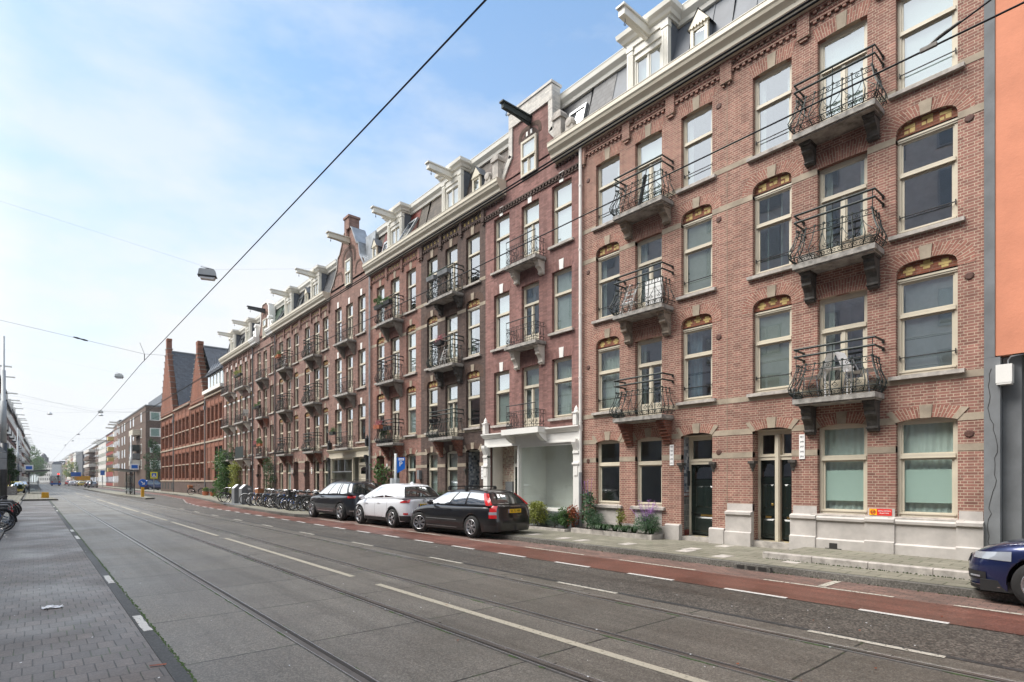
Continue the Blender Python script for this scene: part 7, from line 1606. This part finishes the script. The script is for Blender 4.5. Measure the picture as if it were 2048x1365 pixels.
# ------------------------------------------------------------------ things on balconies
def chair(label,x,y,z,rz=0,mat='plastic_white',folded=False,legs='chrome'):
    C=empty('garden_chair',(x,y,z),rz,label,'chair'); m=MB(); m.smooth=True
    m.grid([[(-.22+.44*j/5,-.2+.4*i/5,.43-.02*math.sin(math.pi*j/5)) for j in range(6)] for i in range(6)]); m.grid([[(-.22-.18*i/5,(-.2+.4*j/5)*(1-.1*i/5),.43+.42*i/5) for j in range(6)] for i in range(6)]); m.build('seat',mat,C,world=False)
    C.scale=(1.12,1.12,1.12)
    for sx in (-.18,.18):
        for sy in (-.17,.17): m=MB(); m.tube([(sx,sy,.42),(sx*1.3,sy*1.2,0)],.012,5); m.build('leg',legs,C,world=False)
    return C
def table(label,x,y,z,w=.5,mat='plastic_white',h=.62):
    C=empty('balcony_table',(x,y,z),0,label,'table'); m=MB(); m.box((-w/2+.1,-w/2,h-.03),(w/2-.1,w/2,h)); m.build('table_top',mat,C,world=False)
    for sx in (-1,1):
        for sy in (-1,1): m=MB(); m.tube([(sx*(w/2-.14),sy*(w/2-.04),h-.03),(sx*(w/2-.14),sy*(w/2-.04),0)],.014,5); m.build('leg',mat,C,world=False)
    return C
chair('white garden chair tilted at the left end of the lowest right balcony',V-.27,5.08,3.45,R(90)); chair('white garden chair at the right end of the lowest right balcony',V-.26,4.08,3.45,R(-100)); table('small white table between the chairs of the lowest right balcony',V-.27,4.52,3.45)
def boxy(name,label,x,y,z,dx,dy,dz,mat,cat='box'):
    m=MB(); t=.02; m.box((x,y,z),(x+dx,y+dy,z+dz)); m.box((x-.01,y-.01,z+dz),(x+dx+.01,y+dy+.01,z+dz+.025)); m.box((x+dx*.2,y-.012,z+dz*.5),(x+dx*.8,y-.002,z+dz*.6)); o=m.build(name,mat); return tag(o,label,cat)
boxy('wooden_box','pale wooden box at the right end of the middle right balcony',V-.4,3.9,6.37,.3,.5,.24,'sandstone'); boxy('storage_box','grey box at the left end of the middle right balcony',V-.4,4.95,6.37,.3,.32,.18,'sill_stone')
def folded(label,x,y,z,mat='plastic_white'):
    C=empty('folding_chair',(x,y,z),0,label,'chair'); m=MB()
    for dy in (0,.3): m.tube([(0,dy+.05,0),(.12,dy-.25,.85)],.016,5); m.tube([(.12,dy+.05,0),(0,dy-.2,.6)],.016,5)
    for k in range(4): m.tube([(.02+.1*k/4,.0-.3*k/4,.3+.5*k/4),(.02+.1*k/4,.3-.3*k/4,.3+.5*k/4)],.016,5)
    m.build('chair_frame',mat,C,world=False); m=MB(); m.box((.0,-.1,.32),(.2,.25,.35)); m.build('seat',mat,C,world=False); return C
folded('white folding chair on the middle balcony left of the pier',V-.4,9.85,6.37); 
m=MB()
for k in range(6): m.box((V-.12,8.95,6.55+k*.115),(V-.09,9.5,6.65+k*.115))
for yy in (8.98,9.45): m.box((V-.09,yy,6.37),(V-.06,yy+.05,7.24))
o=m.build('slatted_screen','plastic_white'); tag(o,'white slatted screen on the middle balcony of the house with the flower bed','screen')
m=MB(); m.tube([(V-.3,9.6,9.20),(V-.45,9.25,10.0)],.05,8); m.tube([(V-.45,9.25,10.0),(V-.47,9.2,10.15)],.012,5); m.tube([(V-.3,9.6,9.12),(V-.3,9.6,9.20)],.16,10); o=m.build('closed_parasol','dark_steel'); tag(o,'closed dark parasol leaning on the top balcony with thin scrolls','parasol')
def planter(label,y,z,w=.6,mat='terracotta',leaf='leaf_mid',x=V-.62,seed=1,h=.25,n=200,drop=.1):
    B=empty('flower_box',(x,y,z),0,label,'flower box'); m=MB(); m.prism([(-.09,0),(.09,0),(.11,.17),(-.11,.17)],lambda p,t:(x+p[0],y+t,z+p[1]),-w/2,w/2); m.build('trough',mat,B)
    r=random.Random(seed); L=MB(); leaves(L,(x,y,z+.17+h*.35-drop),(.16,w*.52,h*.6),n,.06,r); 
    for k in range(5): leaves(L,(x+r.uniform(-.08,.08),y+r.uniform(-w/2,w/2),z+.17+h*r.uniform(.3,.9)),(.08,.1,.09),n//6,.06,r)
    L.build('plants',leaf,B); return B
planter('grey flower box on the left of the top balcony, dark brown house',19.75,9.92,.55,'grey_concrete','leaf_mid',seed=1,n=60,h=.1); planter('grey flower box on the right of the top balcony, dark brown house',18.85,9.92,.7,'grey_concrete','leaf_dark',seed=2,n=40,h=.06)
planter('trailing plants along the top balcony of the pale-jointed house',24.0,9.85,1.5,'iron_black','leaf_mid',seed=3,n=700,h=.35); planter('pink flowering box on the lowest balcony of the pale-jointed house',24.5,4.15,.6,'terracotta','petal_pink',seed=4,n=160); planter('leafy box at the foot of the lowest balcony, pale-jointed house',24.4,3.5,.9,'iron_black','leaf_mid',V-.3,5,.7,700)
for i,y in enumerate((23.75,23.5,23.25)): m=MB(); m.lathe([(0,-.11),(.07,-.1),(.085,.08),(.07,.08),(0,.05)],10); o=m.build('hanging_pot','dark_steel'); o.location=(V-.66,y,4.12); tag(o,'%s dark pot hung on the lowest balcony, pale-jointed house'%['left','middle','right'][i],'pot','three dark pots on one railing')
planter('red flower box on the middle balcony, dark brown house',19.2,7.15,.5,'iron_black','petal_pink',seed=7,n=120); folded('folded white rack on the middle balcony, dark brown house',V-.35,19.3,6.37)
for i,y in enumerate((19.7,19.4)): m=MB(); m.lathe([(0,-.12),(.08,-.1),(.12,.05),(.09,.06),(0,.03)],10); o=m.build('hanging_pot','iron_black'); o.location=(V-.66,y,4.15); tag(o,'%s black pot on the lowest balcony, dark brown house'%['left','right'][i],'pot')
planter('black box of reddish flowers on the first-floor balcony of the gabled house',44.1,4.2,1.0,'iron_black','petal_pink',x=V-.56,seed=8,n=300); planter('green trailing box on the first-floor balcony of the gabled house',43.2,4.2,.9,'terracotta','leaf_mid',x=V-.56,seed=9,n=500,h=.4); planter('green plants on the second-floor balcony of the gabled house',43.8,7.0,1.4,'iron_black','leaf_mid',x=V-.56,seed=10,n=300); planter('orange pot of plants on the top balcony nearest the gabled house',38.9,9.95,.7,'terracotta','leaf_mid',seed=11,n=200); planter('bright green plants on the top balcony of the banded house',48.4,10.0,1.8,'iron_black','leaf_yellow',x=V-.66,seed=12,n=700,h=.5); planter('plants on the first balcony of the shop house',30.0,4.2,.5,'dark_steel','leaf_mid',x=V-.56,seed=13)
m=MB(); m.box((V-.58,47.3,3.5),(V-.56,49.6,4.4)); o=m.build('privacy_screen','iron_green'); tag(o,'dark green privacy screen on the lowest balcony of the banded house','screen')
folded('folded chair on the top balcony beside the slate roof house',V-.35,38.6,9.2); chair('chair on the second balcony of the banded house',V-.3,48.,6.37,R(90))
# litter
a,b=(lambda x,y:(.7612*((x-1024)/1122)*(1122*1.7/(y-961))+.6485*(1122*1.7/(y-961)),-.6485*((x-1024)/1122)*(1122*1.7/(y-961))+.7612*(1122*1.7/(y-961))))(105,1217)
r=random.Random(2); m=MB(); g=[[ (a-.11+.22*i/7+r.uniform(-.01,.01),b-.06+.12*j/4+r.uniform(-.015,.015),.006+r.uniform(0,.03)) for j in range(5)] for i in range(8)]; m.grid(g); o=m.build('plastic_wrapper','litter'); tag(o,'crumpled pale plastic wrapper lying on the brick path','litter')
m=MB(); m.add([(.80,6.05,.012),(.93,6.0,.016),(.92,5.97,.01),(.80,6.01,.012)],[(0,1,2,3)]); o=m.build('paper_scrap','leaf_red'); tag(o,'small reddish scrap at the dark kerb strip','litter')
r=random.Random(9)
m=MB()
for k in range(140):
    x,y=r.uniform(-.7,8),r.uniform(1.5,30); s=r.uniform(.008,.022); z=.0135; m.add([(x,y,z),(x+s,y+s*.3,z),(x+s*.8,y+s*1.2,z+.002),(x-s*.2,y+s*.8,z)],[(0,1,2,3)])
o=m.build('gum_spots','litter'); o['kind']='stuff'
m=MB()
for k in range(90):
    x,y=r.uniform(1.2,9.4),r.uniform(1.,25); s=r.uniform(.012,.03); z=.0145; m.add([(x,y,z),(x+s,y+s*.3,z+.008),(x+s*.9,y+s*1.1,z),(x-s*.2,y+s*.8,z+.004)],[(0,1,2,3)])
o=m.build('fallen_leaves','leaf_red'); o['kind']='stuff'
# ------------------------------------------------------------------ sky, sun, camera
W=bpy.data.worlds.new('World'); SC.world=W; W.use_nodes=True; t=W.node_tree; t.nodes.clear()
out=t.nodes.new('ShaderNodeOutputWorld'); bg=t.nodes.new('ShaderNodeBackground'); sky=t.nodes.new('ShaderNodeTexSky'); sky.sky_type='NISHITA'; sky.sun_disc=False
EL,AZ=R(56),R(-55)      # sun high beyond the left end of the street
sky.sun_elevation=EL; sky.sun_rotation=AZ; sky.air_density=1.; sky.dust_density=.8; sky.ozone_density=2.
tc=t.nodes.new('ShaderNodeTexCoord'); mp=t.nodes.new('ShaderNodeMapping'); mp.inputs['Scale'].default_value=(1,1,2.6); mp.inputs['Rotation'].default_value=(0,0,R(30)); t.links.new(tc.outputs['Generated'],mp.inputs[0])
n1=noise(t,mp.outputs[0],1.6,7,.55); n2=noise(t,mp.outputs[0],5.5,6,.6)
sp=N(t,'ShaderNodeSeparateXYZ'); t.links.new(tc.outputs['Generated'],sp.inputs[0])
# cloud cover: veil near the horizon, thin streaks above
veil=ramp(t,sp.outputs[2],[(.0,(1,1,1)),(.10,(.88,.88,.88)),(.24,(.60,.60,.60)),(.45,(.22,.22,.22)),(.75,(.05,.05,.05))])
nn=math_(t,'ADD',math_(t,'MULTIPLY',n1,.7),math_(t,'MULTIPLY',n2,.3))
cl=ramp(t,nn,[(.43,(0,0,0)),(.60,(.80,.80,.80))])
west=ramp(t,math_(t,'MULTIPLY',sp.outputs[0],-1),[(.0,(0,0,0)),(.45,(.8,.8,.8))])
f=math_(t,'MINIMUM',math_(t,'ADD',math_(t,'ADD',veil,math_(t,'MULTIPLY',cl,.62)),west),1.)
blue=mix(t,1,sky.outputs[0],(.93,1.19,1.22),'MULTIPLY')
bright=ramp(t,math_(t,'MULTIPLY',sp.outputs[0],-1),[(.0,(4.35,4.5,4.65)),(.5,(7.8,8.1,8.3))])
c=mix(t,f,blue,bright)
t.links.new(c,bg.inputs[0]); bg.inputs[1].default_value=.11; t.links.new(bg.outputs[0],out.inputs[0])
sd=bpy.data.lights.new('sun','SUN'); sd.energy=3.0; sd.angle=R(38); sd.color=(1,.95,.88); so=bpy.data.objects.new('sun',sd); link(so)
d=Vector((math.sin(AZ)*math.cos(EL)*1.,math.cos(AZ)*math.cos(EL),math.sin(EL))); so.rotation_euler=d.to_track_quat('Z','Y').to_euler(); so.location=(-20,40,60)
cd=bpy.data.cameras.new('camera'); cam=bpy.data.objects.new('camera',cd); link(cam); cam.location=(0,0,1.7); cam.rotation_euler=(R(90),0,R(-40.43)); cd.sensor_width=36; cd.lens=36*1122/2048; cd.shift_y=(961-682.5)/2048; cd.clip_end=6000; cd.clip_start=.05; SC.camera=cam
vs=SC.view_settings; vs.view_transform='Standard'; vs.look='None'; vs.exposure=1.0; vs.gamma=1; vs.use_curve_mapping=False
SC.cycles.max_bounces=8; SC.cycles.transparent_max_bounces=24; SC.cycles.use_denoising=True; SC.cycles.sample_clamp_indirect=6; SC.cycles.caustics_reflective=False; SC.cycles.caustics_refractive=False

mh=bpy.data.materials.new('haze_air'); mh.use_nodes=True; th_=mh.node_tree; th_.nodes.clear(); M['haze_air']=mh
oh=th_.nodes.new('ShaderNodeOutputMaterial'); vp=th_.nodes.new('ShaderNodeVolumePrincipled'); vp.inputs['Density'].default_value=.00028; vp.inputs['Color'].default_value=(.95,.97,1,1); th_.links.new(vp.outputs[0],oh.inputs['Volume'])
m=MB(); m.box((-430,-130,-1.2),(530,910,46)); o=m.build('haze','haze_air'); o['kind']='stuff'
